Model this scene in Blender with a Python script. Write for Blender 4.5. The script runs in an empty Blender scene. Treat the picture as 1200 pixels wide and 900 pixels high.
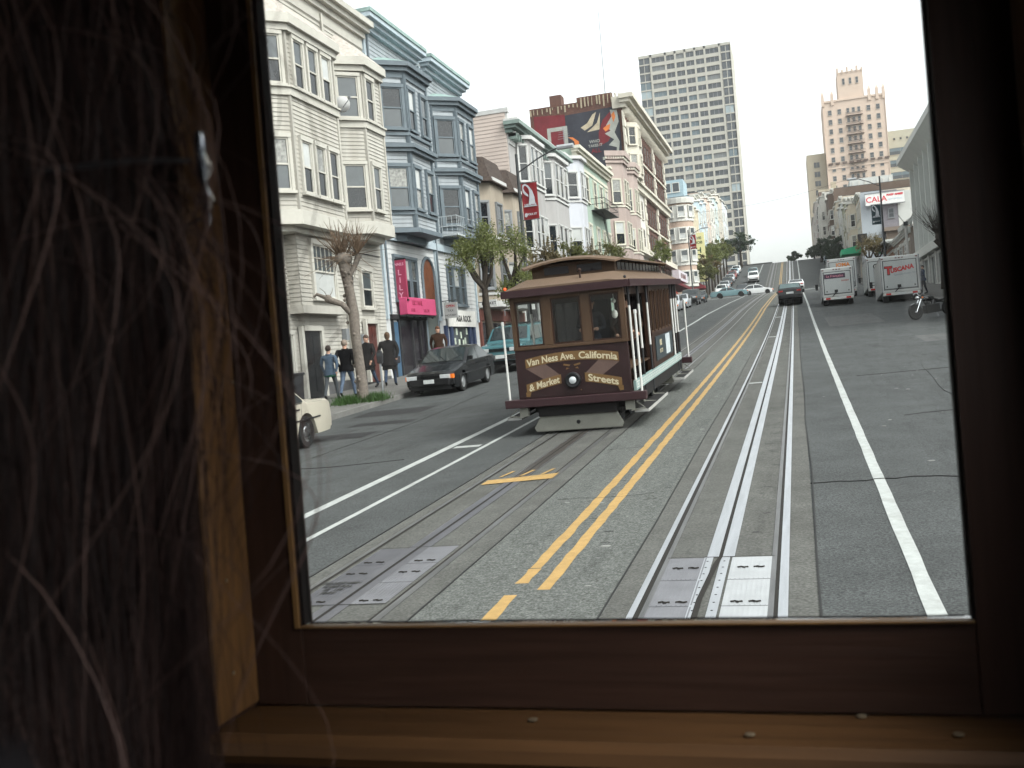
import bpy, bmesh, math, random
from mathutils import Vector, Matrix
R = random.Random(11)
S = bpy.context.scene
COL = S.collection
PI = math.pi
rad = math.radians

# ---------------------------------------------------------------- terrain profile
PR = [(72, 4.222), (100, 5.95), (127, 7.5), (131, 7.75), (146, 8.3), (150, 8.75), (213, 17.0), (222, 17.9),
      (238, 18.5), (260, 18.6), (420, 18.0), (900, 12.0)]
def gz(y):
    if y <= 72:
        yy = max(y, -60)
        return .04425 * yy + .0002 * yy * yy
    for (a, b), (c, d) in zip(PR, PR[1:]):
        if y <= c:
            return b + (d - b) * (y - a) / (c - a)
    return 12.0
def g(x, y):
    return gz(y) - .0155 * max(0, min(-2.25 - x, 10.0))
KL, KR = -12.1, 7.6          # kerbs
FL, FR = -15.3, 10.8         # building lines
def sw(x, y):                # top of the pavement
    return (g(KL, y) + .14 + .02 * (KL - x)) if x < 0 else (g(KR, y) + .14 + .02 * (x - KR))

# ---------------------------------------------------------------- materials
MATS = {}
def mat(name, col, rough=.6, metal=0., var=.12, scale=5., bump=0., bscale=40., spec=.22, coat=0., stretch=None, dirt=0., fine=None):
    if name in MATS: return MATS[name]
    m = bpy.data.materials.new(name); m.use_nodes = True
    nt = m.node_tree; b = nt.nodes['Principled BSDF']
    b.inputs['Roughness'].default_value = rough; b.inputs['Metallic'].default_value = metal
    b.inputs['Specular IOR Level'].default_value = spec; b.inputs['Coat Weight'].default_value = coat
    tc = nt.nodes.new('ShaderNodeTexCoord'); mp = nt.nodes.new('ShaderNodeMapping')
    nt.links.new(tc.outputs['Object'], mp.inputs[0])
    if stretch: mp.inputs['Scale'].default_value = stretch
    n = nt.nodes.new('ShaderNodeTexNoise'); n.inputs['Scale'].default_value = scale; n.inputs['Detail'].default_value = 6; n.inputs['Roughness'].default_value = .65
    nt.links.new(mp.outputs[0], n.inputs['Vector'])
    rmp = nt.nodes.new('ShaderNodeValToRGB')
    e = rmp.color_ramp.elements
    e[0].position = .3; e[1].position = .7
    e[0].color = [max(0, c * (1 - var)) for c in col] + [1]; e[1].color = [min(1, c * (1 + var)) for c in col] + [1]
    nt.links.new(n.outputs['Fac'], rmp.inputs[0])
    out = rmp.outputs[0]
    if dirt:
        n2 = nt.nodes.new('ShaderNodeTexNoise'); n2.inputs['Scale'].default_value = scale * .23; n2.inputs['Detail'].default_value = 8; n2.inputs['Roughness'].default_value = .7
        nt.links.new(mp.outputs[0], n2.inputs['Vector'])
        r2 = nt.nodes.new('ShaderNodeMapRange'); r2.inputs[1].default_value = .5; r2.inputs[2].default_value = .72; r2.inputs[4].default_value = dirt
        nt.links.new(n2.outputs['Fac'], r2.inputs[0])
        mx = nt.nodes.new('ShaderNodeMixRGB'); mx.inputs[2].default_value = (col[0] * .35, col[1] * .32, col[2] * .28, 1)
        nt.links.new(r2.outputs[0], mx.inputs[0]); nt.links.new(out, mx.inputs[1]); out = mx.outputs[0]
    if fine:
        n4 = nt.nodes.new('ShaderNodeTexNoise'); n4.inputs['Scale'].default_value = fine[0]; n4.inputs['Detail'].default_value = 2; nt.links.new(mp.outputs[0], n4.inputs['Vector'])
        r4 = nt.nodes.new('ShaderNodeMapRange'); r4.inputs[1].default_value = .3; r4.inputs[2].default_value = .7; r4.inputs[3].default_value = 1 - fine[1]; r4.inputs[4].default_value = 1 + fine[1]; nt.links.new(n4.outputs['Fac'], r4.inputs[0])
        m4 = nt.nodes.new('ShaderNodeMixRGB'); m4.blend_type = 'MULTIPLY'; m4.inputs[0].default_value = 1; nt.links.new(out, m4.inputs[1]); nt.links.new(r4.outputs[0], m4.inputs[2]); out = m4.outputs[0]
    nt.links.new(out, b.inputs['Base Color'])
    if bump:
        n3 = nt.nodes.new('ShaderNodeTexNoise'); n3.inputs['Scale'].default_value = bscale; n3.inputs['Detail'].default_value = 4
        nt.links.new(mp.outputs[0], n3.inputs['Vector'])
        bp = nt.nodes.new('ShaderNodeBump'); bp.inputs['Strength'].default_value = bump; bp.inputs['Distance'].default_value = .02
        nt.links.new(n3.outputs['Fac'], bp.inputs['Height']); nt.links.new(bp.outputs[0], b.inputs['Normal'])
    MATS[name] = m
    return m
def emat(name, col, st):
    m = mat(name, col); b = m.node_tree.nodes['Principled BSDF']
    b.inputs['Emission Color'].default_value = (*col, 1); b.inputs['Emission Strength'].default_value = st
    return m
def brickmat(name, c1, c2, mortar, sx=1.):
    if name in MATS: return MATS[name]
    m = mat(name, c1, .85); nt = m.node_tree; b = nt.nodes['Principled BSDF']
    tc = nt.nodes.new('ShaderNodeTexCoord'); sp = nt.nodes.new('ShaderNodeSeparateXYZ'); cb = nt.nodes.new('ShaderNodeCombineXYZ')
    ad = nt.nodes.new('ShaderNodeMath'); ad.operation = 'ADD'
    nt.links.new(tc.outputs['Object'], sp.inputs[0]); nt.links.new(sp.outputs[0], ad.inputs[0]); nt.links.new(sp.outputs[1], ad.inputs[1])
    nt.links.new(ad.outputs[0], cb.inputs[0]); nt.links.new(sp.outputs[2], cb.inputs[1])
    br = nt.nodes.new('ShaderNodeTexBrick'); br.inputs['Scale'].default_value = 2.2 * sx
    br.inputs['Color1'].default_value = (*c1, 1); br.inputs['Color2'].default_value = (*c2, 1); br.inputs['Mortar'].default_value = (*mortar, 1); br.inputs['Mortar Size'].default_value = .015
    nt.links.new(cb.outputs[0], br.inputs['Vector']); nt.links.new(br.outputs[0], b.inputs['Base Color'])
    return m

# ---------------------------------------------------------------- mesh builder
class MB:
    def __init__(s, off=(0, 0, 0)):
        s.v = []; s.f = []; s.m = []; s.mi = 0; s.off = Vector(off); s.M = Matrix()
    def add(s, vs, fs, mi=None):
        n = len(s.v)
        s.v += [(s.M @ Vector(p)) - s.off for p in vs]
        s.f += [tuple(i + n for i in f) for f in fs]
        s.m += [s.mi if mi is None else mi] * len(fs)
        return s
    def box(s, x0, x1, y0, y1, z0, z1, mi=None):
        return s.add([(x0, y0, z0), (x1, y0, z0), (x1, y1, z0), (x0, y1, z0), (x0, y0, z1), (x1, y0, z1), (x1, y1, z1), (x0, y1, z1)],
                     [(0, 3, 2, 1), (4, 5, 6, 7), (0, 1, 5, 4), (1, 2, 6, 5), (2, 3, 7, 6), (3, 0, 4, 7)], mi)
    def prism(s, poly, a, b, ax='z', mi=None, poly2=None):
        n = len(poly); q = poly2 or poly
        def P(p, t):
            return (p[0], p[1], t) if ax == 'z' else ((t, p[0], p[1]) if ax == 'x' else (p[0], t, p[1]))
        vs = [P(p, a) for p in poly] + [P(p, b) for p in q]
        fs = [tuple(range(n))[::-1], tuple(range(n, 2 * n))] + [(i, (i + 1) % n, n + (i + 1) % n, n + i) for i in range(n)]
        return s.add(vs, fs, mi)
    def tube(s, pts, r, n=6, mi=None, cap=True):
        pts = [Vector(p) for p in pts]
        rr = r if isinstance(r, (list, tuple)) else [r] * len(pts)
        vs = []; fs = []; u = None
        for i, p in enumerate(pts):
            d = (pts[min(i + 1, len(pts) - 1)] - pts[max(i - 1, 0)])
            if d.length < 1e-9: d = Vector((0, 0, 1))
            d.normalize()
            if u is None:
                u = d.orthogonal().normalized()
            else:
                u = (u - d * u.dot(d))
                u = u.normalized() if u.length > 1e-6 else d.orthogonal().normalized()
            w = d.cross(u)
            for k in range(n):
                t = 2 * PI * k / n
                vs.append(p + (u * math.cos(t) + w * math.sin(t)) * rr[i])
        for i in range(len(pts) - 1):
            for k in range(n):
                a = i * n + k; b = i * n + (k + 1) % n
                fs.append((a, b, b + n, a + n))
        if cap:
            fs.append(tuple(range(n))[::-1]); fs.append(tuple(range((len(pts) - 1) * n, len(pts) * n)))
        return s.add(vs, fs, mi)
    def lathe(s, prof, c=(0, 0, 0), n=16, ax='z', mi=None):
        vs = []; fs = []
        for r, h in prof:
            for k in range(n):
                t = 2 * PI * k / n; a, b = r * math.cos(t), r * math.sin(t)
                p = (a, b, h) if ax == 'z' else ((h, a, b) if ax == 'x' else (a, h, b))
                vs.append((p[0] + c[0], p[1] + c[1], p[2] + c[2]))
        for i in range(len(prof) - 1):
            for k in range(n):
                a = i * n + k; b = i * n + (k + 1) % n
                fs.append((a, b, b + n, a + n))
        fs.append(tuple(range(n))[::-1]); fs.append(tuple(range((len(prof) - 1) * n, len(prof) * n)))
        return s.add(vs, fs, mi)
    def ball(s, c, rx, ry=None, rz=None, n=10, mi=None):
        ry = ry or rx; rz = rz or rx; m = n // 2 + 1
        vs = []; fs = []
        for i in range(1, m):
            p = PI * i / m
            for k in range(n):
                t = 2 * PI * k / n
                vs.append((c[0] + rx * math.sin(p) * math.cos(t), c[1] + ry * math.sin(p) * math.sin(t), c[2] + rz * math.cos(p)))
        vs += [(c[0], c[1], c[2] + rz), (c[0], c[1], c[2] - rz)]
        L = len(vs)
        for i in range(m - 2):
            for k in range(n):
                a = i * n + k; b = i * n + (k + 1) % n
                fs.append((a, b, b + n, a + n))
        for k in range(n):
            fs.append((L - 2, (k + 1) % n, k)); fs.append((L - 1, (m - 2) * n + k, (m - 2) * n + (k + 1) % n))
        return s.add(vs, fs, mi)
    def fit(s, t, size, x0, x1, fn, **k):
        """text stretched to run from x0 to x1"""
        q = MB(); q.text(t, size, lambda x, y, z: (x, y, z), **k); a = min(v.x for v in q.v); e = max(v.x for v in q.v)
        return s.add([fn(x0 + (v.x - a) * (x1 - x0) / (e - a), v.y, v.z) for v in q.v], q.f)
    def text(s, t, size, fn, extr=.004, bold=0., mi=None, align='CENTER', space=1.):
        """fn maps (x right, y up, z out) to a point"""
        cu = bpy.data.curves.new('t', 'FONT'); cu.body = t; cu.size = size; cu.extrude = extr; cu.offset = bold
        cu.align_x = align; cu.resolution_u = 3; cu.space_character = space
        o = bpy.data.objects.new('t', cu); me = bpy.data.meshes.new_from_object(o)
        s.add([fn(*v.co) for v in me.vertices], [tuple(p.vertices) for p in me.polygons], mi)
        bpy.data.objects.remove(o); bpy.data.curves.remove(cu); bpy.data.meshes.remove(me)
        return s
    def mesh(s, name, mats, smooth=0):
        me = bpy.data.meshes.new(name); me.from_pydata([tuple(v) for v in s.v], [], s.f)
        for m in (mats if isinstance(mats, (list, tuple)) else [mats]): me.materials.append(m)
        if len(me.materials) > 1: me.polygons.foreach_set('material_index', s.m)
        bm = bmesh.new(); bm.from_mesh(me); bmesh.ops.recalc_face_normals(bm, faces=bm.faces); bm.to_mesh(me); bm.free()
        if smooth:
            me.polygons.foreach_set('use_smooth', [True] * len(me.polygons)); me.set_sharp_from_angle(angle=rad(smooth))
        me.update()
        return me
    def build(s, name, mats, parent=None, smooth=0, bevel=0., loc=None):
        o = bpy.data.objects.new(name, s.mesh(name, mats, smooth)); COL.objects.link(o)
        if parent: o.parent = parent
        if loc: o.location = loc
        if bevel:
            b = o.modifiers.new('bevel', 'BEVEL'); b.width = bevel; b.segments = 2; b.limit_method = 'ANGLE'; b.angle_limit = rad(40)
        return o
def tag(o, label=None, cat=None, group=None, kind=None):
    if label: o['label'] = label
    if cat: o['category'] = cat
    if group: o['group'] = group
    if kind: o['kind'] = kind
    return o
def thing(name, label, cat, loc=(0, 0, 0), rot=(0, 0, 0), group=None):
    o = bpy.data.objects.new(name, None); COL.objects.link(o); o.empty_display_size = .2
    o.location = loc; o.rotation_euler = rot
    return tag(o, label, cat, group)
def dup(o, parent=None):
    c = o.copy(); COL.objects.link(c)
    if parent: c.parent = parent
    for ch in o.children: dup(ch, c)
    return c
def inst(name, me, parent, loc=(0, 0, 0), rz=0.):
    o = bpy.data.objects.new(name, me); COL.objects.link(o); o.parent = parent; o.location = loc; o.rotation_euler = (0, 0, rz)
    return o

# ---------------------------------------------------------------- palette
M_glass = mat('dark window glass', (.012, .015, .018), .06, 0, .5, .6, spec=.5)
M_glass2 = mat('greyer window glass', (.06, .07, .075), .08, 0, .4, .6, spec=.6)
M_blind = mat('blind behind glass', (.42, .43, .42), .25, 0, .15, 1.5, coat=.6)
M_far_glass = mat('far window glass', (.05, .058, .066), .15, 0, .5, .35, spec=.5)
M_black = mat('black paint', (.012, .012, .013), .35)
M_rubber = mat('tyre rubber', (.015, .015, .015), .8, bump=.2)
M_chrome = mat('chrome', (.55, .56, .57), .18, 1., .1)
M_steel = mat('painted steel grey', (.22, .23, .24), .5, .3)
M_white = mat('white paint', (.52, .52, .5), .5, 0, .08, dirt=.15)
M_darkiron = mat('dark iron', (.03, .03, .032), .6, .3)
M_lace = mat('lace curtain behind glass', (.2, .2, .185), .12, 0, .6, 9, coat=.6)
GLS = [M_glass, M_glass, M_glass, M_glass2, M_blind, M_lace]

# ---------------------------------------------------------------- windows
WM = {}
def win_meshes(w, h, frame, kind, cas, dep):
    k = (round(w, 3), round(h, 3), frame.name, kind, cas, dep)
    if k in WM: return WM[k]
    b = MB(); d = dep
    b.box(-w / 2 - cas, -w / 2, -d, .02, 0, h); b.box(w / 2, w / 2 + cas, -d, .02, 0, h)
    b.box(-w / 2 - cas, w / 2 + cas, -d - .02, .02, h, h + cas * 1.2)
    b.box(-w / 2 - cas - .04, w / 2 + cas + .04, -d - .06, .02, -.09, 0)
    t = min(.055, w * .08)
    b.box(-w / 2, -w / 2 + t, -d * .7, .01, 0, h); b.box(w / 2 - t, w / 2, -d * .7, .01, 0, h)
    b.box(-w / 2 + t, w / 2 - t, -d * .7, .01, 0, t * 1.3); b.box(-w / 2 + t, w / 2 - t, -d * .7, .01, h - t, h)
    if kind in ('sash', 'multi'): b.box(-w / 2 + t, w / 2 - t, -d * .75, .01, h * .5 - t * .5, h * .5 + t * .5)
    if kind == 'multi':
        for i in range(1, 5): b.box(-w / 2 + w * i / 5 - .012, -w / 2 + w * i / 5 + .012, -d * .6, .01, h * .5 + t * .5, h - t)
        b.box(-w / 2 + t, w / 2 - t, -d * .61, .01, h * .74, h * .76)
    if kind == 'mull': b.box(-t * .5, t * .5, -d * .7, .01, t * 1.3, h - t)
    p = MB(); p.box(-w / 2 + t * .5, w / 2 - t * .5, -d * .32, .005, h * .5, h - t * .5, 0); p.box(-w / 2 + t * .5, w / 2 - t * .5, -d * .25, .005, t * .5, h * .5, 1)
    WM[k] = (b, p, {})
    return WM[k]
def window(root, P, th, w, h, frame, kind='sash', cas=.1, dep=.09, far=False, gl=None):
    """P: bottom centre on the wall in world coordinates; th: angle of the wall's direction"""
    b, p, cache = win_meshes(w, h, frame, kind, cas, dep)
    gl = gl or (R.choice(GLS), R.choice(GLS[:3]))
    key = (gl[0].name, gl[1].name, far)
    if key not in cache:
        if far:
            c = MB(); c.v = list(b.v) + list(p.v); n = len(b.v)
            c.f = list(b.f) + [tuple(i + n for i in f) for f in p.f]; c.m = [0] * len(b.f) + [m + 1 for m in p.m]
            cache[key] = (c.mesh('window', [frame, *gl]),)
        else:
            cache[key] = (b.mesh('window', frame), p.mesh('pane', list(gl)))
    L = Vector(P) - root.location
    o = inst('window', cache[key][0], root, L, th)
    if not far: inst('pane', cache[key][1], o)
    return o

def clap(b, P, th, width, z0, z1, bh=.135, lip=.026, mi=None):
    """rows of lapped boards on a wall; P = (x, y) of the wall's start"""
    c, s_ = math.cos(th), math.sin(th); n = max(1, int(round((z1 - z0) / bh))); bh = (z1 - z0) / n
    ox, oy = s_, -c
    for i in range(n):
        a = z0 + i * bh; t = a + bh
        q = [(P[0] + ox * lip, P[1] + oy * lip), (P[0] + c * width + ox * lip, P[1] + s_ * width + oy * lip)]
        q2 = [(P[0] + ox * .004, P[1] + oy * .004), (P[0] + c * width + ox * .004, P[1] + s_ * width + oy * .004)]
        b.add([(*q[0], a), (*q[1], a), (*q2[1], t), (*q2[0], t), (*q2[0], a), (*q2[1], a)], [(0, 1, 2, 3), (4, 5, 1, 0)], mi)
def ybox(b, x, side, o0, o1, y0, y1, z0, z1, mi=None):
    """box on a street facade: o = metres out from the facade plane x"""
    xa, xb = sorted((x + side * o0, x + side * o1)); return b.box(xa, xb, y0, y1, z0, z1, mi)
def bayp(x, side, y0, y1, d, c, e=0.):
    return [(x - side * .05, y0 - e), (x + side * (d + e), y0 + c - e * .45), (x + side * (d + e), y1 - c + e * .45), (x - side * .05, y1 + e)]
def bayfaces(x, side, y0, y1, d, c):
    L = math.hypot(d, c)
    if side > 0:
        return [((x, y0), math.atan2(c, d), L), ((x + d, y0 + c), PI / 2, y1 - y0 - 2 * c), ((x + d, y1 - c), math.atan2(c, -d), L)]
    return [((x - d, y0 + c), math.atan2(-c, d), L), ((x - d, y1 - c), -PI / 2, y1 - y0 - 2 * c), ((x, y1), math.atan2(-c, -d), L)]
def onface(f, s, z, out=0.):
    (x, y), th, L = f
    return (x + math.cos(th) * s + math.sin(th) * out, y + math.sin(th) * s - math.cos(th) * out, z)
def textface(b, t, size, P, th, out=.02, **k):
    c, s_ = math.cos(th), math.sin(th)
    return b.text(t, size, lambda x, y, z: (P[0] + c * x + s_ * (out + z), P[1] + s_ * x - c * (out + z), P[2] + y), **k)
HAZE, EXPO = .00025, 1.55
# ================================================================ GROUND
M_asph = mat('worn asphalt', (.054, .0575, .0575), .85, 0, .22, 1.1, .5, 90, dirt=.2, fine=(48, .5))
M_agg = mat('pale aggregate road', (.092, .096, .09), .85, 0, .8, 50, .35, 150, dirt=.12, fine=(20, .25))
M_conc = mat('track concrete', (.08, .08, .074), .85, 0, .2, 2.2, .25, 90, dirt=.25, fine=(40, .35))
M_walk = mat('pavement concrete', (.115, .112, .106), .85, 0, .18, 1.5, .2, 60, dirt=.25)
M_kerb = mat('kerb stone', (.14, .137, .13), .8, 0, .2, 3)
M_linew = mat('white road paint', (.33, .345, .335), .6, 0, .16, 9, dirt=.45)
M_liney = mat('yellow road paint', (.335, .215, .08), .6, 0, .16, 9, dirt=.3)
M_rail = mat('polished rail steel', (.5, .515, .54), .42, .85, .12, 3, stretch=(6, .4, 1))
M_railold = mat('dull rail steel', (.16, .16, .16), .45, .7, .3, 3, stretch=(6, .4, 1))
M_groove = mat('rail groove', (.018, .016, .014), .8)
M_oil = mat('oily slot strip', (.045, .04, .036), .55, 0, .3, 3)
M_plate = mat('steel cover plate', (.2, .2, .215), .45, .5, .16, 2.5)
M_plate2 = mat('blued cover plate', (.12, .12, .132), .45, .5, .2, 2)
M_patch = mat('fresh tar patch', (.022, .022, .023), .8, 0, .2, 3)
M_patchl = mat('pale road patch', (.075, .076, .075), .85, 0, .15, 3)
M_tar = mat('crack sealer', (.02, .02, .02), .7)
M_land = mat('city ground', (.12, .115, .105), .9, 0, .2, .05)

def ys(y0, y1, st):
    n = max(1, int(math.ceil((y1 - y0) / st))); return [y0 + (y1 - y0) * i / n for i in range(n + 1)]
def sheet(b, xs, yl, lift, mi=None, fn=g):
    n = len(xs); vs = [(x if not callable(x) else x(y), y, fn(x if not callable(x) else x(y), y) + lift) for y in yl for x in xs]
    b.add(vs, [(j * n + i, j * n + i + 1, (j + 1) * n + i + 1, (j + 1) * n + i) for j in range(len(yl) - 1) for i in range(n - 1)], mi)
    return b
def strip(b, x0, x1, y0, y1, lift, mi=None, st=1.5):
    return sheet(b, [x0, -2.25, x1] if x0 < -2.25 < x1 else [x0, x1], ys(y0, y1, st), lift, mi)
def ragged(b, x0, x1, y0, y1, lift, amp=.012, st=.35, seed=1):
    rr = random.Random(seed); yl = ys(y0, y1, st); e = [(x0 + rr.uniform(-amp, amp), x1 + rr.uniform(-amp, amp)) for _ in yl]
    vs = []
    for y, (p, q) in zip(yl, e): vs += [(p, y, g(p, y) + lift), (q, y, g(q, y) + lift)]
    return b.add(vs, [(2 * i, 2 * i + 1, 2 * i + 3, 2 * i + 2) for i in range(len(yl) - 1)])

YY = ys(-40, 64, 2) + ys(66, 430, 2)
land = MB(); sheet(land, [-1500, -400, -120, -40, -15.4, -12.1, -2.25, 7.6, 10.9, 40, 120, 400, 1500], ys(-300, 130, 10) + ys(132, 260, 4) + ys(280, 2500, 60), -.35, fn=lambda x, y: gz(max(y, -60)) - .12)
tag(land.build('ground', M_land), kind='structure')
road = MB(); sheet(road, [-12.1, -9, -6, -4.6, -3, -2.25, -1.5, 0, 3, 7.6], YY, 0)
# the cross street
sheet(road, [-140, -60, -12.1], ys(131, 146, 2), .0, fn=lambda x, y: g(-12.1, y)); sheet(road, [7.6, 60, 140], ys(131, 146, 2), .0, fn=lambda x, y: g(7.6, y))
ROAD = tag(road.build('road', M_asph), kind='structure')
def rp(b, name, m): o = b.build(name, m, ROAD); return o
b = MB(); strip(b, -4.6, -3.05, -25, 131, .004); strip(b, -1.54, -.01, -25, 131, .004); strip(b, -4.6, -3.05, 146, 420, .004); strip(b, -1.54, -.01, 146, 420, .004); rp(b, 'track_bed', M_conc)
b = MB(); strip(b, -3.05, -1.54, -25, 131, .004); strip(b, -3.05, -1.54, 146, 420, .004); rp(b, 'median_strip', M_agg)
LT, RT = -3.87, -.79     # slots of the two tracks
for c, mr, nm in ((RT, M_rail, 'rail'), (LT, M_railold, 'rail')):
    for s in (-1, 1):
        x = c + s * .5335
        w_ = .024 if s < 0 else .034
        b = MB(); strip(b, x - w_, x + w_, -25, 420, .009)
        o = rp(b, 'rail', mr)
        b = MB(); strip(b, x - s * .04 - .022, x - s * .04 + .022, -25, 420, .0075); rp(b, 'rail_groove', M_groove)
        if c == RT: b = MB(); strip(b, x - s * .085 - .02, x - s * .085 + .02, -25, 420, .009); rp(b, 'guard_rail', M_railold)
def slotx(c, y): return c - .06 * max(0, min(1, (8.6 - y) / 1.2)) if c == RT else c
for c, mr in ((RT, M_rail), (LT, M_plate2)):
    for s in (-1, 1):
        b = MB(); y0 = 8.62 if c == RT else 6
        strip(b, c + s * .066 - .05, c + s * .066 + .05, y0, 420, .010); rp(b, 'slot_rail', mr)
    b = MB(); yl = ys(-25, 6, 2) + ys(6.2, 9, .2) + ys(9.5, 420, 1.5)
    vs = []
    for y in yl:
        x = slotx(c, y) - (.012 if y < 8.6 and c == RT else 0); w = .016 if not (c == RT and y < 8.6) else .022
        vs += [(x - w, y, g(x, y) + .0135), (x + w, y, g(x, y) + .0135)]
    b.add(vs, [(2 * i, 2 * i + 1, 2 * i + 3, 2 * i + 2) for i in range(len(yl) - 1)]); rp(b, 'cable_slot', M_groove)
b = MB(); ragged(b, LT - .10, LT + .10, 12.9, 18.2, .0115, .012); rp(b, 'oil_strip', M_oil)
# cover plates
def plates(c, y0, y1, rows, m1, m2, seed):
    for s in (-1, 1):
        if s > 0 and c == RT: m1 = mat('bright cover plate', (.42, .43, .44), .42, .45, .12, 2.5)
        for k in range(rows):
            a = y0 + (y1 - y0) * k / rows + .006; e = y0 + (y1 - y0) * (k + 1) / rows - .006
            b = MB(); xa, xb = sorted((c + s * .1, c + s * .43)); strip(b, xa, xb, a, e, .0085, 0)
            for i in range(9):     # raised ribs
                x = xa + .02 + (xb - xa - .04) * i / 8
                b.mi = 0; z0 = g(x, a) + .0085; b.box(x - .006, x + .006, a + .015, e - .015, z0 - .002, z0 + .0028 + 0.0)
                b.v[-1].z += 0
                d = g(x, e) - g(x, a)
                for q in (-6, -5, -2, -1): b.v[q].z += d
            b.mi = 1
            for i in range(2):     # lifting holes
                x = c + s * (.2 + .13 * i); y = a + (e - a) * (.5 if k % 2 else .12)
                z = g(x, y) + .0135
                b.tube([(x - .04, y, z), (x - .01, y + .012, z + .001), (x + .015, y - .008, z), (x + .045, y + .006, z)], .008, 5)
                b.ball((x + .01, y, z), .018, .022, .004, 8)
            o = rp(b, 'cover_plate', [m1 if s < 0 or c == RT else m2, M_groove])
plates(RT, 5.9, 8.6, 4, M_plate, M_plate, 1); plates(LT, 7.5, 9.4, 3, M_plate2, M_plate, 2)
for s in (-1, 1):
    b = MB(); strip(b, RT + s * .07 - .045 - .02, RT + s * .07 + .03 - .02, 5.9, 8.6, .0105)
    for i in range(14): b.mi = 1; b.ball((RT - .02 + s * .07 - .01, 6 + i * .19, g(RT, 6 + i * .19) + .011), .011, .011, .003, 6)
    rp(b, 'slot_cover', [M_rail, M_groove])
b = MB()   # stencilled writing on a plate; what can be made out is four short lines
for i, t in enumerate(('DO NOT OPEN', 'CABLE PULL', '52   118', 'MUNI')):
    yy = 8.12 - .1 * i
    b.text(t, .085, lambda x, y, z: (-4.13 + x * .62, yy + y, g(-4.1, yy + y) + .0145 + z), .0004, .004)
rp(b, 'stencil_lettering', M_black)
b = MB()
for y in (9.41, 7.49): strip(b, LT - .45, LT + .45, y - .006, y + .006, .0125)
strip(b, RT - .45, RT + .45, 8.6, 8.612, .0125); rp(b, 'plate_joint', M_groove)
# paint
b = MB(); ragged(b, -6.31, -6.155, -20, 24, .006, .004, .5, seed=3); ragged(b, -6.3, -6.15, 24, 128, .006, .008, .8, 3); ragged(b, -6.3, -6.16, 149, 420, .006, .006, 2); rp(b, 'lane_line', M_linew)
b = MB(); ragged(b, -5.53, -5.44, -20, 30, .006, .004, .5, seed=4); rp(b, 'lane_line', M_linew)
b = MB(); ragged(b, .67, .79, -20, 128, .006, .005, .5, seed=5); ragged(b, .66, .82, 149, 420, .006, .006, 2); b.add([(.7, 127.9, g(0, 128) + .007), (.85, 127.4, g(0, 127.4) + .007), (2.1, 130.6, g(0, 130.6) + .007), (1.9, 131, g(0, 131) + .007)], [(0, 1, 2, 3)]); rp(b, 'lane_line', M_linew)
for x0, x1, parts in ((-2.44, -2.33, ((-20, 7.62), (7.95, 8.4), (8.42, 128))), (-2.20, -2.09, ((-20, 5.6), (7.75, 128)))):
    b = MB()
    for a, e in parts: ragged(b, x0, x1, a, e, .0065, .009, .22, seed=int(a * 7 + 200))
    ragged(b, x0, x1, 149, 420, .0065, .01, 2); rp(b, 'centre_line', M_liney)
b = MB()
b.add([(-4.3, 12.8, g(-4.3, 12.8) + .0145), (-3.33, 12.95, g(-3.3, 12.95) + .0145), (-3.33, 13.35, g(-3.3, 13.35) + .0145), (-4.3, 13.12, g(-4.3, 13.1) + .0145)], [(0, 1, 2, 3)])
for i in range(3): x = -4.2 + i * .3; b.add([(x, 13.3, g(x, 13.3) + .0145), (x + .05, 13.35, g(x, 13.35) + .0145), (x + .13, 13.75, g(x, 13.75) + .0145), (x + .08, 13.75, g(x, 13.75) + .0145)], [(0, 1, 2, 3)])
rp(b, 'yellow_stop_mark', M_liney)
b = MB(); strip(b, -6.1, -5.6, 16.75, 16.98, .0065)
for y in (24.1, 42.1, 58.8): strip(b, RT - .47, RT - .13, y - .12 * y / 24, y + .12 * y / 24, .0068)
strip(b, -4.3, -3.95, 33, 33.6, .0068); rp(b, 'white_tick', M_linew)
b = MB()
for y in (130.4, 147.2): strip(b, -12, 7.5, y, y + .3, .016)
rp(b, 'crosswalk_line', M_linew)
# patches, joints and cracks
b = MB(); strip(b, -11.4, -9.2, 19.6, 20.6, .003); strip(b, -11.6, -9.6, 24.1, 25.6, .003); strip(b, -10.6, -9.0, 21.9, 22.6, .0035); rp(b, 'tar_patch', M_patch)
b = MB(); strip(b, 1.3, 3.6, 46, 54, .003); strip(b, 3.7, 6.3, 33, 36, .003); strip(b, -8.6, -7.2, 30, 40, .003); rp(b, 'pale_patch', M_patchl)
# oil and tyre stains along the lanes: a real stain with broken edges
M_stain = bpy.data.materials.new('oil stain'); M_stain.use_nodes = True; nt = M_stain.node_tree; bs = nt.nodes['Principled BSDF']; bs.inputs['Base Color'].default_value = (.018, .018, .018, 1); bs.inputs['Roughness'].default_value = .6
tc = nt.nodes.new('ShaderNodeTexCoord'); mp = nt.nodes.new('ShaderNodeMapping'); mp.inputs['Scale'].default_value = (2.2, .35, 1); n1 = nt.nodes.new('ShaderNodeTexNoise'); n1.inputs['Scale'].default_value = 1.6; n1.inputs['Detail'].default_value = 9; n1.inputs['Roughness'].default_value = .72
rg = nt.nodes.new('ShaderNodeMapRange'); rg.inputs[1].default_value = .5; rg.inputs[2].default_value = .8; rg.inputs[4].default_value = .25; nt.links.new(tc.outputs['Object'], mp.inputs[0]); nt.links.new(mp.outputs[0], n1.inputs['Vector']); nt.links.new(n1.outputs['Fac'], rg.inputs[0]); nt.links.new(rg.outputs[0], bs.inputs['Alpha'])
for x0, x1 in ((-10.2, -7.0), (1.4, 5.6), (-2.95, -2.55), (-1.95, -1.6), (-1.25, -.9), (-.65, -.36)): b = MB(); strip(b, x0, x1, -20, 126, .0048, st=3); rp(b, 'oil_stain', M_stain)
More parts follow.
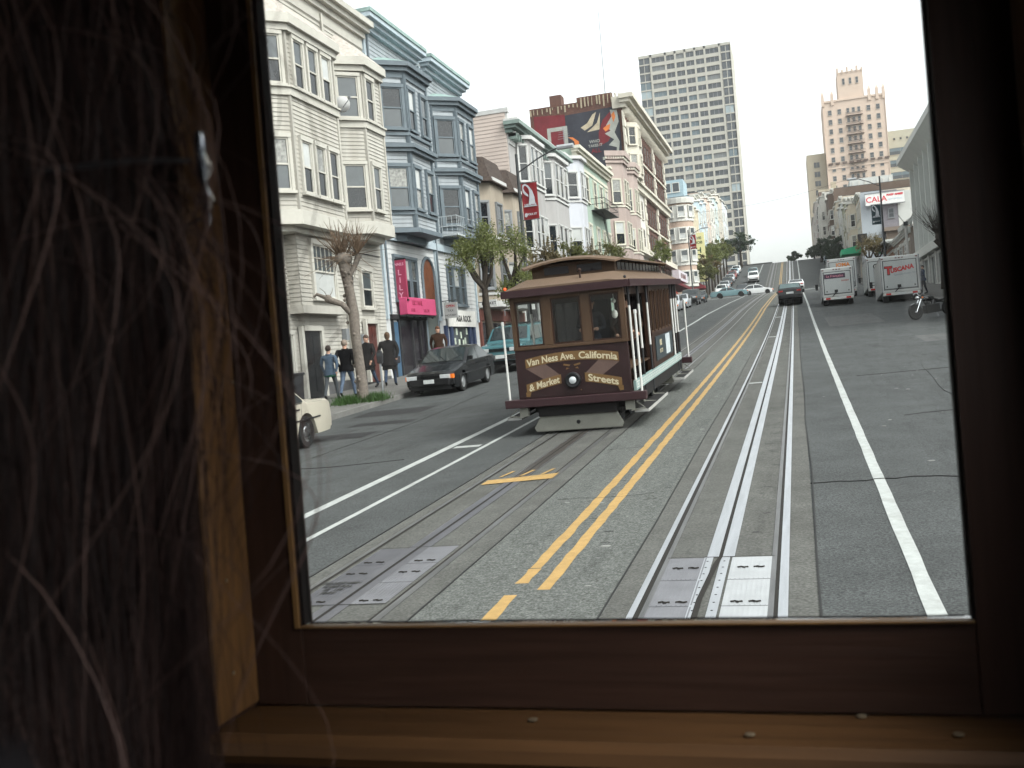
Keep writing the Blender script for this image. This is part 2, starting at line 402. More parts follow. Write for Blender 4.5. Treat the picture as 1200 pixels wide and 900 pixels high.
b = MB(); rr = random.Random(4)
def crack(pts, r=.008):
    q = []
    for (x0, y0), (x1, y1) in zip(pts, pts[1:]):
        for i in range(6):
            t = i / 6; x = x0 + (x1 - x0) * t + rr.uniform(-.02, .02); y = y0 + (y1 - y0) * t + rr.uniform(-.03, .03); q.append((x, y, g(x, y) + .003))
    b.tube(q, r, 4)
crack([(0, 11.75), (.6, 11.75), (1.2, 11.85), (2.1, 11.6), (3.4, 11.5), (5, 11.8)], .012); crack([(.005, 4), (.0, 30), (0, 60)], .011); crack([(-3.05, 4), (-3.05, 40)], .01); crack([(-1.55, 4), (-1.55, 40)], .009); crack([(-4.6, 4), (-4.6, 40)], .009)
crack([(-2.9, 11.5), (-2.2, 11.45), (-1.7, 11.6)], .006); crack([(1.5, 17), (3.5, 17.6), (7, 17.2)], .007); crack([(2.6, 9), (2.9, 14), (2.5, 20), (2.8, 27)], .007); crack([(1.2, 24), (4, 24.6), (7, 24.1)], .008); crack([(-9, 17), (-8.8, 22), (-9.2, 30)], .008); crack([(-11, 16), (-8, 15.6), (-6.4, 15.9)], .008); crack([(-3, 15.2), (-2.3, 15.3)], .006)
rp(b, 'road_crack', M_tar)
b = MB()
for i in range(60):
    x = rr.uniform(-2.95, 4); y = rr.uniform(6, 26)
    if abs(x + .79) < .75 and x > -1.5: continue
    s_ = rr.uniform(.01, .028) * (1 if x > 0 else 1.3); z = g(x, y) + .002
    b.ball((x, y, z + .002), s_ * rr.uniform(.7, 2), s_, s_ * .3, 6)
rp(b, 'road_litter', mat('pale chips', (.2, .2, .19), .8))
b = MB()
for i in range(46):
    x = rr.uniform(-2.95, -1.6) if i % 2 else rr.uniform(-.6, -.35); y = rr.uniform(9, 20)
    w = rr.uniform(.05, .18); b.add([(x, y, g(x, y) + .0055), (x + w, y + rr.uniform(-.02, .02), g(x, y) + .0055), (x + w * .8, y + .035, g(x, y + .035) + .0055), (x + w * .1, y + .03, g(x, y + .03) + .0055)], [(0, 1, 2, 3)])
rp(b, 'road_scar', M_patch)
# pavements with kerbs
def walk(x0, x1, y0, y1):
    b = MB(); k = x1 if x0 < -5 else x0
    sheet(b, [x0, (x0 + x1) / 2, x1], ys(y0, y1, 2), 0, 0, fn=sw)
    kx = (k - .15, k) if x0 < -5 else (k, k + .15)
    b.mi = 1
    for a, e in zip(ys(y0, y1, 2), ys(y0, y1, 2)[1:]):
        za, ze = sw(k, a) + .004, sw(k, e) + .004
        b.add([(kx[0], a, za), (kx[1], a, za), (kx[1], e, ze), (kx[0], e, ze), (kx[0], a, za - .3), (kx[1], a, za - .3), (kx[1], e, ze - .3), (kx[0], e, ze - .3)],
              [(0, 1, 2, 3), (0, 4, 7, 3), (1, 5, 6, 2), (0, 1, 5, 4), (2, 3, 7, 6)])
    b.mi = 2
    for y in ys(y0, y1, 1.5):
        if y < 70: b.add([(x0, y - .008, sw(x0, y) + .003), (x1, y - .008, sw(x1, y) + .003), (x1, y + .008, sw(x1, y) + .003), (x0, y + .008, sw(x0, y) + .003)], [(0, 1, 2, 3)])
    return tag(b.build('pavement', [M_walk, M_kerb, M_patch]), kind='structure')
walk(-15.4, KL, -40, 131); walk(-15.4, KL, 146, 420); walk(KR, 11, -40, 131); walk(KR, 11, 146, 420)
# sun, sky and air are set at the end
# ================================================================ BUILDINGS
def bracketrow(b, x, side, y0, y1, z, h, d, step):
    n = max(2, int((y1 - y0) / step))
    for i in range(n + 1):
        y = y0 + (y1 - y0) * i / n; ybox(b, x, side, 0, d, y - .05, y + .05, z, z + h)
def cornice(b, x, side, y0, y1, z, h, d):
    """stepped moulding"""
    for i, (o, t) in enumerate(((.35, .35), (.7, .3), (1., .35))):
        za = z + h * (0, .35, .65)[i]; ybox(b, x, side, -.1, d * o, y0 - d * o * .5, y1 + d * o * .5, za, za + h * t)
M_roofd = mat('tar roof', (.06, .06, .06), .9)

# ---- cream clapboard house
M_cream = mat('cream clapboard paint', (.37, .355, .32), .75, 0, .1, 2, dirt=.4, stretch=(1, 1, .18))
M_creamt = mat('cream trim paint', (.42, .405, .365), .7, 0, .08, 3, dirt=.2)
A = thing('clapboard_house', 'cream clapboard house with two canted bays, small hipped bay roofs and a black street door', 'house', (FL, 35.8, sw(-15, 30)))
O = A.location
w = MB(O); w.box(-29, FL, 12, 35.8, -2, 15.1)
clap(w, (FL, 12), PI / 2, 23.8, 1.9, 15.1)
w.build('wall', M_cream, A)
c = MB(O); cornice(c, FL, 1, 12, 35.78, 15.0, .62, .5); ybox(c, FL, 1, 0, .05, 12, 35.8, 14.6, 15.0); c.build('cornice', M_creamt, A)
rf = MB(O); rf.box(-29, FL - .2, 12.2, 35.6, 15.1, 15.25); rf.build('roof', M_roofd, A)
for (y0, y1, cc, z0, z1, nw, lv) in ((26.85, 32.0, .95, 6.95, 13.05, 3, ((11.2, 1.5), (7.95, 1.62))), (32.55, 35.78, .8, 7.2, 13.2, 1, ((11.3, 1.5), (8.05, 1.6))), (17.0, 23.5, .95, 6.7, 12.9, 3, ((11.1, 1.5), (7.9, 1.62)))):
    d = .9; bw = MB(O); bw.prism(bayp(FL, 1, y0, y1, d - .02, cc), z0, z1)
    F = bayfaces(FL, 1, y0, y1, d, cc)
    for f in F: clap(bw, f[0], f[1], f[2], z0 + .3, z1)
    for f in F:
        for s in (0, f[2]):
            p = onface(f, s, 0, .01); bw.box(p[0] - .05, p[0] + .05, p[1] - .05, p[1] + .05, z0, z1)
    bay = bw.build('bay', M_cream, A)
    for nm, rings in (('bay_crown', ((.28, z1 - .02, z1 + .26, d), (.16, z1 - .22, z1 - .0205, d))), ('bay_band', ((.1, lv[0][0] - .33, lv[0][0] - .1005, d), (.16, lv[0][0] - .1, lv[0][0] - .04, d))), ('bay_skirt', ((.12, z0 - .02, z0 + .42, d), (-.1, z0 - .2, z0 - .0205, d * .8)))):
        t = MB(O)
        for ee, za, zb, dd in rings: t.prism(bayp(FL, 1, y0, y1, dd, cc, ee), za, zb)
        t.build(nm, M_creamt, A)
    r = MB(O); r.prism(bayp(FL, 1, y0, y1, d, cc, .28), z1 + .262, z1 + 1.25, poly2=[(FL - .05, y0 + .7), (FL + .12, y0 + .9), (FL + .12, y1 - .9), (FL - .05, y1 - .7)]); r.build('bay_roof', mat('weathered shingles', (.36, .33, .3), .9, 0, .25, 9), A)
    for z, h in lv:
        f = F[1]; L = f[2]
        if nw == 3:
            for k in range(3): window(A, onface(f, L * .5 + (k - 1) * .95, z, .02), f[1], .58, h, M_creamt, cas=.12)
        else: window(A, onface(f, .55, z, .02), f[1], .62, h, M_creamt, cas=.12)
        f = F[0]; window(A, onface(f, f[2] * .55, z, .02), f[1], .78, h, M_creamt, cas=.1, gl=(R.choice((M_glass2, M_lace)), R.choice((M_glass, M_glass2))))
# shallow square bay at the first floor with a many-paned sash
t = MB(O); ybox(t, FL, 1, 0, .42, 28.3, 31.4, 4.35, 6.95); clap(t, (FL + .42, 28.3), PI / 2, 3.1, 4.5, 6.7); clap(t, (FL, 28.3), 0, .42, 4.5, 6.7)
ybox(t, FL, 1, 0, .52, 28.2, 31.5, 4.25, 4.5); t.build('bay', M_cream, A)
window(A, (FL + .44, 29.95, 4.75), PI / 2, 1.5, 1.75, M_creamt, 'multi', .14, gl=(M_glass2, M_blind))
window(A, (FL + .04, 34.15, 4.6), PI / 2, .85, 1.35, M_creamt, 'sash', .1, gl=(M_glass2, M_glass))
p = MB(O); ybox(p, FL, 1, -.1, .06, 12, 35.75, -1, 2.0); p.build('plinth', mat('dark stone plinth', (.07, .07, .072), .8, 0, .3, 4), A)
def door(root, x, y0, y1, z0, z1, col, frame, name='door'):
    o = root.location; b = MB(o); ybox(b, x, 1, .0, .05, y0, y1, z0, z1); w_ = (y1 - y0)
    b.mi = 0
    for k in range(2): ybox(b, x, 1, .05, .065, y0 + w_ * (.1 + .45 * k), y0 + w_ * (.45 + .45 * k), z0 + .2, z0 + (z1 - z0) * .45); ybox(b, x, 1, .05, .065, y0 + w_ * (.1 + .45 * k), y0 + w_ * (.45 + .45 * k), z0 + (z1 - z0) * .52, z1 - .15)
    dd = b.build(name, col, root)
    f = MB(o); ybox(f, x, 1, 0, .13, y0 - .15, y0, z0, z1 + .15); ybox(f, x, 1, 0, .13, y1, y1 + .15, z0, z1 + .15); ybox(f, x, 1, 0, .15, y0, y1, z1, z1 + .17); f.build('door_frame', frame, root)
    h = MB(o); h.ball((x + .1, y1 - .12, (z0 + z1) / 2), .035); h.build('handle', M_chrome, dd)
M_doorb = mat('black gloss door', (.014, .015, .016), .25)
door(A, FL + .06, 28.75, 29.95, 1.55, 3.72, M_doorb, M_creamt)
door(A, FL + .06, 33.65, 34.55, 1.85, 4.0, mat('dark red brown door', (.07, .022, .018), .4), M_creamt)
window(A, (FL + .03, 27.6, 2.1), PI / 2, 1.0, 1.5, M_creamt, 'fixed', .12, gl=(M_glass2, M_glass))
sd = thing('satellite_dish', 'small grey satellite dish on an arm between the cream house bays', 'satellite dish', (-14.55, 32.0, 11.55))
b = MB(); b.lathe([(.02, 0), (.14, .02), (.24, .07), (.28, .11), (.275, .115), (.23, .08), (.02, .02)], n=18, ax='y'); b.M = Matrix.Rotation(.5, 4, 'X'); b.v = [Matrix.Rotation(rad(20), 3, 'X') @ (Matrix.Rotation(rad(35), 3, 'Z') @ v) for v in b.v]
b.build('dish', mat('grey dish', (.4, .4, .4), .5), sd, 30)
b = MB(); b.tube([(-.35, .0, -.3), (-.1, .05, -.25), (0, .05, 0)], .022); b.tube([(0, 0, -.1), (.3, -.2, .05), (.36, -.25, .12)], .014); b.box(.33, .42, -.3, -.2, .1, .17); b.build('arm', M_steel, sd)

for y in (26.2, 32.28):
    b = MB(O); b.tube([(FL + .1, y, 14.9), (FL + .1, y, 7.0), (FL + .12, y + .05, 6.6), (FL + .12, y + .05, 2.1)], .05, 6); b.build('downpipe', M_creamt, A)
b = MB(O); b.tube([(FL + .06, 12, 7.0), (FL + .06, 28, 6.98), (FL + .5, 31.5, 7.05), (FL + .06, 33, 6.6), (FL + .05, 35.7, 6.6)], .018, 4); b.tube([(FL + .06, 33, 6.6), (FL + .06, 33.0, 4.2)], .018, 4); b.build('service_cable', M_darkiron, A)
b = MB(O)
for y, z in ((31.9, 3.4), (33.2, 3.2)): ybox(b, FL, 1, .03, .2, y - .12, y + .12, z, z + .4); b.build('meter_box', M_steel, A); b = MB(O)
# ---- blue grey Victorian
M_blue = mat('blue grey siding', (.29, .315, .335), .75, 0, .1, 2, dirt=.4, stretch=(1, 1, .18))
M_bluet = mat('slate blue trim', (.115, .14, .158), .6, 0, .12, 3)
M_teal = mat('verdigris gutter', (.22, .3, .285), .7, 0, .25, 3)
M_sid = mat('white lower siding', (.46, .47, .475), .75, 0, .08, 2, dirt=.4, stretch=(1, 1, .18))
B = thing('victorian_house', 'blue grey Victorian house with slate trim, white lower floor and tall arched doorway', 'house', (FL, 35.82, sw(-15, 40)))
O = B.location
w = MB(O); w.box(-29, FL, 35.84, 47.4, -1, 7.6, 1); w.box(-29, FL, 35.84, 47.4, 7.6, 15.7, 0)
w.mi = 0; clap(w, (FL, 35.84), PI / 2, 11.5, 7.7, 15.5, .17); w.mi = 1; clap(w, (FL, 35.84), PI / 2, 11.5, 4.3, 7.4, .2)
w.build('wall', [M_blue, M_sid], B)
for a, e in ((35.9, 41.35), (42.45, 47.35)):
    c = MB(O); cornice(c, FL, 1, a, e, 15.45, .5, .55); c.build('cornice', mat('pale blue board', (.36, .42, .46), .7), B)
    c = MB(O); ybox(c, FL, 1, -.1, .6, a - .3, e + .25, 15.955, 16.1); c.build('gutter', M_teal, B)
rf = MB(O); rf.box(-29, FL - .2, 36, 47.3, 15.7, 15.9); rf.build('roof', M_roofd, B)
c = MB(O); ybox(c, FL, 1, 0, .16, 35.85, 47.4, 7.35, 7.65); ybox(c, FL, 1, 0, .1, 35.86, 36.0, 4.2, 15.5); ybox(c, FL, 1, 0, .1, 41.75, 41.95, 4.2, 15.5); ybox(c, FL, 1, 0, .1, 47.22, 47.36, 4.2, 15.5); c.build('corner_board', mat('pale blue board', (.36, .42, .46), .7), B)
for (y0, y1, z0) in ((36.75, 40.85, 7.65), (43.0, 47.1, 8.0)):
    d, cc, z1 = .9, .85, 14.1
    bw = MB(O); bw.prism(bayp(FL, 1, y0, y1, d - .02, cc), z0, z1); F = bayfaces(FL, 1, y0, y1, d, cc)
    for f in F: clap(bw, f[0], f[1], f[2], z0 + .2, z1, .17)
    bw.build('bay', M_blue, B)
    for nm, rings in (('bay_crown', ((.34, z1 + .12, z1 + .3, d), (.22, z1 - .05, z1 + .1195, d), (.08, z1 - .3, z1 - .0505, d))), ('bay_band', ((.3, 11.0, 11.16, d), (.2, 10.86, 10.9995, d))), ('bay_sill', ((.12, 11.5, 11.62, d),)), ('bay_sill', ((.1, 8.35, 8.48, d),)), ('bay_skirt', ((.2, z0 - .02, z0 + .16, d), (-.2, z0 - .3, z0 - .0205, d * .7)))):
        t = MB(O)
        for ee, za, zb, dd in rings: t.prism(bayp(FL, 1, y0, y1, dd, cc, ee), za, zb)
        t.build(nm, M_bluet, B)
    for f in F:
        for s in (.02, f[2] - .02):
            t = MB(O); p = onface(f, s, 0, .02); t.box(p[0] - .07, p[0] + .07, p[1] - .07, p[1] + .07, z0, z1); t.build('corner_post', M_bluet, B)
    r = MB(O); r.prism(bayp(FL, 1, y0, y1, d, cc, .3), z1 + .302, z1 + .62, poly2=[(FL - .05, y0 + .5), (FL + .3, y0 + .9), (FL + .3, y1 - .9), (FL - .05, y1 - .5)]); r.build('bay_roof', M_teal, B)
    for z, h in ((11.78, 1.62), (8.6, 1.65)):
        for f, ws in ((F[0], .85), (F[1], .62)):
            if f is F[0]: window(B, onface(f, f[2] * .52, z, .02), f[1], ws, h, M_bluet, cas=.12, gl=(R.choice((M_glass, M_lace, M_glass2)), R.choice((M_glass, M_glass, M_glass2))))
            else:
                for s in (.5, f[2] - .5): window(B, onface(f, s, z, .02), f[1], ws, h, M_bluet, cas=.12, gl=(R.choice((M_blind, M_lace, M_glass2)), R.choice((M_glass2, M_glass, M_lace))))
for y in (41.85, 36.1):
    b = MB(O); b.tube([(FL + .14, y, 15.4), (FL + .14, y, 4.4)], .05, 6); b.build('downpipe', M_bluet, B)
# first floor windows, three lights each
for yc in (38.2, 44.45):
    for k in (-1, 0, 1): window(B, (FL + .02, yc + k * .86, 4.98), PI / 2, .62 if k else .78, 1.72, M_bluet, cas=.1, gl=(M_blind if k == 0 else M_glass2, M_glass2 if yc > 40 else M_glass))
# arched doorway
ad = MB(O); n = 12; yc, rw, zt = 40.75, .72, 6.1
poly = [(yc - rw, 2.2), (yc + rw, 2.2)] + [(yc + rw * math.cos(PI * i / n), zt + rw * 1.15 * math.sin(PI * i / n)) for i in range(n + 1)]
ad.prism(poly, FL - .02, FL + .05, 'x'); do = ad.build('arched_door', mat('brown arched panel', (.14, .048, .022), .5, 0, .25, 3), B)
fr = MB(O); fr.tube([(FL + .05, yc - rw, 2.2), (FL + .05, yc - rw, zt)] + [(FL + .05, yc - rw * math.cos(PI * i / n), zt + rw * 1.15 * math.sin(PI * i / n)) for i in range(1, n)] + [(FL + .05, yc + rw, zt), (FL + .05, yc + rw, 2.2)], .08, 6); fr.build('door_frame', M_bluet, B)
dp = MB(O); ybox(dp, FL, 1, .052, .09, yc - .6, yc + .6, 2.0, 4.35); ybox(dp, FL, 1, .09, .12, yc - .66, yc + .66, 4.35, 4.5); dp.build('door', mat('grey green door', (.08, .09, .085), .4), B)
hn = MB(O); ybox(hn, FL, 1, .09, .15, yc + .42, yc + .5, 3.1, 3.6); hn.build('handle', M_white, B)
# shopfronts
M_shop = mat('dark shop glass', (.014, .012, .016), .08, spec=.6)
s1 = MB(O); ybox(s1, FL, 1, 0, .04, 37.0, 39.8, 1.7, 4.2); s1.build('shop_window', M_shop, B)
s2 = MB(O)
for y in (36.3, 36.95, 38.3, 39.15, 39.85): ybox(s2, FL, 1, 0, .1, y - .05, y + .05, 1.6, 4.25)
ybox(s2, FL, 1, 0, .12, 36.2, 39.95, 4.2, 4.4); s2.build('shop_frame', M_darkiron, B)
s3 = MB(O); ybox(s3, FL, 1, 0, .04, 36.35, 36.9, 1.9, 4.1); s3.build('blue_panel', mat('blue painted panel', (.05, .1, .16), .5), B)
s4 = MB(O); ybox(s4, FL, 1, 0, .03, 43.4, 45.6, 2.9, 4.0); s4.build('shop_window', M_glass2, B)
s5 = MB(O)
for y in (42.4, 43.1, 45.75, 46.4): ybox(s5, FL, 1, 0, .12, y - .14, y + .14, 2.1, 4.0)
ybox(s5, FL, 1, 0, .1, 42.3, 46.5, 2.0, 2.9); s5.build('shop_frame', mat('dark blue pilaster', (.035, .05, .1), .5), B)
rr = random.Random(8)
for i in range(7): y = 43.5 + i * .29; z = 3. + rr.random() * .6; sp = MB(O); ybox(sp, FL, 1, .031, .045, y, y + .2, z, z + .3); sp.build('display_card', mat('shop display cards', (.45, .5, .42), .6, 0, .5, 4), B)
# hanging balcony
fe = MB(O)
fe.box(FL + .0, FL + .95, 42.6, 46.9, 8.02, 8.1)
for z in (8.45, 8.9): fe.tube([(FL, 42.6, z), (FL + .95, 42.6, z), (FL + .95, 46.9, z), (FL, 46.9, z)], .02, 5)
for i in range(18): y = 42.6 + 4.3 * i / 17; fe.tube([(FL + .95, y, 8.05), (FL + .95, y, 8.9)], .012, 4)
for i in range(4): x = FL + .95 * i / 4; fe.tube([(x, 42.6, 8.05), (x, 42.6, 8.9)], .012, 4)
fe.tube([(FL + .9, 44.2, 8.1), (FL + .9, 44.2, 6.9)], .02, 4); fe.tube([(FL + .9, 44.6, 8.1), (FL + .9, 44.6, 6.9)], .02, 4)
fe.build('balcony', mat('pale iron', (.4, .43, .45), .5), B)

# signs on the Victorian house
M_pink = mat('pink sign face', (.26, .035, .075), .45); M_pinkl = mat('bright pink letters', (.55, .25, .34), .5)
s = thing('hanging_sign', 'tall narrow pink sign projecting over the shop of the blue house', 'sign', (-15.0, 37.0, 5.75)); O = s.location
b = MB(); b.box(-.28, .24, -.06, .06, -.78, .8); b.build('panel', M_pink, s, bevel=.01)
b = MB(); b.box(-.3, .26, -.065, .065, .8, .86); b.box(-.3, .26, -.065, .065, -.84, -.78); b.tube([(-.32, 0, -.9), (-.32, 0, .92)], .025); b.build('frame', M_black, s)
b = MB()
for i, t in enumerate('LILY'): b.text(t, .3, lambda x, y, z: (x - .02, -.062 - z, .2 - .3 * i + y), .003, .006)
b.build('lettering', M_pinkl, s); b = MB(); b.text('NAILS', .15, lambda x, y, z: (x - .02, -.062 - z, .58 + y), .003, .004); b.build('lettering', M_pinkl, s)
s = thing('shop_sign', 'wide bright pink shop sign above the dark shopfront of the blue house', 'sign', (FL, 38.5, 4.7))
b = MB(); b.box(.16, .5, -1.6, 1.65, -.33, .36); b.build('panel', mat('bright pink sign', (.42, .06, .14), .45, 0, .1, 2), s, bevel=.02)
b = MB(); f = lambda x, y, z: (.503 + z, x, y)
M_dp = mat('deep pink letters', (.2, .015, .045), .5); b.text('LILY NAIL', .26, lambda x, y, z: f(x - .45, y + .06, z), .003, .006); b.build('lettering', M_dp, s); b = MB(); b.text('HAIR', .2, lambda x, y, z: f(x - 1., y - .22, z), .003); b.build('lettering', M_dp, s); b = MB(); b.text('SALON', .2, lambda x, y, z: f(x + .5, y - .22, z), .003); b.build('lettering', M_dp, s)
b = MB()
for i in range(5): b.ball((.4, -1.4 + .7 * i, -.4), .06)
b.box(.1, .45, -1.6, 1.65, -.4, -.33); b.build('lamp_rail', M_darkiron, s)
s = thing('projecting_sign', 'small white projecting sign with red heading beside the arched doorway', 'sign', (-14.75, 41.9, 4.62))
b = MB(); b.box(-.3, .32, -.05, .05, -.33, .36); b.build('panel', mat('sign white', (.55, .55, .54), .5), s, bevel=.01)
b = MB(); b.text('OPEN', .16, lambda x, y, z: (x, -.052 - z, .15 + y), .002, .004); b.build('lettering', mat('sign red', (.5, .03, .04), .5), s)
b = MB(); b.text('TAX', .15, lambda x, y, z: (x, -.052 - z, -.05 + y), .002); b.build('lettering', M_black, s); b = MB(); b.text('NOTARY', .13, lambda x, y, z: (x, -.052 - z, -.25 + y), .002); b.build('lettering', M_black, s)
b = MB(); b.tube([(-.6, 0, .45), (.3, 0, .45)], .02); b.tube([(-.2, 0, .45), (-.2, 0, .36)], .012); b.tube([(.2, 0, .45), (.2, 0, .36)], .012); b.build('bracket', M_black, s)
s = thing('shop_sign', 'white fascia board with bold black letters over the small shop by the tree', 'sign', (FL, 44.6, 4.32))
b = MB(); b.box(.1, .17, -2., 1.9, -.36, .4); b.build('panel', mat('fascia white', (.62, .61, .58), .6), s)
b = MB(); b.text('ASIA ROCK', .4, lambda x, y, z: (.172 + z, x + .1, y - .12), .006, .012, space=1.05); b.build('lettering', M_black, s)
s = thing('bracket_sign', 'small white bracket sign hanging off the red brown shopfront', 'sign', (-14.7, 47.6, 5.1))
b = MB(); b.box(-.35, .4, -.05, .05, -.16, .18); b.build('panel', mat('sign white', (.5,) * 3), s); b = MB(); b.text('MARKET', .2, lambda x, y, z: (x, -.052 - z, y - .06), .002, .003); b.build('lettering', M_black, s); b = MB(); b.tube([(-.6, 0, .1), (-.3, 0, .1)], .02); b.build('bracket', M_black, s)
# ---------------------------------------------------------------- generic row building
def rowhouse(name, label, x, side, y0, y1, zt, wm, tm, floors=(), wins=(), ww=.9, bays=(), corn=(.5, .4), zb=None, depth=14, frame=None, far=True, brackets=0, shop=None, group=None, cat='building', cas=.1, kind='sash', gl=None, roofm=None, bayw=None, baym=None):
    zg = gz((y0 + y1) / 2) + .2; zb0 = min(gz(y0), gz(y1)) - 1
    r = thing(name, label, cat, (x, y0, zg), group=group); o = r.location; frame = frame or tm
    b = MB(o); ybox(b, x, side, -depth, 0, y0, y1, zb0, zt); b.build('wall', wm, r)
    if corn:
        h, d = corn; c = MB(o); cornice(c, x, side, y0 + .03, y1 - .03, zt - h, h + .1, d)
        if brackets: bracketrow(c, x, side, y0 + .2, y1 - .2, zt - h - .28, .26, d * .6, brackets)
        ybox(c, x, side, 0, .06, y0 + .02, y1 - .02, zt - h - .7, zt - h - .45)
        c.build('cornice', tm, r)
    rr = MB(o); ybox(rr, x, side, -depth + .2, -.3, y0 + .2, y1 - .2, zt, zt + .12); rr.build('roof', roofm or M_roofd, r)
    th = PI / 2 if side > 0 else -PI / 2
    for yc in wins:
        for z, h in floors: window(r, (x + side * .01, yc, z), th, ww, h, frame, kind, cas, .09, far, gl)
    for (a, e, d, cc, z0, z1, nf) in bays:
        bb = MB(o); bb.prism(bayp(x, side, a, e, d, cc), z0, z1); bay = bb.build('bay', baym or wm, r)
        def ring(nm, ee, za, zb_): t = MB(o); t.prism(bayp(x, side, a, e, d, cc, ee), za, zb_); t.build(nm, tm, r)
        ring('bay_crown', .22, z1 - .02, z1 + .2); ring('bay_skirt', .12, z0 - .15, z0 + .15)
        F = bayfaces(x, side, a, e, d, cc); near = F[0]
        for z, h in floors:
            if not (z0 - .1 < z and z + h < z1 + .1): continue
            if not far or (y0 < 200): ring('bay_sill', .08, z - .34, z - .2)
            w1 = min(bayw or ww, near[2] * .6); window(r, onface(near, near[2] * .5, z, .02), near[1], w1, h, frame, kind, cas * .8, .08, far, gl)
            L = F[1][2]; w2 = min(bayw or ww, L / nf * .7)
            for k in range(nf): window(r, onface(F[1], L * (k + .5) / nf, z, .02), F[1][1], w2, h, frame, kind, cas * .8, .08, far, gl)
    if shop:
        zs, col, gcol = shop; b = MB(o); n = max(1, int((y1 - y0) / 3.2)); 
        ybox(b, x, side, 0, .12, y0 + .05, y1 - .05, zs, zs + .55)
        for k in range(n + 1): y = y0 + .2 + (y1 - y0 - .4) * k / n; ybox(b, x, side, 0, .1, y - .15, y + .15, zb0, zs)
        b.build('shop_frame', col, r)
        b = MB(o); ybox(b, x, side, 0, .03, y0 + .25, y1 - .25, zb0 + .4, zs - .1); b.build('shop_window', gcol, r)
    return r
M_tan = mat('tan stucco', (.33, .285, .23), .85, 0, .12, 1.2, .2, 60, dirt=.45, stretch=(1, 1, .15))
M_shing = mat('dark brown shingles', (.055, .042, .036), .9, 0, .5, 8, .6, 25)
M_greytrim = mat('grey white trim', (.47, .47, .46), .65, 0, .1, 2, dirt=.15)
M_redb = mat('red brown tile', (.13, .05, .04), .6, 0, .2, 4)
C = rowhouse('stucco_house', 'tan stucco house with a dark brown shingled mansard behind the leafy street trees', FL, 1, 47.42, 55.98, 11.3, M_tan, M_greytrim, floors=((8.75, 1.5), (5.9, 1.5)), bays=((47.9, 51.6, .85, .7, 5.1, 11.3, 1), (52.0, 55.8, .85, .7, 5.1, 11.3, 1)), corn=None, frame=M_steel, shop=(4.3, M_redb, M_shop), far=False)
O = C.location; b = MB(O)
for (a, e) in ((47.6, 51.7), (51.9, 55.95)):
    b.prism(bayp(FL, 1, a, e, .95, .6, .15), 11.25, 12.55, poly2=bayp(FL, 1, a + .15, e - .15, .75, .6, -.1))
ybox(b, FL, 1, -6, .3, 47.45, 55.95, 11.31, 12.3); b.build('mansard_roof', M_shing, C)
# downpipes and stains on the tan house
b = MB(O); b.tube([(FL + .12, 51.8, 11.2), (FL + .12, 51.8, 4.6)], .05); b.build('downpipe', M_steel, C)

M_lav = mat('pale grey lavender siding', (.34, .33, .325), .8, 0, .1, 1.5, dirt=.4, stretch=(1, 1, .18))
M_sidew = mat('pinkish side wall boards', (.46, .39, .35), .85, 0, .07, .8, dirt=.1)
M_ggreen = mat('grey green cornice', (.19, .24, .22), .7, 0, .15, 3)
D = rowhouse('flats_building', 'pale grey flats with a bracketed green cornice and a pinkish boarded side wall', FL, 1, 56.0, 69.45, 15.95, M_lav, M_greytrim, floors=((12.7, 2.1), (8.7, 2.0)), bays=((57.3, 61.6, .7, .6, 7.6, 15.2, 3), (63.4, 68.4, .7, .6, 7.6, 15.2, 3)), wins=(62.5,), ww=.85, corn=(.55, .75), brackets=.55, shop=(7.0, M_greytrim, M_shop), far=False)
O = D.location
b = MB(O); b.box(-29, FL - .05, 55.9, 55.99, 5, 16.55); clap(b, (-29, 55.9), 0, 29 - 15.35, 10, 16.5, .22); b.build('side_wall', M_sidew, D)
b = MB(O); cornice(b, FL, 1, 56.0, 69.4, 15.3, .62, .85); bracketrow(b, FL, 1, 56.2, 69.3, 14.95, .34, .5, .5); b.build('bracket_cornice', M_ggreen, D)
b = MB(O); b.box(FL - 3.2, FL + .1, 55.95, 69.4, 16.05, 16.5); b.box(-21, FL + .15, 55.85, 56.2, 16.5, 16.75); b.build('parapet', M_greytrim, D)
b = MB(O)
for i in range(22): y = 56.3 + i * .6; b.add([(FL - .1, y, 16.05), (FL - .1, y + .25, 16.05), (FL - .55, y + .25, 16.95), (FL - .55, y, 16.95)], [(0, 1, 2, 3)])
b.build('roof_batten', mat('pale pink roofing', (.42, .36, .34), .8), D)
M_lwhite = mat('cool white siding', (.48, .49, .53), .75, 0, .08, 1.5, dirt=.35, stretch=(1, 1, .18))
E_ = rowhouse('narrow_house', 'narrow cool white house with a full height canted bay beside the green building', FL, 1, 69.5, 74.2, 16.4, M_lwhite, M_greytrim, floors=((13.4, 1.8), (9.4, 1.8), (6.6, 1.6)), bays=((70.1, 73.7, 1.0, .9, 6.0, 16.2, 2),), corn=(.35, .4), far=False, frame=M_greytrim)
M_mint = mat('mint green stucco', (.3, .375, .315), .8, 0, .1, 1.2, dirt=.4, stretch=(1, 1, .18))
M_ivory = mat('ivory trim', (.52, .5, .42), .7, 0, .08, 2, dirt=.15)
F_ = rowhouse('green_building', 'mint green apartment building with an ivory cornice and black iron fire escape', FL, 1, 74.25, 87.9, 17.75, M_mint, M_ivory, floors=((14.1, 2.0), (10.3, 2.0), (7.3, 1.5)), wins=(75.6, 78.4, 81.6, 84.3, 86.7), ww=1.1, corn=(.6, .6), far=False, cas=.14)
O = F_.location
fe = MB(O)
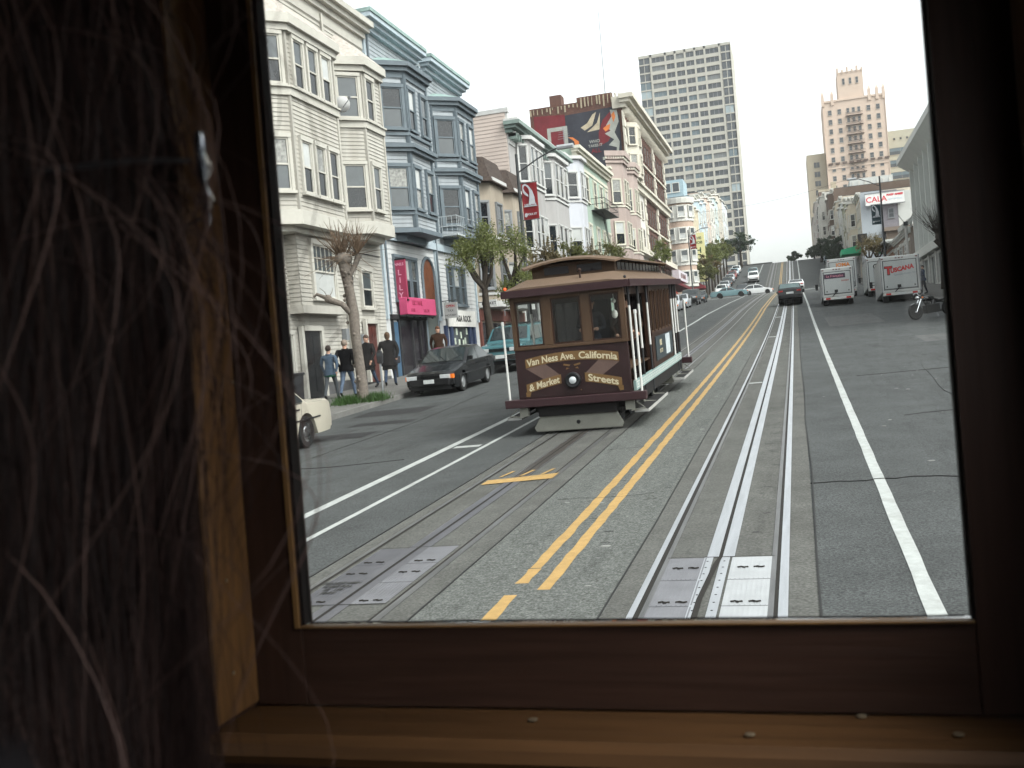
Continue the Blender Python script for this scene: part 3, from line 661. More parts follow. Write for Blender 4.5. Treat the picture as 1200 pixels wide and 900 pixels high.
for z in (13.6, 9.8):
    fe.box(FL, FL + 1.1, 79.6, 86.0, z, z + .06)
    for zz in (z + .5, z + .95): fe.tube([(FL, 79.6, zz), (FL + 1.1, 79.6, zz), (FL + 1.1, 86, zz), (FL, 86, zz)], .03, 4)
    for i in range(16): y = 79.6 + 6.4 * i / 15; fe.tube([(FL + 1.1, y, z), (FL + 1.1, y, z + .95)], .016, 4)
for s in (0, .5): fe.tube([(FL + .6, 81 + s, 13.6), (FL + .6, 84 + s, 9.8)], .035, 4)
fe.build('fire_escape', M_darkiron, F_)
M_pinkst = mat('dusty pink stucco', (.34, .275, .25), .8, 0, .1, 1.5, dirt=.4, stretch=(1, 1, .18))
G_ = rowhouse('pink_building', 'dusty pink building with two tall bays under dentilled bay tops before the brick block', FL, 1, 87.95, 99.95, 18.4, M_pinkst, M_ivory, floors=((15.3, 2.1), (11.6, 2.0), (8.4, 1.7)), bays=((88.4, 93.2, 1.2, 1.1, 7.4, 19.3, 2), (94.6, 99.4, 1.2, 1.1, 7.4, 19.3, 2)), corn=(.4, .4), far=False)
O = G_.location; b = MB(O)
for a, e in ((88.4, 93.2), (94.6, 99.4)):
    b.prism(bayp(FL, 1, a, e, 1.2, 1.1, .35), 19.5, 19.95); b.prism(bayp(FL, 1, a, e, 1.2, 1.1, .18), 18.9, 19.1)
    for f in bayfaces(FL, 1, a, e, 1.2, 1.1):
        for k in range(7):
            p = onface(f, f[2] * (k + .5) / 7, 19.2, .12); b.box(p[0] - .09, p[0] + .09, p[1] - .09, p[1] + .09, 19.2, 19.5)
b.build('dentil_top', M_pinkst, G_)

# ---------------------------------------------------------------- brick block with the painted wall
M_brick = brickmat('red brown brick', (.125, .055, .04), (.085, .04, .032), (.14, .11, .095))
M_stone = mat('cream cornice stone', (.5, .47, .4), .75, 0, .1, 1.5, dirt=.2)
H = thing('brick_block', 'tall red brown brick block with cream cornice and a painted end wall', 'building', (FL, 100, gz(112)))
O = H.location
b = MB(O); b.box(-24.8, FL, 100, 130.9, 4, 27.4); b.build('wall', M_brick, H)
b = MB(O); cornice(b, FL, 1, 99.8, 131.1, 26.3, 1.25, 1.3); bracketrow(b, FL, 1, 100.2, 130.7, 25.75, .5, .7, .95); b.box(FL - .9, FL + .02, 99.7, 130.9, 26.3, 27.45); b.build('cornice', M_stone, H)
b = MB(O)
b.box(-19.8, FL - .9, 99.96, 100.5, 27.4, 28.0); b.box(-24.8, -19.8, 99.96, 100.4, 27.4, 27.55)
b.box(-22.6, -21.4, 100, 101.4, 27.4, 28.6); b.build('parapet', M_brick, H)
b = MB(O)
for i in range(24): q_ = R.uniform(0, .2); b.box(-24.8 + i * .4 + q_, -24.74 + i * .4 + q_ + R.uniform(0, .1), 99.9, 99.96, R.uniform(26.7, 27.2), 27.4 + (.5 if i > 12 else 0))
b.build('stain_streak', mat('pale lime streaks', (.33, .28, .2), .9, 0, .3, 2), H)
b = MB(O); ybox(b, FL, 1, 0, .45, 99.95, 130.9, 18.7, 19.3); ybox(b, FL, 1, 0, .7, 99.9, 130.95, 19.3, 19.55); ybox(b, FL, 1, 0, .2, 110, 130.9, 15.45, 15.65); ybox(b, FL, 1, 0, .2, 110, 130.9, 22.35, 22.55); ybox(b, FL, 1, 0, .8, 100, 131, 11.9, 12.5); b.build('string_course', M_stone, H)
b = MB(O)
for y in (100.2, 110.4, 120.6, 130.3):
    for k in range(22): ybox(b, FL, 1, 0, .14 if k % 2 else .22, y - .55, y + .55, 8 + k * .82, 8 + k * .82 + .78)
b.build('pilaster', M_stone, H)
b = MB(O); ybox(b, FL, 1, 0, .06, 100.8, 109.8, 8.0, 18.7); b.build('white_facade', mat('off white render', (.55, .53, .5), .8, 0, .06, 1, dirt=.15), H)
for z in (9.6, 13.0, 16.0, 20.0, 23.1):
    for k in range(14):
        y = 101.6 + k * 2.14
        if abs(y - 110.4) < .7 or abs(y - 120.6) < .7: y += .5
        window(H, (FL + (.07 if y < 110 and z < 18 else .01), y, z), PI / 2, 1.1, 1.9, M_stone if y < 110 and z < 18 else mat('brown brick window frame', (.09, .05, .04), .7), 'sash', .05, .06, True, (M_far_glass, M_far_glass))
for yc in (103.4,):
    b = MB(O); b.prism(bayp(FL, 1, yc - 1.9, yc + 1.9, 1.0, .8), 19.6, 25.2); b.build('bay', M_stone, H)
    for f in bayfaces(FL, 1, yc - 1.9, yc + 1.9, 1.0, .8)[:2]:
        for z in (20.1, 22.9): window(H, onface(f, f[2] / 2, z, .02), f[1], min(.9, f[2] * .6), 1.8, M_stone, 'sash', .12, .1, True)
b = MB(O); ybox(b, FL, 1, 0, .05, 101, 130.4, 6.2, 8.8); b.build('shop_window', M_shop, H)
b = MB(O); b.tube([(-17.5, 104, 27.4), (-17.5, 104, 37.5)], [.06, .025], 5); b.build('flagpole', M_steel, H)
# painted advertisement on the end wall: generic shapes only
M_mdark = mat('mural dark', (.035, .037, .048), .7, 0, .25, .8); M_mred = mat('mural red', (.2, .025, .03), .7, 0, .2, 1); M_mcream = mat('mural cream', (.42, .36, .26), .7, 0, .2, 1.5)
M_mwhite = mat('mural pale grey', (.32, .33, .3), .7, 0, .15, 1.5); M_morange = mat('mural orange', (.55, .17, .05), .7, 0, .2, 1.5)
mu = MB(O)
def flat(poly, mi, lift): mu.prism(poly, 99.955 - lift - .004, 99.955 - lift, 'y', mi)
flat([(-21.15, 16), (-15.6, 16), (-15.6, 25.6), (-16.3, 26.55), (-21.15, 26.4)], 0, 0); flat([(-24.4, 17), (-21.15, 17), (-21.15, 26.5), (-24.4, 26.75)], 1, 0)
flat([(-23.1, 23.2), (-21.0, 23.2), (-21.0, 25.35), (-23.1, 25.35)], 3, .008); flat([(-22.75, 23.4), (-21.35, 23.4), (-21.35, 24.95), (-22.75, 24.95)], 1, .016)
flat([(-19.2, 24.6), (-18.4, 25.0), (-17.9, 26.3), (-18.3, 26.1), (-18.9, 25.3), (-19.6, 24.95)], 2, .008); flat([(-19.0, 24.4), (-17.7, 24.5), (-17.5, 26.2), (-17.9, 25.2), (-18.4, 24.8)], 2, .012)
flat([(-17.9, 22.8), (-16.9, 23.2), (-16.2, 24.2), (-16.4, 26.2), (-17.3, 25.4), (-17.8, 24.2)], 1, .008)
flat([(-16.0, 21.6), (-15.75, 23.0), (-16.2, 24.0), (-15.7, 25.0), (-15.8, 26.2), (-16.5, 26.3), (-16.4, 25.6), (-17.0, 24.8), (-16.6, 24.2), (-17.2, 24.0), (-16.3, 23.3), (-16.9, 22.8), (-16.1, 22.5), (-16.2, 21.7)], 3, .012)
flat([(-17.1, 24.2), (-16.7, 24.4), (-16.55, 24.9), (-16.9, 24.8), (-17.35, 24.55)], 4, .016); flat([(-16.25, 25.0), (-16.0, 25.5), (-16.1, 26.1), (-16.4, 25.8)], 4, .016)
flat([(-20.2, 22.6), (-19.9, 22.7), (-19.9, 23.6), (-20.5, 24.1), (-21.0, 24.2), (-20.4, 23.7)], 4, .012)
flat([(-21.0, 23.3), (-20.55, 23.3), (-20.55, 23.9), (-21.0, 24.0)], 0, .02); flat([(-17.6, 21.4), (-15.7, 21.4), (-15.7, 21.6), (-17.6, 21.7)], 3, .012)
mu.mi = 3; mu.text('WHO', .42, lambda x, y, z: (-18.3 + x, 99.93 - z, 23.25 + y), .004, .008); mu.text('TAKES IT', .36, lambda x, y, z: (-18.25 + x, 99.93 - z, 22.85 + y), .004, .008)
mu.mi = 1; mu.text('ALL', .6, lambda x, y, z: (-18.2 + x, 99.93 - z, 22.25 + y), .004, .015)
mu.build('painted_advertisement', [M_mdark, mat('mural bright red', (.15, .022, .028), .7, 0, .2, 1), M_mcream, M_mwhite, M_morange], H)
# red awning of the corner shop
aw = thing('shop_awning', 'long dark red awning over the corner shop beneath the brick block', 'awning', (FL, 122, 9.6)); O = aw.location
b = MB(O); b.prism([(FL + .05, 10.3), (FL + 2.6, 9.35), (FL + 2.6, 9.0), (FL + .05, 9.0)], 113.5, 130.8, 'y'); b.build('canopy', mat('dark red awning', (.11, .018, .022), .7, 0, .2, 2), aw)
b = MB(O); ybox(b, FL, 1, 1.2, 2.0, 121, 130.4, 10.0, 11.2); b.build('sign_board', mat('pale sign board', (.5, .47, .5), .6), aw)
b = MB(O); b.text('RESTAURANT', .8, lambda x, y, z: (FL + 2.01 + z, 125.7 + x * 1.1, 10.35 + y), .004, .01); b.build('lettering', M_redb, aw)

# ---------------------------------------------------------------- beyond the cross street
M_hotel = mat('pinkish tan hotel wall', (.4, .3, .24), .8, 0, .08, 1, dirt=.12); M_hw = mat('hotel white trim', (.55, .54, .5), .7)
I_ = thing('corner_hotel', 'tan hotel with a rounded white trimmed corner bay across the side street', 'building', (FL, 146.5, gz(148))); O = I_.location
b = MB(O); b.box(-40, FL, 146.5, 157, 5, 22.9); b.build('wall', M_hotel, I_)
b = MB(O); cx, cy, rr_ = FL - .3, 148.2, 2.0; b.lathe([(rr_, 10.6), (rr_, 23.2)], (cx, cy, 0), 20); b.build('round_bay', M_hotel, I_, 40)
b = MB(O)
for z in (11.1, 14.2, 17.4, 20.6):
    b.lathe([(rr_ + .12, z - .6), (rr_ + .12, z - .35)], (cx, cy, 0), 20); b.lathe([(rr_ + .06, z - .35), (rr_ + .06, z + 1.75)], (cx, cy, 0), 20)
b.lathe([(rr_ + .3, 22.6), (rr_ + .4, 23.2), (rr_ + .4, 23.4)], (cx, cy, 0), 20); b.box(-40, FL + .3, 146.2, 157, 22.9, 23.3); b.build('trim', M_hw, I_)
for z in (11.1, 14.2, 17.4, 20.6):
    for a in (-120, -75, -30, 15):
        p = (cx + math.cos(rad(a)) * (rr_ + .08), cy + math.sin(rad(a)) * (rr_ + .08), z); window(I_, p, rad(a + 90), .95, 1.55, M_hw, 'sash', .08, .1, True, (M_glass2, M_blind))
    for y in (151.6, 153.6, 155.6): window(I_, (FL + .01, y, z), PI / 2, .95, 1.55, M_hw, 'sash', .1, .09, True)
    for xx in (-18.9, -21.5, -24): window(I_, (xx, 146.49, z), 0, .95, 1.55, M_hw, 'sash', .1, .09, True)
vs_ = thing('vertical_sign', 'tall pale yellow vertical hotel sign hanging from the row past the side street', 'sign', (-13.9, 157.4, 15.5)); O = vs_.location
b = MB(O); b.box(-14.9, -13.0, 157.2, 157.6, 11.6, 19.2); b.build('panel', mat('pale yellow sign', (.62, .6, .32), .6), vs_)
b = MB(O)
for i, t in enumerate('HOTEL'): b.text(t, 1.2, lambda x, y, z: (-13.95 + x, 157.19 - z, 16.1 - i * 1.02 + y), .005, .03)
b.text('THE', .6, lambda x, y, z: (-13.95 + x, 157.19 - z, 18.2 + y), .005, .01); b.text('NOB', .6, lambda x, y, z: (-13.95 + x, 157.19 - z, 17.5 + y), .005, .01); b.build('lettering', mat('sign dark green', (.03, .07, .04), .6), vs_)
b = MB(O); b.box(FL, -14.9, 157.35, 157.45, 18.6, 18.75); b.box(FL, -14.9, 157.35, 157.45, 12.2, 12.35); b.build('bracket', M_darkiron, vs_)
aw = thing('shop_awning', 'faded red awning low on the row past the side street', 'awning', (FL, 158, 10.8)); b = MB(aw.location); b.prism([(FL, 12.0), (FL + 1.8, 11.0), (FL + 1.8, 10.6), (FL, 10.6)], 157.2, 162.5, 'y'); b.build('canopy', mat('faded red awning', (.3, .06, .075), .7), aw)
pal = [('yellowish tan', (.45, .4, .3)), ('pale sky blue', (.38, .46, .5)), ('powder blue', (.42, .5, .55)), ('soft peach', (.5, .4, .34)), ('bone white', (.55, .54, .5)), ('pale aqua', (.44, .52, .52)), ('sandy beige', (.46, .42, .36)), ('cool grey white', (.5, .53, .55))]
yy = [157.05, 165, 173, 182, 191, 201, 212, 226, 243]; tops = [24.2, 26.2, 27.4, 29.0, 29.6, 31.4, 33.5, 34.0, 34.2]
for i, (nm, c) in enumerate(pal):
    y0, y1 = yy[i], yy[i + 1] - .05; zt = tops[i]; m = mat(nm + ' facade', c, .8, 0, .08, 1, dirt=.12); zg = gz((y0 + y1) / 2)
    fl = [(zg + 4.2 + 3.2 * k, 1.8) for k in range(int((zt - zg - 5.2) / 3.2))]
    L = y1 - y0; rowhouse('row_house', nm + ' bay fronted house climbing the hill past the side street', FL, 1, y0, y1, zt, m, M_hw, floors=fl, bays=((y0 + .4, y0 + L * .46, 1.1, .9, zg + 3.4, zt - .9, 2), (y0 + L * .54, y1 - .3, 1.1, .9, zg + 3.4, zt - .9, 2)), corn=(.5, .6), group='houses climbing the hill on the tower side', shop=(zg + 2.9, M_greytrim, M_shop))
pn = MB((0, 0, 0)); pt = thing('rooftop_house', 'blue glazed penthouse box on the roofs under the tower', 'building', (-19, 168, 25)); b = MB(pt.location); b.box(-22.5, -16.4, 166, 172, 20, 29.2); b.build('wall', mat('blue grey penthouse', (.3, .4, .45), .6), pt)
for k in range(4): window(pt, (-21.8 + 1.4 * k, 165.99, 27.2), 0, 1.1, 1.5, M_hw, 'fixed', .05, .06, True, (M_far_glass, M_far_glass))

# ---------------------------------------------------------------- tower blocks
M_tower = mat('pale tower concrete', (.4, .385, .34), .8, 0, .05, .4, dirt=.08)
T = thing('apartment_tower', 'tall pale concrete tower with a dark glazed strip at each edge above the terrace', 'tower', (-30, 345, 18)); O = T.location
x0, x1, zt, fh = -45.8, -14.8, 101.6, 2.92
b = MB(O); b.box(x0 + .5, x1 - .5, 345.5, 365, 10, zt - .3); b.build('core', M_tower, T)
b = MB(O)
cols = [(-41.4, 4.6), (-36.2, 2.7), (-32.9, 2.7), (-29.6, 2.7), (-26.3, 2.7), (-22.4, 4.3)]
xs = [-41.9, -36.9, -33.6, -30.3, -27.0, -23.7, -18.8]
for x in xs: b.box(x, x + .62, 345.0, 345.7, 10, zt)
nf = 29
for k in range(nf + 1):
    z = zt - k * fh; b.box(-41.9, -18.2, 345.06, 345.7, z - 1.18, z + (0.0))
b.box(x0, x1, 345, 366, zt - .9, zt); b.build('grid_wall', M_tower, T)
for k in range(nf):
    z = zt - (k + 1) * fh
    for i in range(6):
        if k >= 17 and i > 6: continue
pan = MB(O)
for i in range(6): 
    if True: pass
# window strips: one mesh per window, the panes in their bays
wcache = {}
cnt = 0; stuffw = MB(O)
for k in range(nf):
    z = zt - k * fh - fh
    for i in range(6):
        a, e = xs[i] + .62, xs[i + 1]; w_ = e - a
        gi = R.choice((0, 0, 0, 0, 0, 0, 1, 2)); key = (round(w_, 2), gi)
        if key not in wcache:
            p = MB(); n = 3 if w_ > 4 else 2
            p.box(-w_ / 2, w_ / 2, 0, .1, 0, fh - 1.18, 0)
            for q in range(1, n): p.box(-w_ / 2 + w_ * q / n - .07, -w_ / 2 + w_ * q / n + .07, -.06, .0, 0, fh - 1.18, 1)
            wcache[key] = p.mesh('window', [(M_far_glass, mat('tower blue glass', (.12, .16, .18), .2), mat('tower drawn blind', (.16, .17, .17), .4))[gi], M_steel])
        if cnt < 98: inst('window', wcache[key], T, Vector(((a + e) / 2, 345.35, z)) - O)
        else: stuffw.mi = 0 if gi == 0 else 1; stuffw.box(a, e, 345.35, 345.45, z, z + fh - 1.18); stuffw.box((a + e) / 2 - .07, (a + e) / 2 + .07, 345.29, 345.35, z, z + fh - 1.18, 2)
        cnt += 1
o = stuffw.build('window', [M_far_glass, mat('tower blue glass', (.12, .16, .18)), M_steel], T); o['kind'] = 'stuff'
for a, e in ((x0, -41.95), (-18.1, x1)):
    b = MB(O); g_ = [M_far_glass, mat('tower blue glass', (.12, .16, .18)), M_tower, mat('tower pale panel', (.3, .36, .38), .4)]
    for k in range(nf):
        z = zt - (k + 1) * fh; b.mi = R.choice((0, 0, 0, 0, 1, 3)); b.box(a + .15, e - .15, 345.3, 345.5, z, z + fh - .45); b.box(a, e, 345.12, 345.6, z + fh - .45, z + fh, 2)
        b.box((a + e) / 2 - .1, (a + e) / 2 + .1, 345.2, 345.3, z, z + fh - .45, 2)
    b.build('glazed_strip', g_, T)
b = MB(O); b.box(x1 - .5, x1 + .02, 345.3, 366, 10, zt - .5); b.build('side_wall', M_tower, T)
b = MB(O); b.box(-33, -26, 350, 360, zt, zt + 1.4); b.box(-42, -40, 350, 356, zt, zt + .9); b.build('roof_plant', M_tower, T)

M_ctow = mat('cream tower stucco', (.55, .435, .355), .8, 0, .05, .5, dirt=.08)
U_ = thing('stepped_tower', 'cream pink stepped tower with a crenellated top and fire escape down its middle', 'tower', (22, 350, 18)); O = U_.location
b = MB(O); b.box(13.0, 32.6, 350, 368, 10, 78.2); b.box(18.3, 26.3, 350.3, 360, 78.2, 87.0); b.build('wall', M_ctow, U_)
b = MB(O)
for x in (13.2, 16.2, 27.8, 30.2, 32.2): b.box(x - .45, x + .45, 349.6, 350.6, 76.5, 80.2); b.prism([(x - .45, 349.6), (x + .45, 349.6), (x + .45, 350.6), (x - .45, 350.6)], 80.2, 81.3, poly2=[(x - .1, 350), (x + .1, 350), (x + .1, 350.2), (x - .1, 350.2)])
for i in range(6): x = 18.5 + 1.52 * i; b.box(x - .3, x + .3, 350.0, 350.9, 86.6, 88.4 if i % 2 == 0 else 87.6)
for x in (13.0, 32.4): b.box(x, x + .2, 349.8, 350.2, 10, 78)
b.box(12.8, 32.8, 349.7, 350, 77.6, 78.2); b.box(12.9, 32.7, 349.8, 350, 55.6, 56.2); b.build('battlement', M_ctow, U_)
M_twf = mat('tower window frame', (.4, .36, .32), .6)
for k in range(13):
    z = 73.3 - k * 3.1
    for x in (15.2, 18.2, 20.9, 22.6, 24.3, 27.3, 30.2):
        if cnt and not (k > 8 and x in (20.9, 24.3)): window(U_, (x, 349.99, z), 0, 1.15 if x not in (20.9, 22.6, 24.3) else .9, 1.65, M_twf, 'sash', .06, .1, True, (M_far_glass, R.choice((M_far_glass, M_glass2))))
for x in (20.2, 22.3, 24.4): window(U_, (x, 350.28, 82.8), 0, .8, 2.0, M_twf, 'sash', .05, .1, True, (M_far_glass, M_far_glass))
fe = MB(O)
for k in range(12):
    z = 72.4 - k * 3.1; fe.box(20.0, 25.4, 348.9, 350, z - .12, z); fe.box(20.0, 25.4, 348.9, 348.96, z + .8, z + .95); fe.box(20, 25.4, 348.9, 348.95, z + .4, z + .48)
    fe.tube([(20.4, 349.4, z), (24.8, 349.4, z - 3.1)], .12, 4)
for i in range(9): fe.box(13.6 + i * 2.2, 15.0 + i * 2.2, 349.4, 350, 57.0, 57.6)
fe.build('fire_escape', mat('brown iron', (.12, .085, .07), .7), U_)
M_tanb = mat('tan slab concrete', (.38, .33, .25), .8, 0, .05, .6)
V_ = thing('slab_block', 'narrow tan slab block with a dark window strip beside the cream tower', 'tower', (10, 352, 18)); O = V_.location
b = MB(O); b.box(6.8, 12.9, 353, 370, 8, 61.8); b.build('wall', M_tanb, V_)
for k in range(14): window(V_, (9.9, 352.99, 57.2 - k * 3.1), 0, 1.9, 1.9, M_tanb, 'mull', .05, .1, True, (M_far_glass, M_far_glass))
W_ = thing('banded_block', 'sandy office block with dark ribbon windows on the far side of the cream tower', 'building', (40, 356, 18)); O = W_.location
b = MB(O); b.box(32.9, 56, 356, 376, 8, 66.6); b.build('wall', mat('sandy office wall', (.4, .38, .3), .8, 0, .05, .5), W_)
for k in range(13):
    for q in range(3): window(W_, (36.6 + q * 7.2, 355.98, 58.6 - k * 4.0), 0, 6.8, 2.3, M_tanb, 'mull', .04, .1, True, (mat('tower blue glass', (.1,) * 3), M_far_glass))
for q in range(6): window(W_, (35 + q * 2, 355.98, 63.4), 0, .7, .8, M_tanb, 'fixed', .04, .08, True, (M_far_glass, M_far_glass))

# ---------------------------------------------------------------- the other side of the street
M_fin = mat('white panel wall', (.5, .51, .49), .7, 0, .05, 1, dirt=.15)
X_ = thing('finned_building', 'pale modern building with tall white fins under a wide flat overhanging roof', 'building', (FR, 98, sw(9, 90))); O = X_.location
b = MB(O); b.box(FR + .35, 30, 40, 98.2, 3, 16.0); b.build('wall', mat('grey green panel wall', (.3, .33, .31), .7, 0, .06, 1), X_)
b = MB(O); b.box(FR - .9, 31, 39, 100.4, 17.1, 17.6); b.add([(FR - .9, 39, 17.1), (FR - .9, 100.4, 17.1), (FR + .35, 99, 15.9), (FR + .35, 39, 15.9), (31, 39, 17.1), (31, 100.4, 17.1), (31, 39, 15.9), (31, 99, 15.9)], [(0, 1, 2, 3), (2, 7, 5, 1), (3, 2, 7, 6)]); b.build('roof', M_fin, X_)
b = MB(O)
for i in range(17): y = 98.0 - i * 3.3; b.box(FR - .1, FR + .4, y - .14, y + .14, 8.6, 16.3)
for i in range(50): y = 98 - i * 1.1; b.box(FR + .3, FR + .37, y - .03, y + .03, 8.6, 16)
b.build('fin', M_fin, X_)
b = MB(O); b.box(FR - .35, FR + .5, 39, 98.5, 7.9, 8.6); b.build('band', M_fin, X_)
b = MB(O)
for i in range(14): y = 98.2 - i * 4.4; b.box(FR - .1, FR + .4, y - .35, y + .35, 2, 7.9)
b.box(FR - .05, FR + .4, 40, 98.4, 2, 5.3); b.build('ground_wall', mat('pale ground floor', (.42, .42, .4), .7), X_)
for i in range(13):
    y = 96.0 - i * 4.4; window(X_, (FR + .12, y, 5.3), -PI / 2, 3.0, 2.3, M_fin, 'mull', .1, .12, False, (M_glass, M_glass))
M_cbr = mat('brown grey render', (.2, .16, .13), .85, 0, .12, 1)
rowhouse('low_shop', 'low brown rendered shop with a white sloped canopy past the finned building', FR - .2, -1, 100.6, 117, 11.3, M_cbr, M_fin, floors=((9.3, 1.0),), wins=(104, 109, 114), ww=2, corn=(.5, .3), shop=(8.2, M_redb, M_shop))
rowhouse('corner_shop', 'orange brown corner shop with a pale canopy edge at the crossing', FR - .2, -1, 117.1, 130.5, 11.6, mat('orange brown wall', (.27, .14, .08), .8, 0, .15, 1), M_fin, corn=(.5, 1.0), shop=(9.0, M_fin, M_shop))
aw = thing('white_canopy', 'white sloping canopy slab on the low brown shop', 'canopy', (10, 108, 13)); b = MB(aw.location); b.prism([(11.4, 12.7), (11.4, 12.2), (10.1, 11.3), (10.1, 11.75)], 101, 106, 'y'); b.build('slab', M_fin, aw); b = MB(aw.location); b.tube([(10.9, 101.5, 11.9), (10.9, 101.5, 11.3)], .1); b.build('bracket', M_fin, aw)
FR2 = 9.4
M_gblue = mat('blue grey end wall', (.36, .39, .42), .75, 0, .06, .6, dirt=.12)
K_ = rowhouse('corner_house', 'blue grey walled corner house under the red lettered rooftop sign', FR2, -1, 146.6, 156, 20.9, mat('cream row wall', (.5, .44, .36), .8, 0, .08, 1), M_hw, floors=((11.5, 1.8), (14.6, 1.8), (17.6, 1.8)), wins=(148.6, 151.2, 153.8), corn=(.5, .5), depth=20)
O = K_.location; b = MB(O); b.box(FR2, 12.0, 146.5, 146.6, 8, 20.9); b.build('end_wall', M_gblue, K_); b = MB(O); b.box(12.4, 14.2, 146.45, 146.6, 13.2, 20.8); b.box(12.0, 12.4, 146.4, 146.62, 8, 20.9); b.build('end_panel', mat('grey mauve panel', (.2, .19, .21), .7), K_)
b = MB(O); b.box(14.2, 22, 146.4, 146.6, 8, 20.5); b.build('white_end_wall', M_fin, K_)
for z in (14, 17): window(K_, (13.3, 146.44, z), 0, .7, 1.3, M_steel, 'sash', .06, .08, True, (M_far_glass, M_far_glass))
b = MB(O); b.box(12.1, 30, 144.5, 146.38, 15.1, 15.6); b.box(12.4, 30, 145.2, 146.38, 8, 15.1); b.build('shop_front', M_cbr, K_)
sg = thing('rooftop_sign', 'long white rooftop sign reading CALA in red letters', 'sign', (12.7, 146, 19)); O = sg.location
b = MB(O); b.box(10.05, 15.05, 145.6, 145.9, 18.9, 20.45); b.build('panel', mat('sign white face', (.72, .72, .7), .5), sg)
b = MB(O); b.text('CALA', 1.05, lambda x, y, z: (11.45 + x * 1.02, 145.59 - z, 19.3 + y), .005, .012); b.text('FOODS  MARKET', .32, lambda x, y, z: (13.85 + x * .85, 145.59 - z, 19.95 + y), .005, .03); b.build('lettering', mat('bright sign red', (.6, .03, .05), .5), sg)
b = MB(O); b.text('open 24 hours', .3, lambda x, y, z: (13.85 + x, 145.59 - z, 19.4 + y), .005); b.build('lettering', mat('sign blue', (.3, .45, .6), .5), sg)
b = MB(O); b.box(10.0, 15.1, 145.55, 145.95, 18.82, 18.9); b.box(10, 15.1, 145.55, 145.95, 20.45, 20.53)
for x in (10.6, 12.6, 14.6): b.box(x - .07, x + .07, 145.9, 146.5, 18.9, 19.0); b.box(x - .07, x + .07, 145.9, 146.5, 20.2, 20.3)
b.build('frame', M_steel, sg)
pal = [('pale cream', (.52, .46, .37)), ('dull olive', (.28, .28, .2)), ('chalk grey', (.45, .46, .45)), ('buff', (.46, .4, .32)), ('dark umber', (.12, .085, .065)), ('light stone', (.48, .46, .42)), ('pale pink', (.4, .36, .33))]
yy = [156.05, 167, 178, 190, 203, 218, 246, 300]; tops = [21.6, 23.0, 24.4, 26.2, 29.5, 31.0, 33.5]
for i, (nm, c) in enumerate(pal):
    y0, y1 = yy[i], yy[i + 1] - .05; zt = tops[i]; zg = gz((y0 + y1) / 2); L = y1 - y0
    fl = [(zg + 4 + 3.1 * k, 1.8) for k in range(int((zt - zg - 4.6) / 3.1))]
    rowhouse('row_house', nm + ' house in the row climbing the hill below the cream tower', (9.4, 9.4, 9.3, 9.1, 8.3, 7.2, 6.8)[i], -1, y0, y1, zt, mat(nm + ' row facade', c, .8, 0, .08, 1, dirt=.15), M_hw, floors=fl, wins=(y0 + L * .5,), bays=((y0 + .3, y0 + L * .42, 1.0, .8, zg + 3.2, zt - .8, 2), (y0 + L * .58, y1 - .3, 1.0, .8, zg + 3.2, zt - .8, 2)), corn=(.5, .5), group='houses climbing the hill on the sign side', shop=(zg + 2.8, M_greytrim, M_shop))
bw = thing('brown_penthouse', 'flat brown walled building showing above the hillside row behind the sign', 'building', (10, 232, 20)); b = MB(bw.location); b.box(7.0, 16.6, 250, 262, 20, 35.4); b.build('wall', mat('brown end wall', (.17, .12, .1), .85), bw); b = MB(bw.location); b.box(6.9, 16.7, 249.9, 262, 35.4, 35.9); b.box(10, 11.2, 254, 256, 35.9, 38); b.build('parapet', M_tanb, bw)
bw = thing('white_block', 'plain white block with faint ribs rising behind the rooftop sign', 'building', (16, 222, 20)); b = MB(bw.location); b.box(12.5, 21, 222, 240, 18, 33.5); b.build('wall', M_fin, bw); b = MB(bw.location)
for i in range(7): b.box(13 + i * 1.2, 13.3 + i * 1.2, 221.85, 222, 20, 33)
b.build('rib', M_hw, bw)
bw = thing('far_house', 'small white house on the crest at the top of the street', 'house', (-9, 262, 18)); b = MB(bw.location); b.box(-16, -5.5, 262, 272, 15, 20.6); b.build('wall', M_hw, bw); b = MB(bw.location); b.box(-16.3, -5.2, 261.7, 272, 20.6, 21.0); b.build('roof', M_roofd, bw)
for x in (-13, -10, -7.5): window(bw, (x, 261.99, 18.9), 0, 1, 1.2, M_hw, 'sash', .1, .08, True)
# ================================================================ CABLE CAR
M_mar = mat('maroon dash paint', (.022, .0105, .0108), .45, 0, .3, 2, coat=.1, dirt=.4)
M_brn = mat('brown varnished wood', (.062, .036, .021), .5, 0, .3, 3, stretch=(1, 1, .25))
M_brnd = mat('dark varnished wood', (.03, .014, .009), .45, 0, .25, 3, stretch=(1, 1, .25))
M_canv = mat('tan roof canvas', (.115, .077, .052), .8, 0, .1, 2, dirt=.25)
M_purp = mat('dark plum fascia', (.03, .014, .016), .5)
M_gold = mat('gold brown ribbon', (.13, .075, .03), .5, 0, .15, 4)
M_fold = mat('ribbon fold', (.1, .065, .055), .5)
M_cream2 = mat('cream lettering', (.45, .4, .28), .5)
M_pale = mat('pale blue green skirt', (.2, .28, .27), .5, 0, .1, 3, dirt=.15)
M_under = mat('greasy underframe', (.012, .011, .011), .8)
M_apron = mat('grey fender board', (.16, .16, .14), .7, 0, .15, 2, dirt=.3)
M_clear = bpy.data.materials.new('clear pane'); M_clear.use_nodes = True
nt = M_clear.node_tree; nt.nodes.clear(); o_ = nt.nodes.new('ShaderNodeOutputMaterial'); mx = nt.nodes.new('ShaderNodeMixShader'); tr = nt.nodes.new('ShaderNodeBsdfTransparent'); gl_ = nt.nodes.new('ShaderNodeBsdfGlossy'); lw = nt.nodes.new('ShaderNodeFresnel')
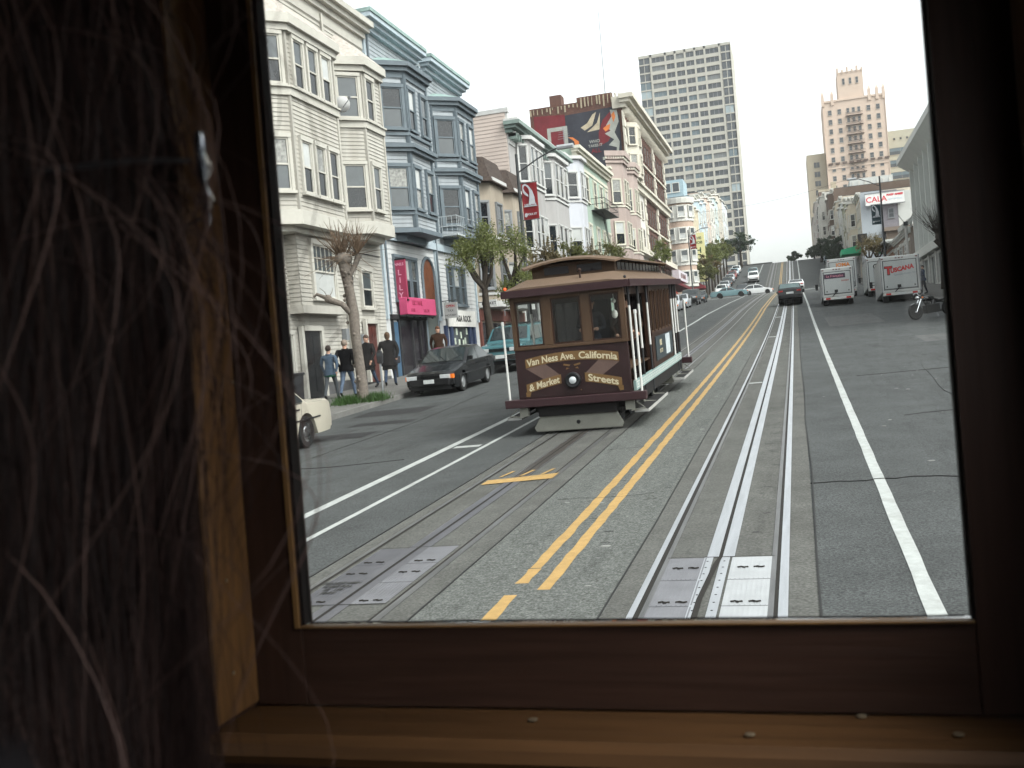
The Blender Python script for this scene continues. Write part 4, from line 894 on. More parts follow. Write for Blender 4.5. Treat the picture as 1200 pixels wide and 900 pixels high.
tr.inputs[0].default_value = (.93, .95, .94, 1); gl_.inputs['Roughness'].default_value = .02; lw.inputs[0].default_value = 1.45
nt.links.new(lw.outputs[0], mx.inputs[0]); nt.links.new(tr.outputs[0], mx.inputs[1]); nt.links.new(gl_.outputs[0], mx.inputs[2]); nt.links.new(mx.outputs[0], o_.inputs[0])

CX, CY = -3.96, 17.58
sl = math.atan(.04425 + .0004 * 21.5)
CC = thing('cable_car', 'maroon and brown wooden cable car with cream lettering on its dash, on the tracks', 'cable car', (CX, CY, g(CX, CY)), (sl, 0, 0))
Lc = 8.05
def cb(): return MB()
# --- underframe, trucks and fenders
b = cb(); b.box(-.85, .85, .35, Lc - .35, .38, .6); b.box(-.6, .6, 1.2, 2.6, .16, .4); b.box(-.6, .6, 5.4, 6.8, .16, .4); b.box(-.3, .3, 3.2, 4.6, .14, .4)
b.box(-.72, .72, .06, .4, .33, .62); CU = b.build('underframe', M_under, CC)
for y in (1.4, 2.4, 5.6, 6.6):
    for s in (-1, 1):
        b = cb(); b.lathe([(.06, -.05), (.27, -.05), (.27, .03), (.3, .035), (.3, .06), (.05, .06)], (s * .53, y, .29), 18, 'x'); b.build('wheel', M_darkiron, CC, 30)
for s in (0, 1):
    y0 = .1 if s == 0 else Lc - .1; e = -1 if s == 0 else 1
    b = cb(); b.prism([(-.80, .045), (.79, .045), (.83, .12), (.72, .345), (-.70, .345), (-.84, .12)], y0, y0 - e * .05, 'y', poly2=[(-.80, .05), (.79, .05), (.83, .12), (.72, .345), (-.70, .345), (-.84, .12)])
    b.box(-.8, .79, min(y0, y0 - e * .12), max(y0, y0 - e * .12), .045, .08)
    ap = b.build('fender', M_apron, CC, bevel=.012)
    b = cb(); b.lathe([(.038, y0 + e * .008), (.038, y0 - e * .01)], (0, 0, .19), 10, 'y'); b.build('tow_hole', M_black, ap)
# --- platform, bumpers, steps
b = cb(); b.box(-1.0, 1.0, .06, Lc - .06, .6, .68); b.build('floor', M_brnd, CC)
for y0, y1 in ((-.1, .1), (Lc - .1, Lc + .1)):
    b = cb(); b.box(-1.3, 1.3, y0, y1, .53, .68); b.build('bumper', M_purp, CC, bevel=.015)
for sx in (-1, 1):
    for y0, y1 in ((.05, 2.8), (Lc - 2.1, Lc + .05)):
        b = cb(); b.box(sx * 1.05 if sx > 0 else -1.29, 1.29 if sx > 0 else sx * 1.05, y0, y1, .30, .335); st = b.build('running_board', M_under, CC)
        b = cb(); xx = 1.295 if sx > 0 else -1.315; b.box(xx - .005, xx + .012, y0, y1, .295, .345); b.box(1.05 * sx if sx > 0 else -1.29, 1.29 if sx > 0 else -1.05, y0 - .012, y0, .30, .345); b.build('edge_strip', mat('worn white edge', (.3, .3, .29), .6, 0, .2, 5), st)
        b = cb()
        for y in (y0 + .1, (y0 + y1) / 2, y1 - .1): b.tube([(sx * 1.0, y, .62), (sx * 1.02, y, .34), (sx * 1.25, y, .32)], .022, 5)
        b.build('step_bracket', M_apron, st)
    b = cb(); b.box(sx * 1.055 - .025, sx * 1.055 + .025, .3, Lc - .3, .66, .84); sk = b.build('skirt', M_pale, CC)
    b = cb(); b.box(sx * 1.082 - .004, sx * 1.082 + .004, .35, Lc - .35, .70, .712); b.box(sx * 1.082 - .004, sx * 1.082 + .004, .35, Lc - .35, .80, .812)
    for i in range(30): y = .5 + i * .24; b.box(sx * 1.082 - .003, sx * 1.082 + .003, y, y + .1, .735, .775)
    b.build('skirt_lining', M_white, sk)
    b = cb(); b.box(sx * 1.0 - .05, sx * 1.0 + .05, .3, Lc - .3, .42, .655); b.build('sill_beam', M_under, CC)
# --- dash panels at both ends
for end in (0, 1):
    yf = 0. if end == 0 else Lc; e = -1 if end == 0 else 1
    b = cb(); b.box(-1.045, 1.045, min(yf, yf - e * .06), max(yf, yf - e * .06), .68, 1.57); ds = b.build('dash', M_mar, CC, bevel=.012)
    b = cb(); b.box(-1.05, 1.05, min(yf + e * .02, yf - e * .09), max(yf + e * .02, yf - e * .09), 1.57, 1.63)
    xs_ = [-1.05, -.97, -.47, -.30, .25, .42, .95, 1.05]
    for a, c in ((0, 1), (2, 3), (4, 5), (6, 7)): b.box(xs_[a], xs_[c], min(yf, yf - e * .08), max(yf, yf - e * .08), 1.63, 2.56)
    for a, c in ((1, 2), (3, 4), (5, 6)): b.box(xs_[a], xs_[c], min(yf + e * .004, yf - e * .08), max(yf + e * .004, yf - e * .08), 2.46, 2.56)
    fr = b.build('end_frame', M_brn, CC, bevel=.008)
    for a, c in ((1, 2), (3, 4), (5, 6)):
        w_ = cb(); m1, m2 = xs_[a], xs_[c]; y0, y1 = sorted((yf - e * .02, yf - e * .05))
        w_.box(m1, m1 + .03, y0, y1, 1.63, 2.46); w_.box(m2 - .03, m2, y0, y1, 1.63, 2.46); w_.box(m1 + .03, m2 - .03, y0, y1, 1.63, 1.66); w_.box(m1 + .03, m2 - .03, y0, y1, 2.43, 2.46)
        wo = w_.build('window', M_brnd, CC)
        p = cb(); p.box(m1 + .03, m2 - .03, yf - e * .035 - .002, yf - e * .035 + .002, 1.66, 2.43); p.build('pane', M_clear, wo)
    # headlamp
    b = cb(); b.lathe([(.145, yf + e * .005), (.145, yf + e * .06), (.12, yf + e * .075), (.085, yf + e * .06)], (0, 0, .965), 24, 'y'); hl = b.build('headlamp', M_black, CC, 30)
    b = cb(); b.lathe([(.068, yf + e * .06), (.062, yf + e * .085), (.03, yf + e * .1)], (0, 0, .965), 20, 'y'); b.build('lens', mat('headlamp lens', (.5, .53, .55), .12, .3, coat=.6), hl, 40)
    if end == 0:
        def fp(x, y, z, o=.0): return (x, -.012 - o - z, y)
        def arcband(pts, h, mi, o):
            for (x0, z0), (x1, z1) in zip(pts, pts[1:]): rb.prism([(x0, z0 - h / 2), (x1, z1 - h / 2), (x1, z1 + h / 2), (x0, z0 + h / 2)], -.004 - o, -.0 - o, 'y', mi)
        rb = cb()
        up = lambda x: 1.405 - .085 * (x / .86) ** 2
        arcband([(-.86 + 1.72 * i / 12, up(-.86 + 1.72 * i / 12)) for i in range(13)], .165, 0, .004)
        lo = lambda x: 1.0 - .14 * ((abs(x) - .22) / .66) ** 1.2 if abs(x) > .22 else 1.0
        for s in (-1, 1):
            arcband([(s * (.22 + .66 * i / 6), lo(s * (.22 + .66 * i / 6))) for i in range(7)], .165, 0, .004)
            rb.prism([(s * .86, 1.23), (s * .5, 1.30), (s * .22, 1.06), (s * .52, 1.0)], -.0035, 0, 'y', 1)
            rb.prism([(s * .80, .80), (s * .90, .80), (s * .90, .70 + .02), (s * .83, .71)], -.008, -.004, 'y', 0)
            rb.prism([(s * .03, 1.245), (s * .15, 1.27), (s * .16, 1.24), (s * .05, 1.215)], -.006, -.002, 'y', 0); rb.prism([(s * .05, 1.18), (s * .1, 1.2), (s * .12, 1.16)], -.006, -.002, 'y', 0)
        rb.build('ribbon', [M_gold, M_fold], ds)
        sh = cb(); lt = cb()
        for tx, xa, xb, size, cv in (('Van Ness Ave.', -.835, .07, .172, up), ('California', .14, .835, .172, up), ('& Market', -.83, -.25, .17, lo), ('Streets', .28, .82, .17, lo)):
            lt.fit(tx, size, xa, xb, lambda x, y, z: (x, -.0085 - z, cv(x) - .058 + y), extr=.002, bold=.004)
            sh.fit(tx, size, xa, xb, lambda x, y, z: (x + .009, -.0062 - z, cv(x) - .066 + y), extr=.0015, bold=.008)
        sh.build('letter_shade', M_black, ds); lt.build('lettering', M_cream2, ds)
        b = cb(); b.ball((.13, -.01, .78), .012); b.build('dash_stud', M_gold, ds)
    # corner posts and brackets under the bumper
    for s in (-1, 1):
        b = cb(); b.tube([(s * 1.22, yf, .68), (s * 1.22, yf, 2.05)], .021, 8); b.tube([(s * 1.22, yf, 2.05), (s * 1.22, yf, 2.12)], .03, 6); b.build('grab_rod', M_white, CC)
        b = cb(); b.box(s * .98 - .08, s * .98 + .08, min(yf, yf - e * .1), max(yf, yf - e * .1), .36, .53); b.tube([(s * 1.1, yf, .5), (s * 1.25, yf, .38), (s * 1.0, yf, .34)], .014, 5); b.build('step_hanger', M_apron, CC)
# --- roof
b = cb(); ov = 1.13
prof = [(-ov, 2.55), (-ov, 2.66), (-.82, 2.845), (.82, 2.845), (ov, 2.66), (ov, 2.55)]
def roofring(y, k, dz=0): return [(x * k, y, z + dz) for x, z in prof]
vs = []
for y, k, d in ((-.1, .97, -.0), (-.06, 1., 0), (.5, 1, .0), (Lc - .5, 1, 0), (Lc + .06, 1, 0), (Lc + .1, .97, 0)):
    for i, (x, z) in enumerate(prof):
        zz = z
        if i in (2, 3) and (y < .3 or y > Lc - .3): zz = 2.70
        vs.append((x * k, y, zz))
fs = []
for r_ in range(5):
    for i in range(6): a = r_ * 6 + i; c = r_ * 6 + (i + 1) % 6; fs.append((a, c, c + 6, a + 6))
fs += [tuple(range(6)), tuple(range(30, 36))]
b.add(vs, fs); RF = b.build('roof', M_canv, CC, 25)
b = cb()
b.box(-1.15, 1.15, -.13, -.05, 2.535, 2.665); b.box(-1.15, 1.15, Lc + .05, Lc + .13, 2.535, 2.665)
for s in (-1, 1): b.box(s * 1.15 - .035, s * 1.15 + .035, -.05, Lc + .05, 2.535, 2.665)
b.build('fascia', M_purp, CC)
# clerestory
b = cb(); b.box(-.79, .79, .85, Lc - .85, 2.8, 3.1); cl = b.build('clerestory', M_brn, CC)
b = cb()
for s in (-1, 1):
    n = 13
    for i in range(n): y = 1.0 + (Lc - 2) * i / n; b.box(s * .795 - .012, s * .795 + .012, y + .05, y + .4, 2.88, 3.05)
    b.box(-.55 if s < 0 else .08, -.08 if s < 0 else .55, .84, .86, 2.9, 3.04)
b.build('clerestory_glass', M_shop, cl)
b = cb(); n = 10; vs = []
for y, k, dz in ((.55, .90, -.035), (.7, 1, 0), (Lc - .7, 1, 0), (Lc - .55, .90, -.035)):
    for i in range(n + 1): t = -1 + 2 * i / n; vs.append((t * .95 * k, y, 3.20 - .12 * t * t + dz))
    for i in range(n, -1, -1): t = -1 + 2 * i / n; vs.append((t * .95 * k, y, 3.165 - .12 * t * t + dz))
m_ = 2 * n + 2; fs = []
for r_ in range(3):
    for i in range(m_): a = r_ * m_ + i; c = r_ * m_ + (i + 1) % m_; fs.append((a, c, c + m_, a + m_))
fs += [tuple(range(m_)), tuple(range(3 * m_, 4 * m_))]
b.add(vs, fs); b.build('clerestory_roof', M_canv, cl, 30)
for s in (-1, 1):
    b = cb(); b.ball((s * 1.1, -.02, 2.71), .028); b.build('marker_lamp', emat('marker lamp red', (.8, .09, .03), .4) if s < 0 else M_darkiron, CC)
b = cb(); b.tube([(.25, .25, 2.75), (.25, .25, 2.9)], .02); b.ball((.25, .25, 2.92), .035); b.build('roof_bell', M_brnd, CC)
# --- centre saloon with windows
y0, y1 = 2.95, 6.35
for s in (-1, 1):
    b = cb()
    b.box(s * 1.03 - .03, s * 1.03 + .03, y0, y1, .84, 1.5); b.box(s * 1.03 - .045, s * 1.03 + .045, y0 - .02, y1 + .02, 1.5, 1.57); b.box(s * 1.03 - .035, s * 1.03 + .035, y0, y1, 2.45, 2.56)
    n = 6
    for i in range(n + 1): y = y0 + (y1 - y0) * i / n; b.box(s * 1.03 - .04, s * 1.03 + .04, y - .045, y + .045, 1.57, 2.45)
    wl = b.build('saloon_side', M_brnd, CC)
    for i in range(n):
        a = y0 + (y1 - y0) * i / n + .045; e_ = y0 + (y1 - y0) * (i + 1) / n - .045
        w_ = cb(); xx = s * 1.03
        w_.box(xx - .02, xx + .02, a, a + .035, 1.57, 2.45); w_.box(xx - .02, xx + .02, e_ - .035, e_, 1.57, 2.45); w_.box(xx - .02, xx + .02, a + .035, e_ - .035, 1.57, 1.6); w_.box(xx - .02, xx + .02, a + .035, e_ - .035, 2.42, 2.45)
        wo = w_.build('window', M_brn, CC); p = cb(); p.box(xx - .003, xx + .003, a + .035, e_ - .035, 1.6, 2.42); p.build('pane', M_clear, wo)
    b = cb(); b.box(s * 1.075 - .01, s * 1.075 + .01, y0 + .35, y1 - .2, .96, 1.46); ad_ = b.build('advert_board', mat('dark advert board', (.03, .04, .045), .4), CC)
    b = cb(); b.box(s * 1.088 - .002, s * 1.088 + .002, y0 + 1.9, y1 - .75, 1.0, 1.44); b.build('advert_panel', mat('pale advert panel', (.42, .46, .48), .5), ad_)
    b = cb(); f = lambda x, y, z: (s * (1.086 + z), y0 + 1.1 + (x if s > 0 else -x), 1.15 + y)
    b.text('RIDE', .17, lambda x, y, z: f(x, y + .1, z), .002, .004); b.text('THE CITY', .12, lambda x, y, z: f(x, y - .06, z), .002); b.build('lettering', M_cream2, ad_)
for y in (y0, y1):
    b = cb(); b.box(-1.0, 1.0, y - .03, y + .03, .68, 1.35)
    for x in (-.98, -.4, .34, .92): b.box(x, x + .07, y - .03, y + .03, 1.35, 2.56)
    b.box(-1, 1, y - .025, y + .025, 2.35, 2.55); b.build('bulkhead', M_brnd, CC); b = cb(); b.box(-.91, -.4, y - .005, y + .005, 1.35, 2.35); b.box(.41, .92, y - .005, y + .005, 1.35, 2.35); b.build('bulkhead_dark_panel', M_shop, CC)  # opaque dark panels added: the saloon's shade is put into their colour
# --- open end sections
for (ya, yb) in ((.15, y0 - .06), (y1 + .06, Lc - .15)):
    for s in (-1, 1):
        b = cb()
        for i in range(5): b.box(s * (.62 + i * .085) - .036, s * (.62 + i * .085) + .036, ya + .1, yb, 1.05, 1.08)
        b.box(s * .6 - .03, s * .6 + .03, ya + .1, yb, .68, 1.05); b.build('bench_seat', M_brn, CC)
        b = cb()
        for i in range(6): b.box(s * .56 - .015, s * .56 + .015, ya + .1, yb, 1.13 + i * .075, 1.185 + i * .075)
        b.build('bench_back', M_brn, CC)
        n = 3
        for k in range(n):
            y = ya + .25 + (yb - ya - .5) * k / (n - 1)
            b = cb(); b.tube([(s * 1.06, y, 1.35 if k else .7), (s * 1.06, y, 2.2)], .023, 8); b.build('grab_pole', M_white, CC)
            b = cb(); b.tube([(s * 1.06, y, 2.2), (s * 1.06, y, 2.54)], .027, 6)
            if k: b.tube([(s * 1.06, y, .42), (s * 1.06, y, 1.35)], .023, 6)
            b.build('pole_socket', M_darkiron, CC)
        b = cb(); b.box(s * 1.0 - .05, s * 1.0 + .05, yb - .12, yb, .68, 2.55); b.box(s * .98 - .03, s * .98 + .03, ya, yb, 2.4, 2.55); b.build('side_post', M_brnd, CC)
for (yy_, s_) in ((Lc - 1.0, 1),):
    pass
b = cb(); b.tube([(0.05, 1.15, .68), (.05, 1.0, 1.65)], .025); b.tube([(.25, 1.3, .68), (.25, 1.2, 1.6)], .022); b.box(-.05, .4, .95, 1.4, .68, .85); b.build('grip_lever', M_darkiron, CC)
b = cb(); b.ball((.62, 1.35, 2.3), .045); b.ball((.62, 1.35, 2.05), .06, .06, .085); b.tube([(.62, 1.35, 2.0), (.62, 1.35, 2.5)], .008, 4); b.build('saloon_lamp', mat('white lamp globe', (.7, .7, .66), .3), CC)
# ================================================================ VEHICLES
M_glcar = mat('car glass', (.02, .026, .028), .05, 0, .2, 1, spec=.7)
M_glteal = mat('green tinted car glass', (.06, .1, .1), .08, 0, .2, 1, spec=.7)
M_amber = mat('amber lens', (.7, .16, .02), .25); M_redl = mat('red lens', (.35, .015, .012), .25); M_lamp = mat('lamp lens', (.55, .57, .58), .12, .2, coat=.5)
M_plate_ = mat('number plate', (.5, .52, .52), .5)
M_hub = mat('wheel cover', (.38, .39, .4), .3, .7)
def paint(name, c, r=.2): return mat(name, c, r, 0, .05, 2, coat=.3, dirt=.1)
def lerp(tab, x):
    for (a, b), (c, d) in zip(tab, tab[1:]):
        if x <= c: return b + (d - b) * (x - a) / (c - a) if c > a else d
    return tab[-1][1]
SEDAN = dict(L=4.45, W=1.68, wb=(.86, 3.45), wr=.305,
    top=[(0, .52), (.06, .66), (.2, .72), (1.15, .90), (1.28, .93), (2.0, 1.345), (2.35, 1.385), (3.0, 1.375), (3.75, 1.0), (3.85, .985), (4.3, .95), (4.42, .84), (4.45, .6)],
    belt=.88, cab=(1.28, 2.02, 3.02, 3.75), tum=.30, sill=.2)
SUV = dict(L=4.6, W=1.78, wb=(.85, 3.55), wr=.36,
    top=[(0, .75), (.05, .98), (.25, 1.05), (1.2, 1.12), (1.3, 1.15), (1.85, 1.66), (2.2, 1.71), (4.3, 1.70), (4.5, 1.2), (4.58, 1.1), (4.6, .7)],
    belt=1.08, cab=(1.3, 1.88, 4.32, 4.5), tum=.2, sill=.34)
HATCH = dict(L=4.1, W=1.68, wb=(.8, 3.3), wr=.3,
    top=[(0, .5), (.06, .65), (.25, .72), (1.05, .9), (1.15, .93), (1.85, 1.38), (2.3, 1.43), (3.3, 1.40), (3.95, .98), (4.07, .9), (4.1, .55)],
    belt=.88, cab=(1.15, 1.88, 3.32, 3.95), tum=.28, sill=.2)
CLASSIC = dict(L=5.0, W=1.86, wb=(.95, 3.75), wr=.335,
    top=[(0, .6), (.05, .8), (.15, .86), (1.5, .95), (1.62, .96), (2.2, 1.35), (2.6, 1.39), (3.3, 1.37), (3.8, .99), (3.9, .965), (4.8, .93), (4.95, .86), (5.0, .6)],
    belt=.93, cab=(1.62, 2.24, 3.3, 3.82), tum=.28, sill=.24)
def car(name, label, cat_, loc, rz, sp, pm, rx=0., group=None, low=None, detail=True, lights=True, hub=None, glass=None, rack=False):
    """built nose towards -y (local), origin under the middle"""
    t = thing(name, label, cat_, loc, (0, 0, 0), group); t.rotation_mode = 'ZXY'; t.rotation_euler = (rx, 0, rz)
    L, W = sp['L'], sp['W']; h = W / 2; belt = sp['belt']; c0, c1, c2, c3 = sp['cab']; gm = glass or M_glcar
    def wid(x, z):
        k = 1 - .10 * max(0, 1 - x / .7) ** 2 - .07 * max(0, 1 - (L - x) / .6) ** 2
        w = h * k
        if z < .45: w *= .965 + .035 * max(0, (z - .15)) / .3
        if z > belt: w -= sp['tum'] * (z - belt)
        return w
    st = sorted(set([i * L / 46 for i in range(47)] + [x for x, _ in sp['top']] + [wx + d for wx in sp['wb'] for d in (-.36, -.3, -.2, -.1, 0, .1, .2, .3, .36)]))
    b = MB(); nl = 9; rows = []
    for x in st:
        zt = lerp(sp['top'], x); zb = sp['sill'] + (.12 if x < .1 or x > L - .1 else 0)
        for wx in sp['wb']:
            R_ = sp['wr'] + .055
            if abs(x - wx) < R_: zb = max(zb, sp['wr'] + math.sqrt(R_ * R_ - (x - wx) ** 2))
        zc = max(zt - .035, zb + .02)
        zs = [zb + (min(zc, belt) - zb) * i / 4 for i in range(5)] + [min(zc, belt) + (zc - min(zc, belt)) * i / 3 for i in (1, 2, 3)]
        right = [(wid(x, z), x - L / 2, z) for z in zs]; w_ = wid(x, zc)
        right += [(w_ * .9 - .02 if zt > belt else w_ * .93, x - L / 2, zt - .006), (w_ * .45, x - L / 2, zt + .012 - .002)]
        rows.append(right + [(-p[0], p[1], p[2]) for p in right[::-1]])
    m = len(rows[0]); vs = [p for r_ in rows for p in r_]
    fs = [(i * m + k, i * m + (k + 1) % m, (i + 1) * m + (k + 1) % m, (i + 1) * m + k) for i in range(len(rows) - 1) for k in range(m)]
    fs += [tuple(range(m)), tuple(range((len(rows) - 1) * m, len(rows) * m))]
    b.add(vs, fs); BD = b.build('body', pm, t, 32)
    # glass, following the body a few millimetres out
    def side(x, z, s, o=.006): return (s * (wid(x, z) + o), x - L / 2, z)
    for s in (-1, 1):
        p = MB(); zr = lambda x: lerp(sp['top'], x) - .075
        b0 = belt + .035; xm = (c1 + c2) / 2
        for xa, xb in ((c0 + .14, xm - .04), (xm + .04, c3 - .16)):
            n = 7; q = []
            for i in range(n + 1):
                x = xa + (xb - xa) * i / n; z1 = max(b0 + .005, zr(x)); q += [side(x, b0, s), side(x, z1, s)]
            p.add(q, [(2 * i, 2 * i + 2, 2 * i + 3, 2 * i + 1) for i in range(n)])
        p.build('side_window', gm, t)
    for xa, xb, nm in ((c0 + .04, c1 - .04, 'windscreen'), (c2 + .05, c3 - .04, 'rear_window')):
        p = MB(); q = []; n = 4
        for i in range(n + 1):
            x = xa + (xb - xa) * i / n; z = lerp(sp['top'], x); w_ = wid(x, z) * .88; nx = -.006 if nm == 'windscreen' else .006
            q += [(-w_, x - L / 2 + nx, z + .008), (0, x - L / 2 + nx, z + .022), (w_, x - L / 2 + nx, z + .008)]
        p.add(q, [(3 * i + j, 3 * i + j + 1, 3 * i + j + 4, 3 * i + j + 3) for i in range(n) for j in range(2)]); p.build(nm, gm, t)
    for wx in sp['wb']:
        for s in (-1, 1):
            r_ = sp['wr']; w_ = MB(); c = (s * (h - .12), wx - L / 2, r_)
            w_.lathe([(r_ * .6, -.1), (r_ * .93, -.1), (r_, -.06), (r_, .06), (r_ * .93, .1), (r_ * .6, .1), (r_ * .58, .07)], c, 20, 'x'); wo = w_.build('wheel', M_rubber, t, 35)
            w_ = MB(); w_.lathe([(.02, s * .085), (r_ * .3, s * .09), (r_ * .36, s * .075), (r_ * .55, s * .082), (r_ * .64, s * .1), (r_ * .64, s * .02)], c, 18, 'x')
            w_.build('rim', hub or M_hub, wo, 30)
    hw = h * .93
    bz = .42 if sp is not SUV else .6
    for y, nm in ((-L / 2 - .05, 'front_bumper'), (L / 2 - .07, 'rear_bumper')):
        b = MB(); b.prism([(-hw, y + .12), (-hw * .8, y + .0), (hw * .8, y + .0), (hw, y + .12), (hw, y + .2), (-hw, y + .2)] if y < 0 else [(-hw, y), (hw, y), (hw, y + .06), (hw * .8, y + .12), (-hw * .8, y + .12), (-hw, y + .06)], bz - .12, bz + .1)
        b.build(nm, low or M_black, t, bevel=.02)
    zl = lerp(sp['top'], .1) - .1
    for s in (-1, 1):
        b = MB(); b.box(s * h * .66 - .2, s * h * .66 + .14, -L / 2 - .015, -L / 2 + .12, zl - .08, zl + .055); b.build('headlight', M_lamp, t, bevel=.01)
        b = MB(); b.box(s * h * .86 - .07, s * h * .86 + .065, -L / 2 + .0, -L / 2 + .24, zl - .085, zl + .05); b.build('indicator', M_amber, t, bevel=.01)
        zr_ = lerp(sp['top'], L - .12) - .17
        b = MB(); b.box(s * h * .72 - .14, s * h * .72 + .14, L / 2 - .1, L / 2 + .012, zr_ - .05, zr_ + .05); b.build('tail_light', M_redl, t, bevel=.01)
    b = MB(); b.box(-.25, .25, L / 2 - .02, L / 2 + .03 + (.03 if detail else 0), bz + .16, bz + .3); b.build('number_plate', M_plate_, t)
    if detail:
        b = MB()
        for i in range(4): b.box(-h * .48, h * .48, -L / 2 - .012, -L / 2 + .06, zl - .075 + i * .032, zl - .058 + i * .032)
        b.build('grille', M_black, t)
        for s in (-1, 1):
            b = MB(); zz = belt + .06; b.prism([(s * (h - .06), -L / 2 + c0 + .3), (s * (h + .1), -L / 2 + c0 + .26), (s * (h + .12), -L / 2 + c0 + .36), (s * (h - .06), -L / 2 + c0 + .4)], zz, zz + .13); b.build('wing_mirror', M_black, t, bevel=.02)
            b = MB()
            for xx in (c0 + .12, (c1 + c2) / 2, c3 - .25):
                z0 = sp['sill'] + .12; b.tube([side(xx, z0 + (belt - z0) * k / 5, s, -.002) for k in range(6)], .006, 4)
            b.tube([side(c0 + .1 + (c3 - c0 - .3) * k / 12, belt + .02, s, 0.0) for k in range(13)], .011, 4)
            b.build('door_gap', M_black, t)
            for xx in ((c1 + c2) / 2 - .22, c3 - .42):
                b = MB(); p_ = side(xx, belt - .1, s); b.box(p_[0] - .012, p_[0] + .012, p_[1] - .08, p_[1] + .08, p_[2] - .015, p_[2] + .015); b.build('door_handle', M_black, t)
    if detail:
        for s in (-1, 1):
            b = MB(); b.tube([side(.75 + (L - 1.4) * k / 14, sp['sill'] + .36, s, .006) for k in range(15)], .018, 5); b.build('side_moulding', M_black, t)
            b = MB(); zz = lerp(sp['top'], c0 + .1) + .02; b.tube([(s * .05 + .2, -L / 2 + c0 - .02, zz - .02), (s * .05 + .2 + s * .3, -L / 2 + c0 + .3, lerp(sp['top'], c0 + .3) + .025)], .008, 4); b.build('wiper', M_black, t)
        b = MB(); b.box(-.17, .17, -L / 2 - .08, -L / 2 - .05, bz - .04, bz + .08); b.build('number_plate', M_plate_, t)
        b = MB(); b.box(-h * .8, h * .8, -L / 2 + .05, -L / 2 + .3, sp['sill'] - .03, sp['sill'] + .12); b.build('air_dam', M_black, t)
    if rack:
        b = MB()
        for s in (-1, 1): b.tube([(s * h * .7, -L / 2 + 2.1, 1.74), (s * h * .7, L / 2 - .4, 1.74)], .02, 5)
        for y in (-.1, .6, 1.3): b.tube([(-h * .7, y, 1.76), (h * .7, y, 1.76)], .02, 5)
        b.build('roof_rack', M_black, t)
    return t
def slope(y): return math.atan((gz(y + 1.5) - gz(y - 1.5)) / 3)
def park(name, label, cat_, x, y, sp, pm, rz=0, **k):
    rx = slope(y) if abs(math.cos(rz)) > .7 else 0
    rx = rx * (1 if math.cos(rz) > 0 else -1)
    return car(name, label, cat_, (x, y, g(x, y) + .012), rz, sp, pm, rx, **k)
P_black = paint('black car paint', (.006, .0065, .0075)); P_teal = paint('metallic teal paint', (.045, .115, .13)); P_beige = paint('old cream car paint', (.43, .4, .33)); P_silver = paint('silver paint', (.36, .38, .4)); P_white = paint('white car paint', (.65, .66, .66)); P_dark = paint('dark green grey paint', (.035, .04, .042)); P_blue = paint('pale blue green car paint', (.16, .26, .28)); P_redc = paint('dull red car paint', (.2, .03, .03)); P_lblue = paint('pale blue van paint', (.36, .46, .52))
park('sedan', 'black sedan parked at the kerb beside the bare tree, amber side light showing', 'car', -11.1, 31.2, SEDAN, P_black)
park('pickup', 'metallic teal four wheel drive parked behind the black sedan', 'car', -10.95, 38.6, SUV, P_teal, low=M_chrome, rack=True)
park('sedan', 'old cream sedan whose tail just shows past the window frame', 'car', -10.85, 17.4, CLASSIC, P_beige, hub=M_chrome, low=P_beige)
# down the kerb to the crossing
park('hatchback', 'white car at the kerb just past the rear of the cable car', 'car', -10.7, 82.5, HATCH, P_white, detail=False)
park('hatchback', 'silver hatchback parked second past the rear of the cable car', 'car', -10.8, 90.5, HATCH, P_silver, detail=False)
park('sedan', 'silver grey sedan parked third past the cable car', 'car', -10.8, 98, SEDAN, P_silver, detail=False)
park('pickup', 'dark car parked under the long red awning', 'car', -10.8, 108, SUV, P_dark, detail=False)
park('sedan', 'black car parked last before the crossing', 'car', -10.8, 117, SEDAN, P_black, detail=False)
park('sedan', 'pale blue green sedan crossing the street side on', 'car', -8.6, 137.5, CLASSIC, P_blue, rz=PI / 2, detail=False)
park('hatchback', 'white car crossing just behind the pale blue green sedan', 'car', -5.0, 142.5, HATCH, P_white, rz=PI / 2, detail=False)
park('sedan', 'black sedan coming down the hill towards the crossing', 'car', -7.6, 152, SEDAN, P_black, detail=False)
park('pickup', 'white four wheel drive coming down the hill in the middle lane', 'car', -6.6, 172, SUV, P_white, detail=False, glass=M_glcar)
park('sedan', 'teal car higher up the hill behind the white four wheel drive', 'car', -7.2, 187, SEDAN, P_teal, detail=False)
cols = [(P_white, 'white'), (P_silver, 'silver'), (P_dark, 'dark green'), (P_silver, 'grey'), (P_redc, 'dull red'), (P_lblue, 'pale blue'), (P_white, 'white')]
lab = ['white hatchback parked first up the hill beyond the crossing', 'silver sedan parked second up the hill beyond the crossing', 'dark green hatchback parked third up the hill beyond the crossing', 'grey sedan parked under the leafy hill trees', 'dull red hatchback parked halfway up the hill', 'pale blue sedan parked high on the hill under trees', 'white hatchback parked nearest the crest of the hill']
for i, (c, n) in enumerate(cols): park('hatchback' if i % 2 == 0 else 'sedan', lab[i], 'car', -10.8, 155 + i * 7.4, HATCH if i % 2 == 0 else SEDAN, c, detail=False, group='cars parked up the hill')
park('sedan', 'black sedan seen from behind driving away along the cable car track', 'car', -.42, 74.6, HATCH, P_black, rz=PI, detail=True, glass=M_glteal)
park('sedan', 'white sedan ahead of the black one with red tail lights', 'car', .05, 113, SEDAN, P_white, rz=PI, detail=False)
park('hatchback', 'pale blue van parked on the hill by the dark trees', 'car', 6.3, 196, SUV, P_lblue, rz=PI, detail=False)
park('sedan', 'white sedan parked high on the sign side of the hill', 'car', 6.3, 206, SEDAN, P_white, rz=PI, detail=False)
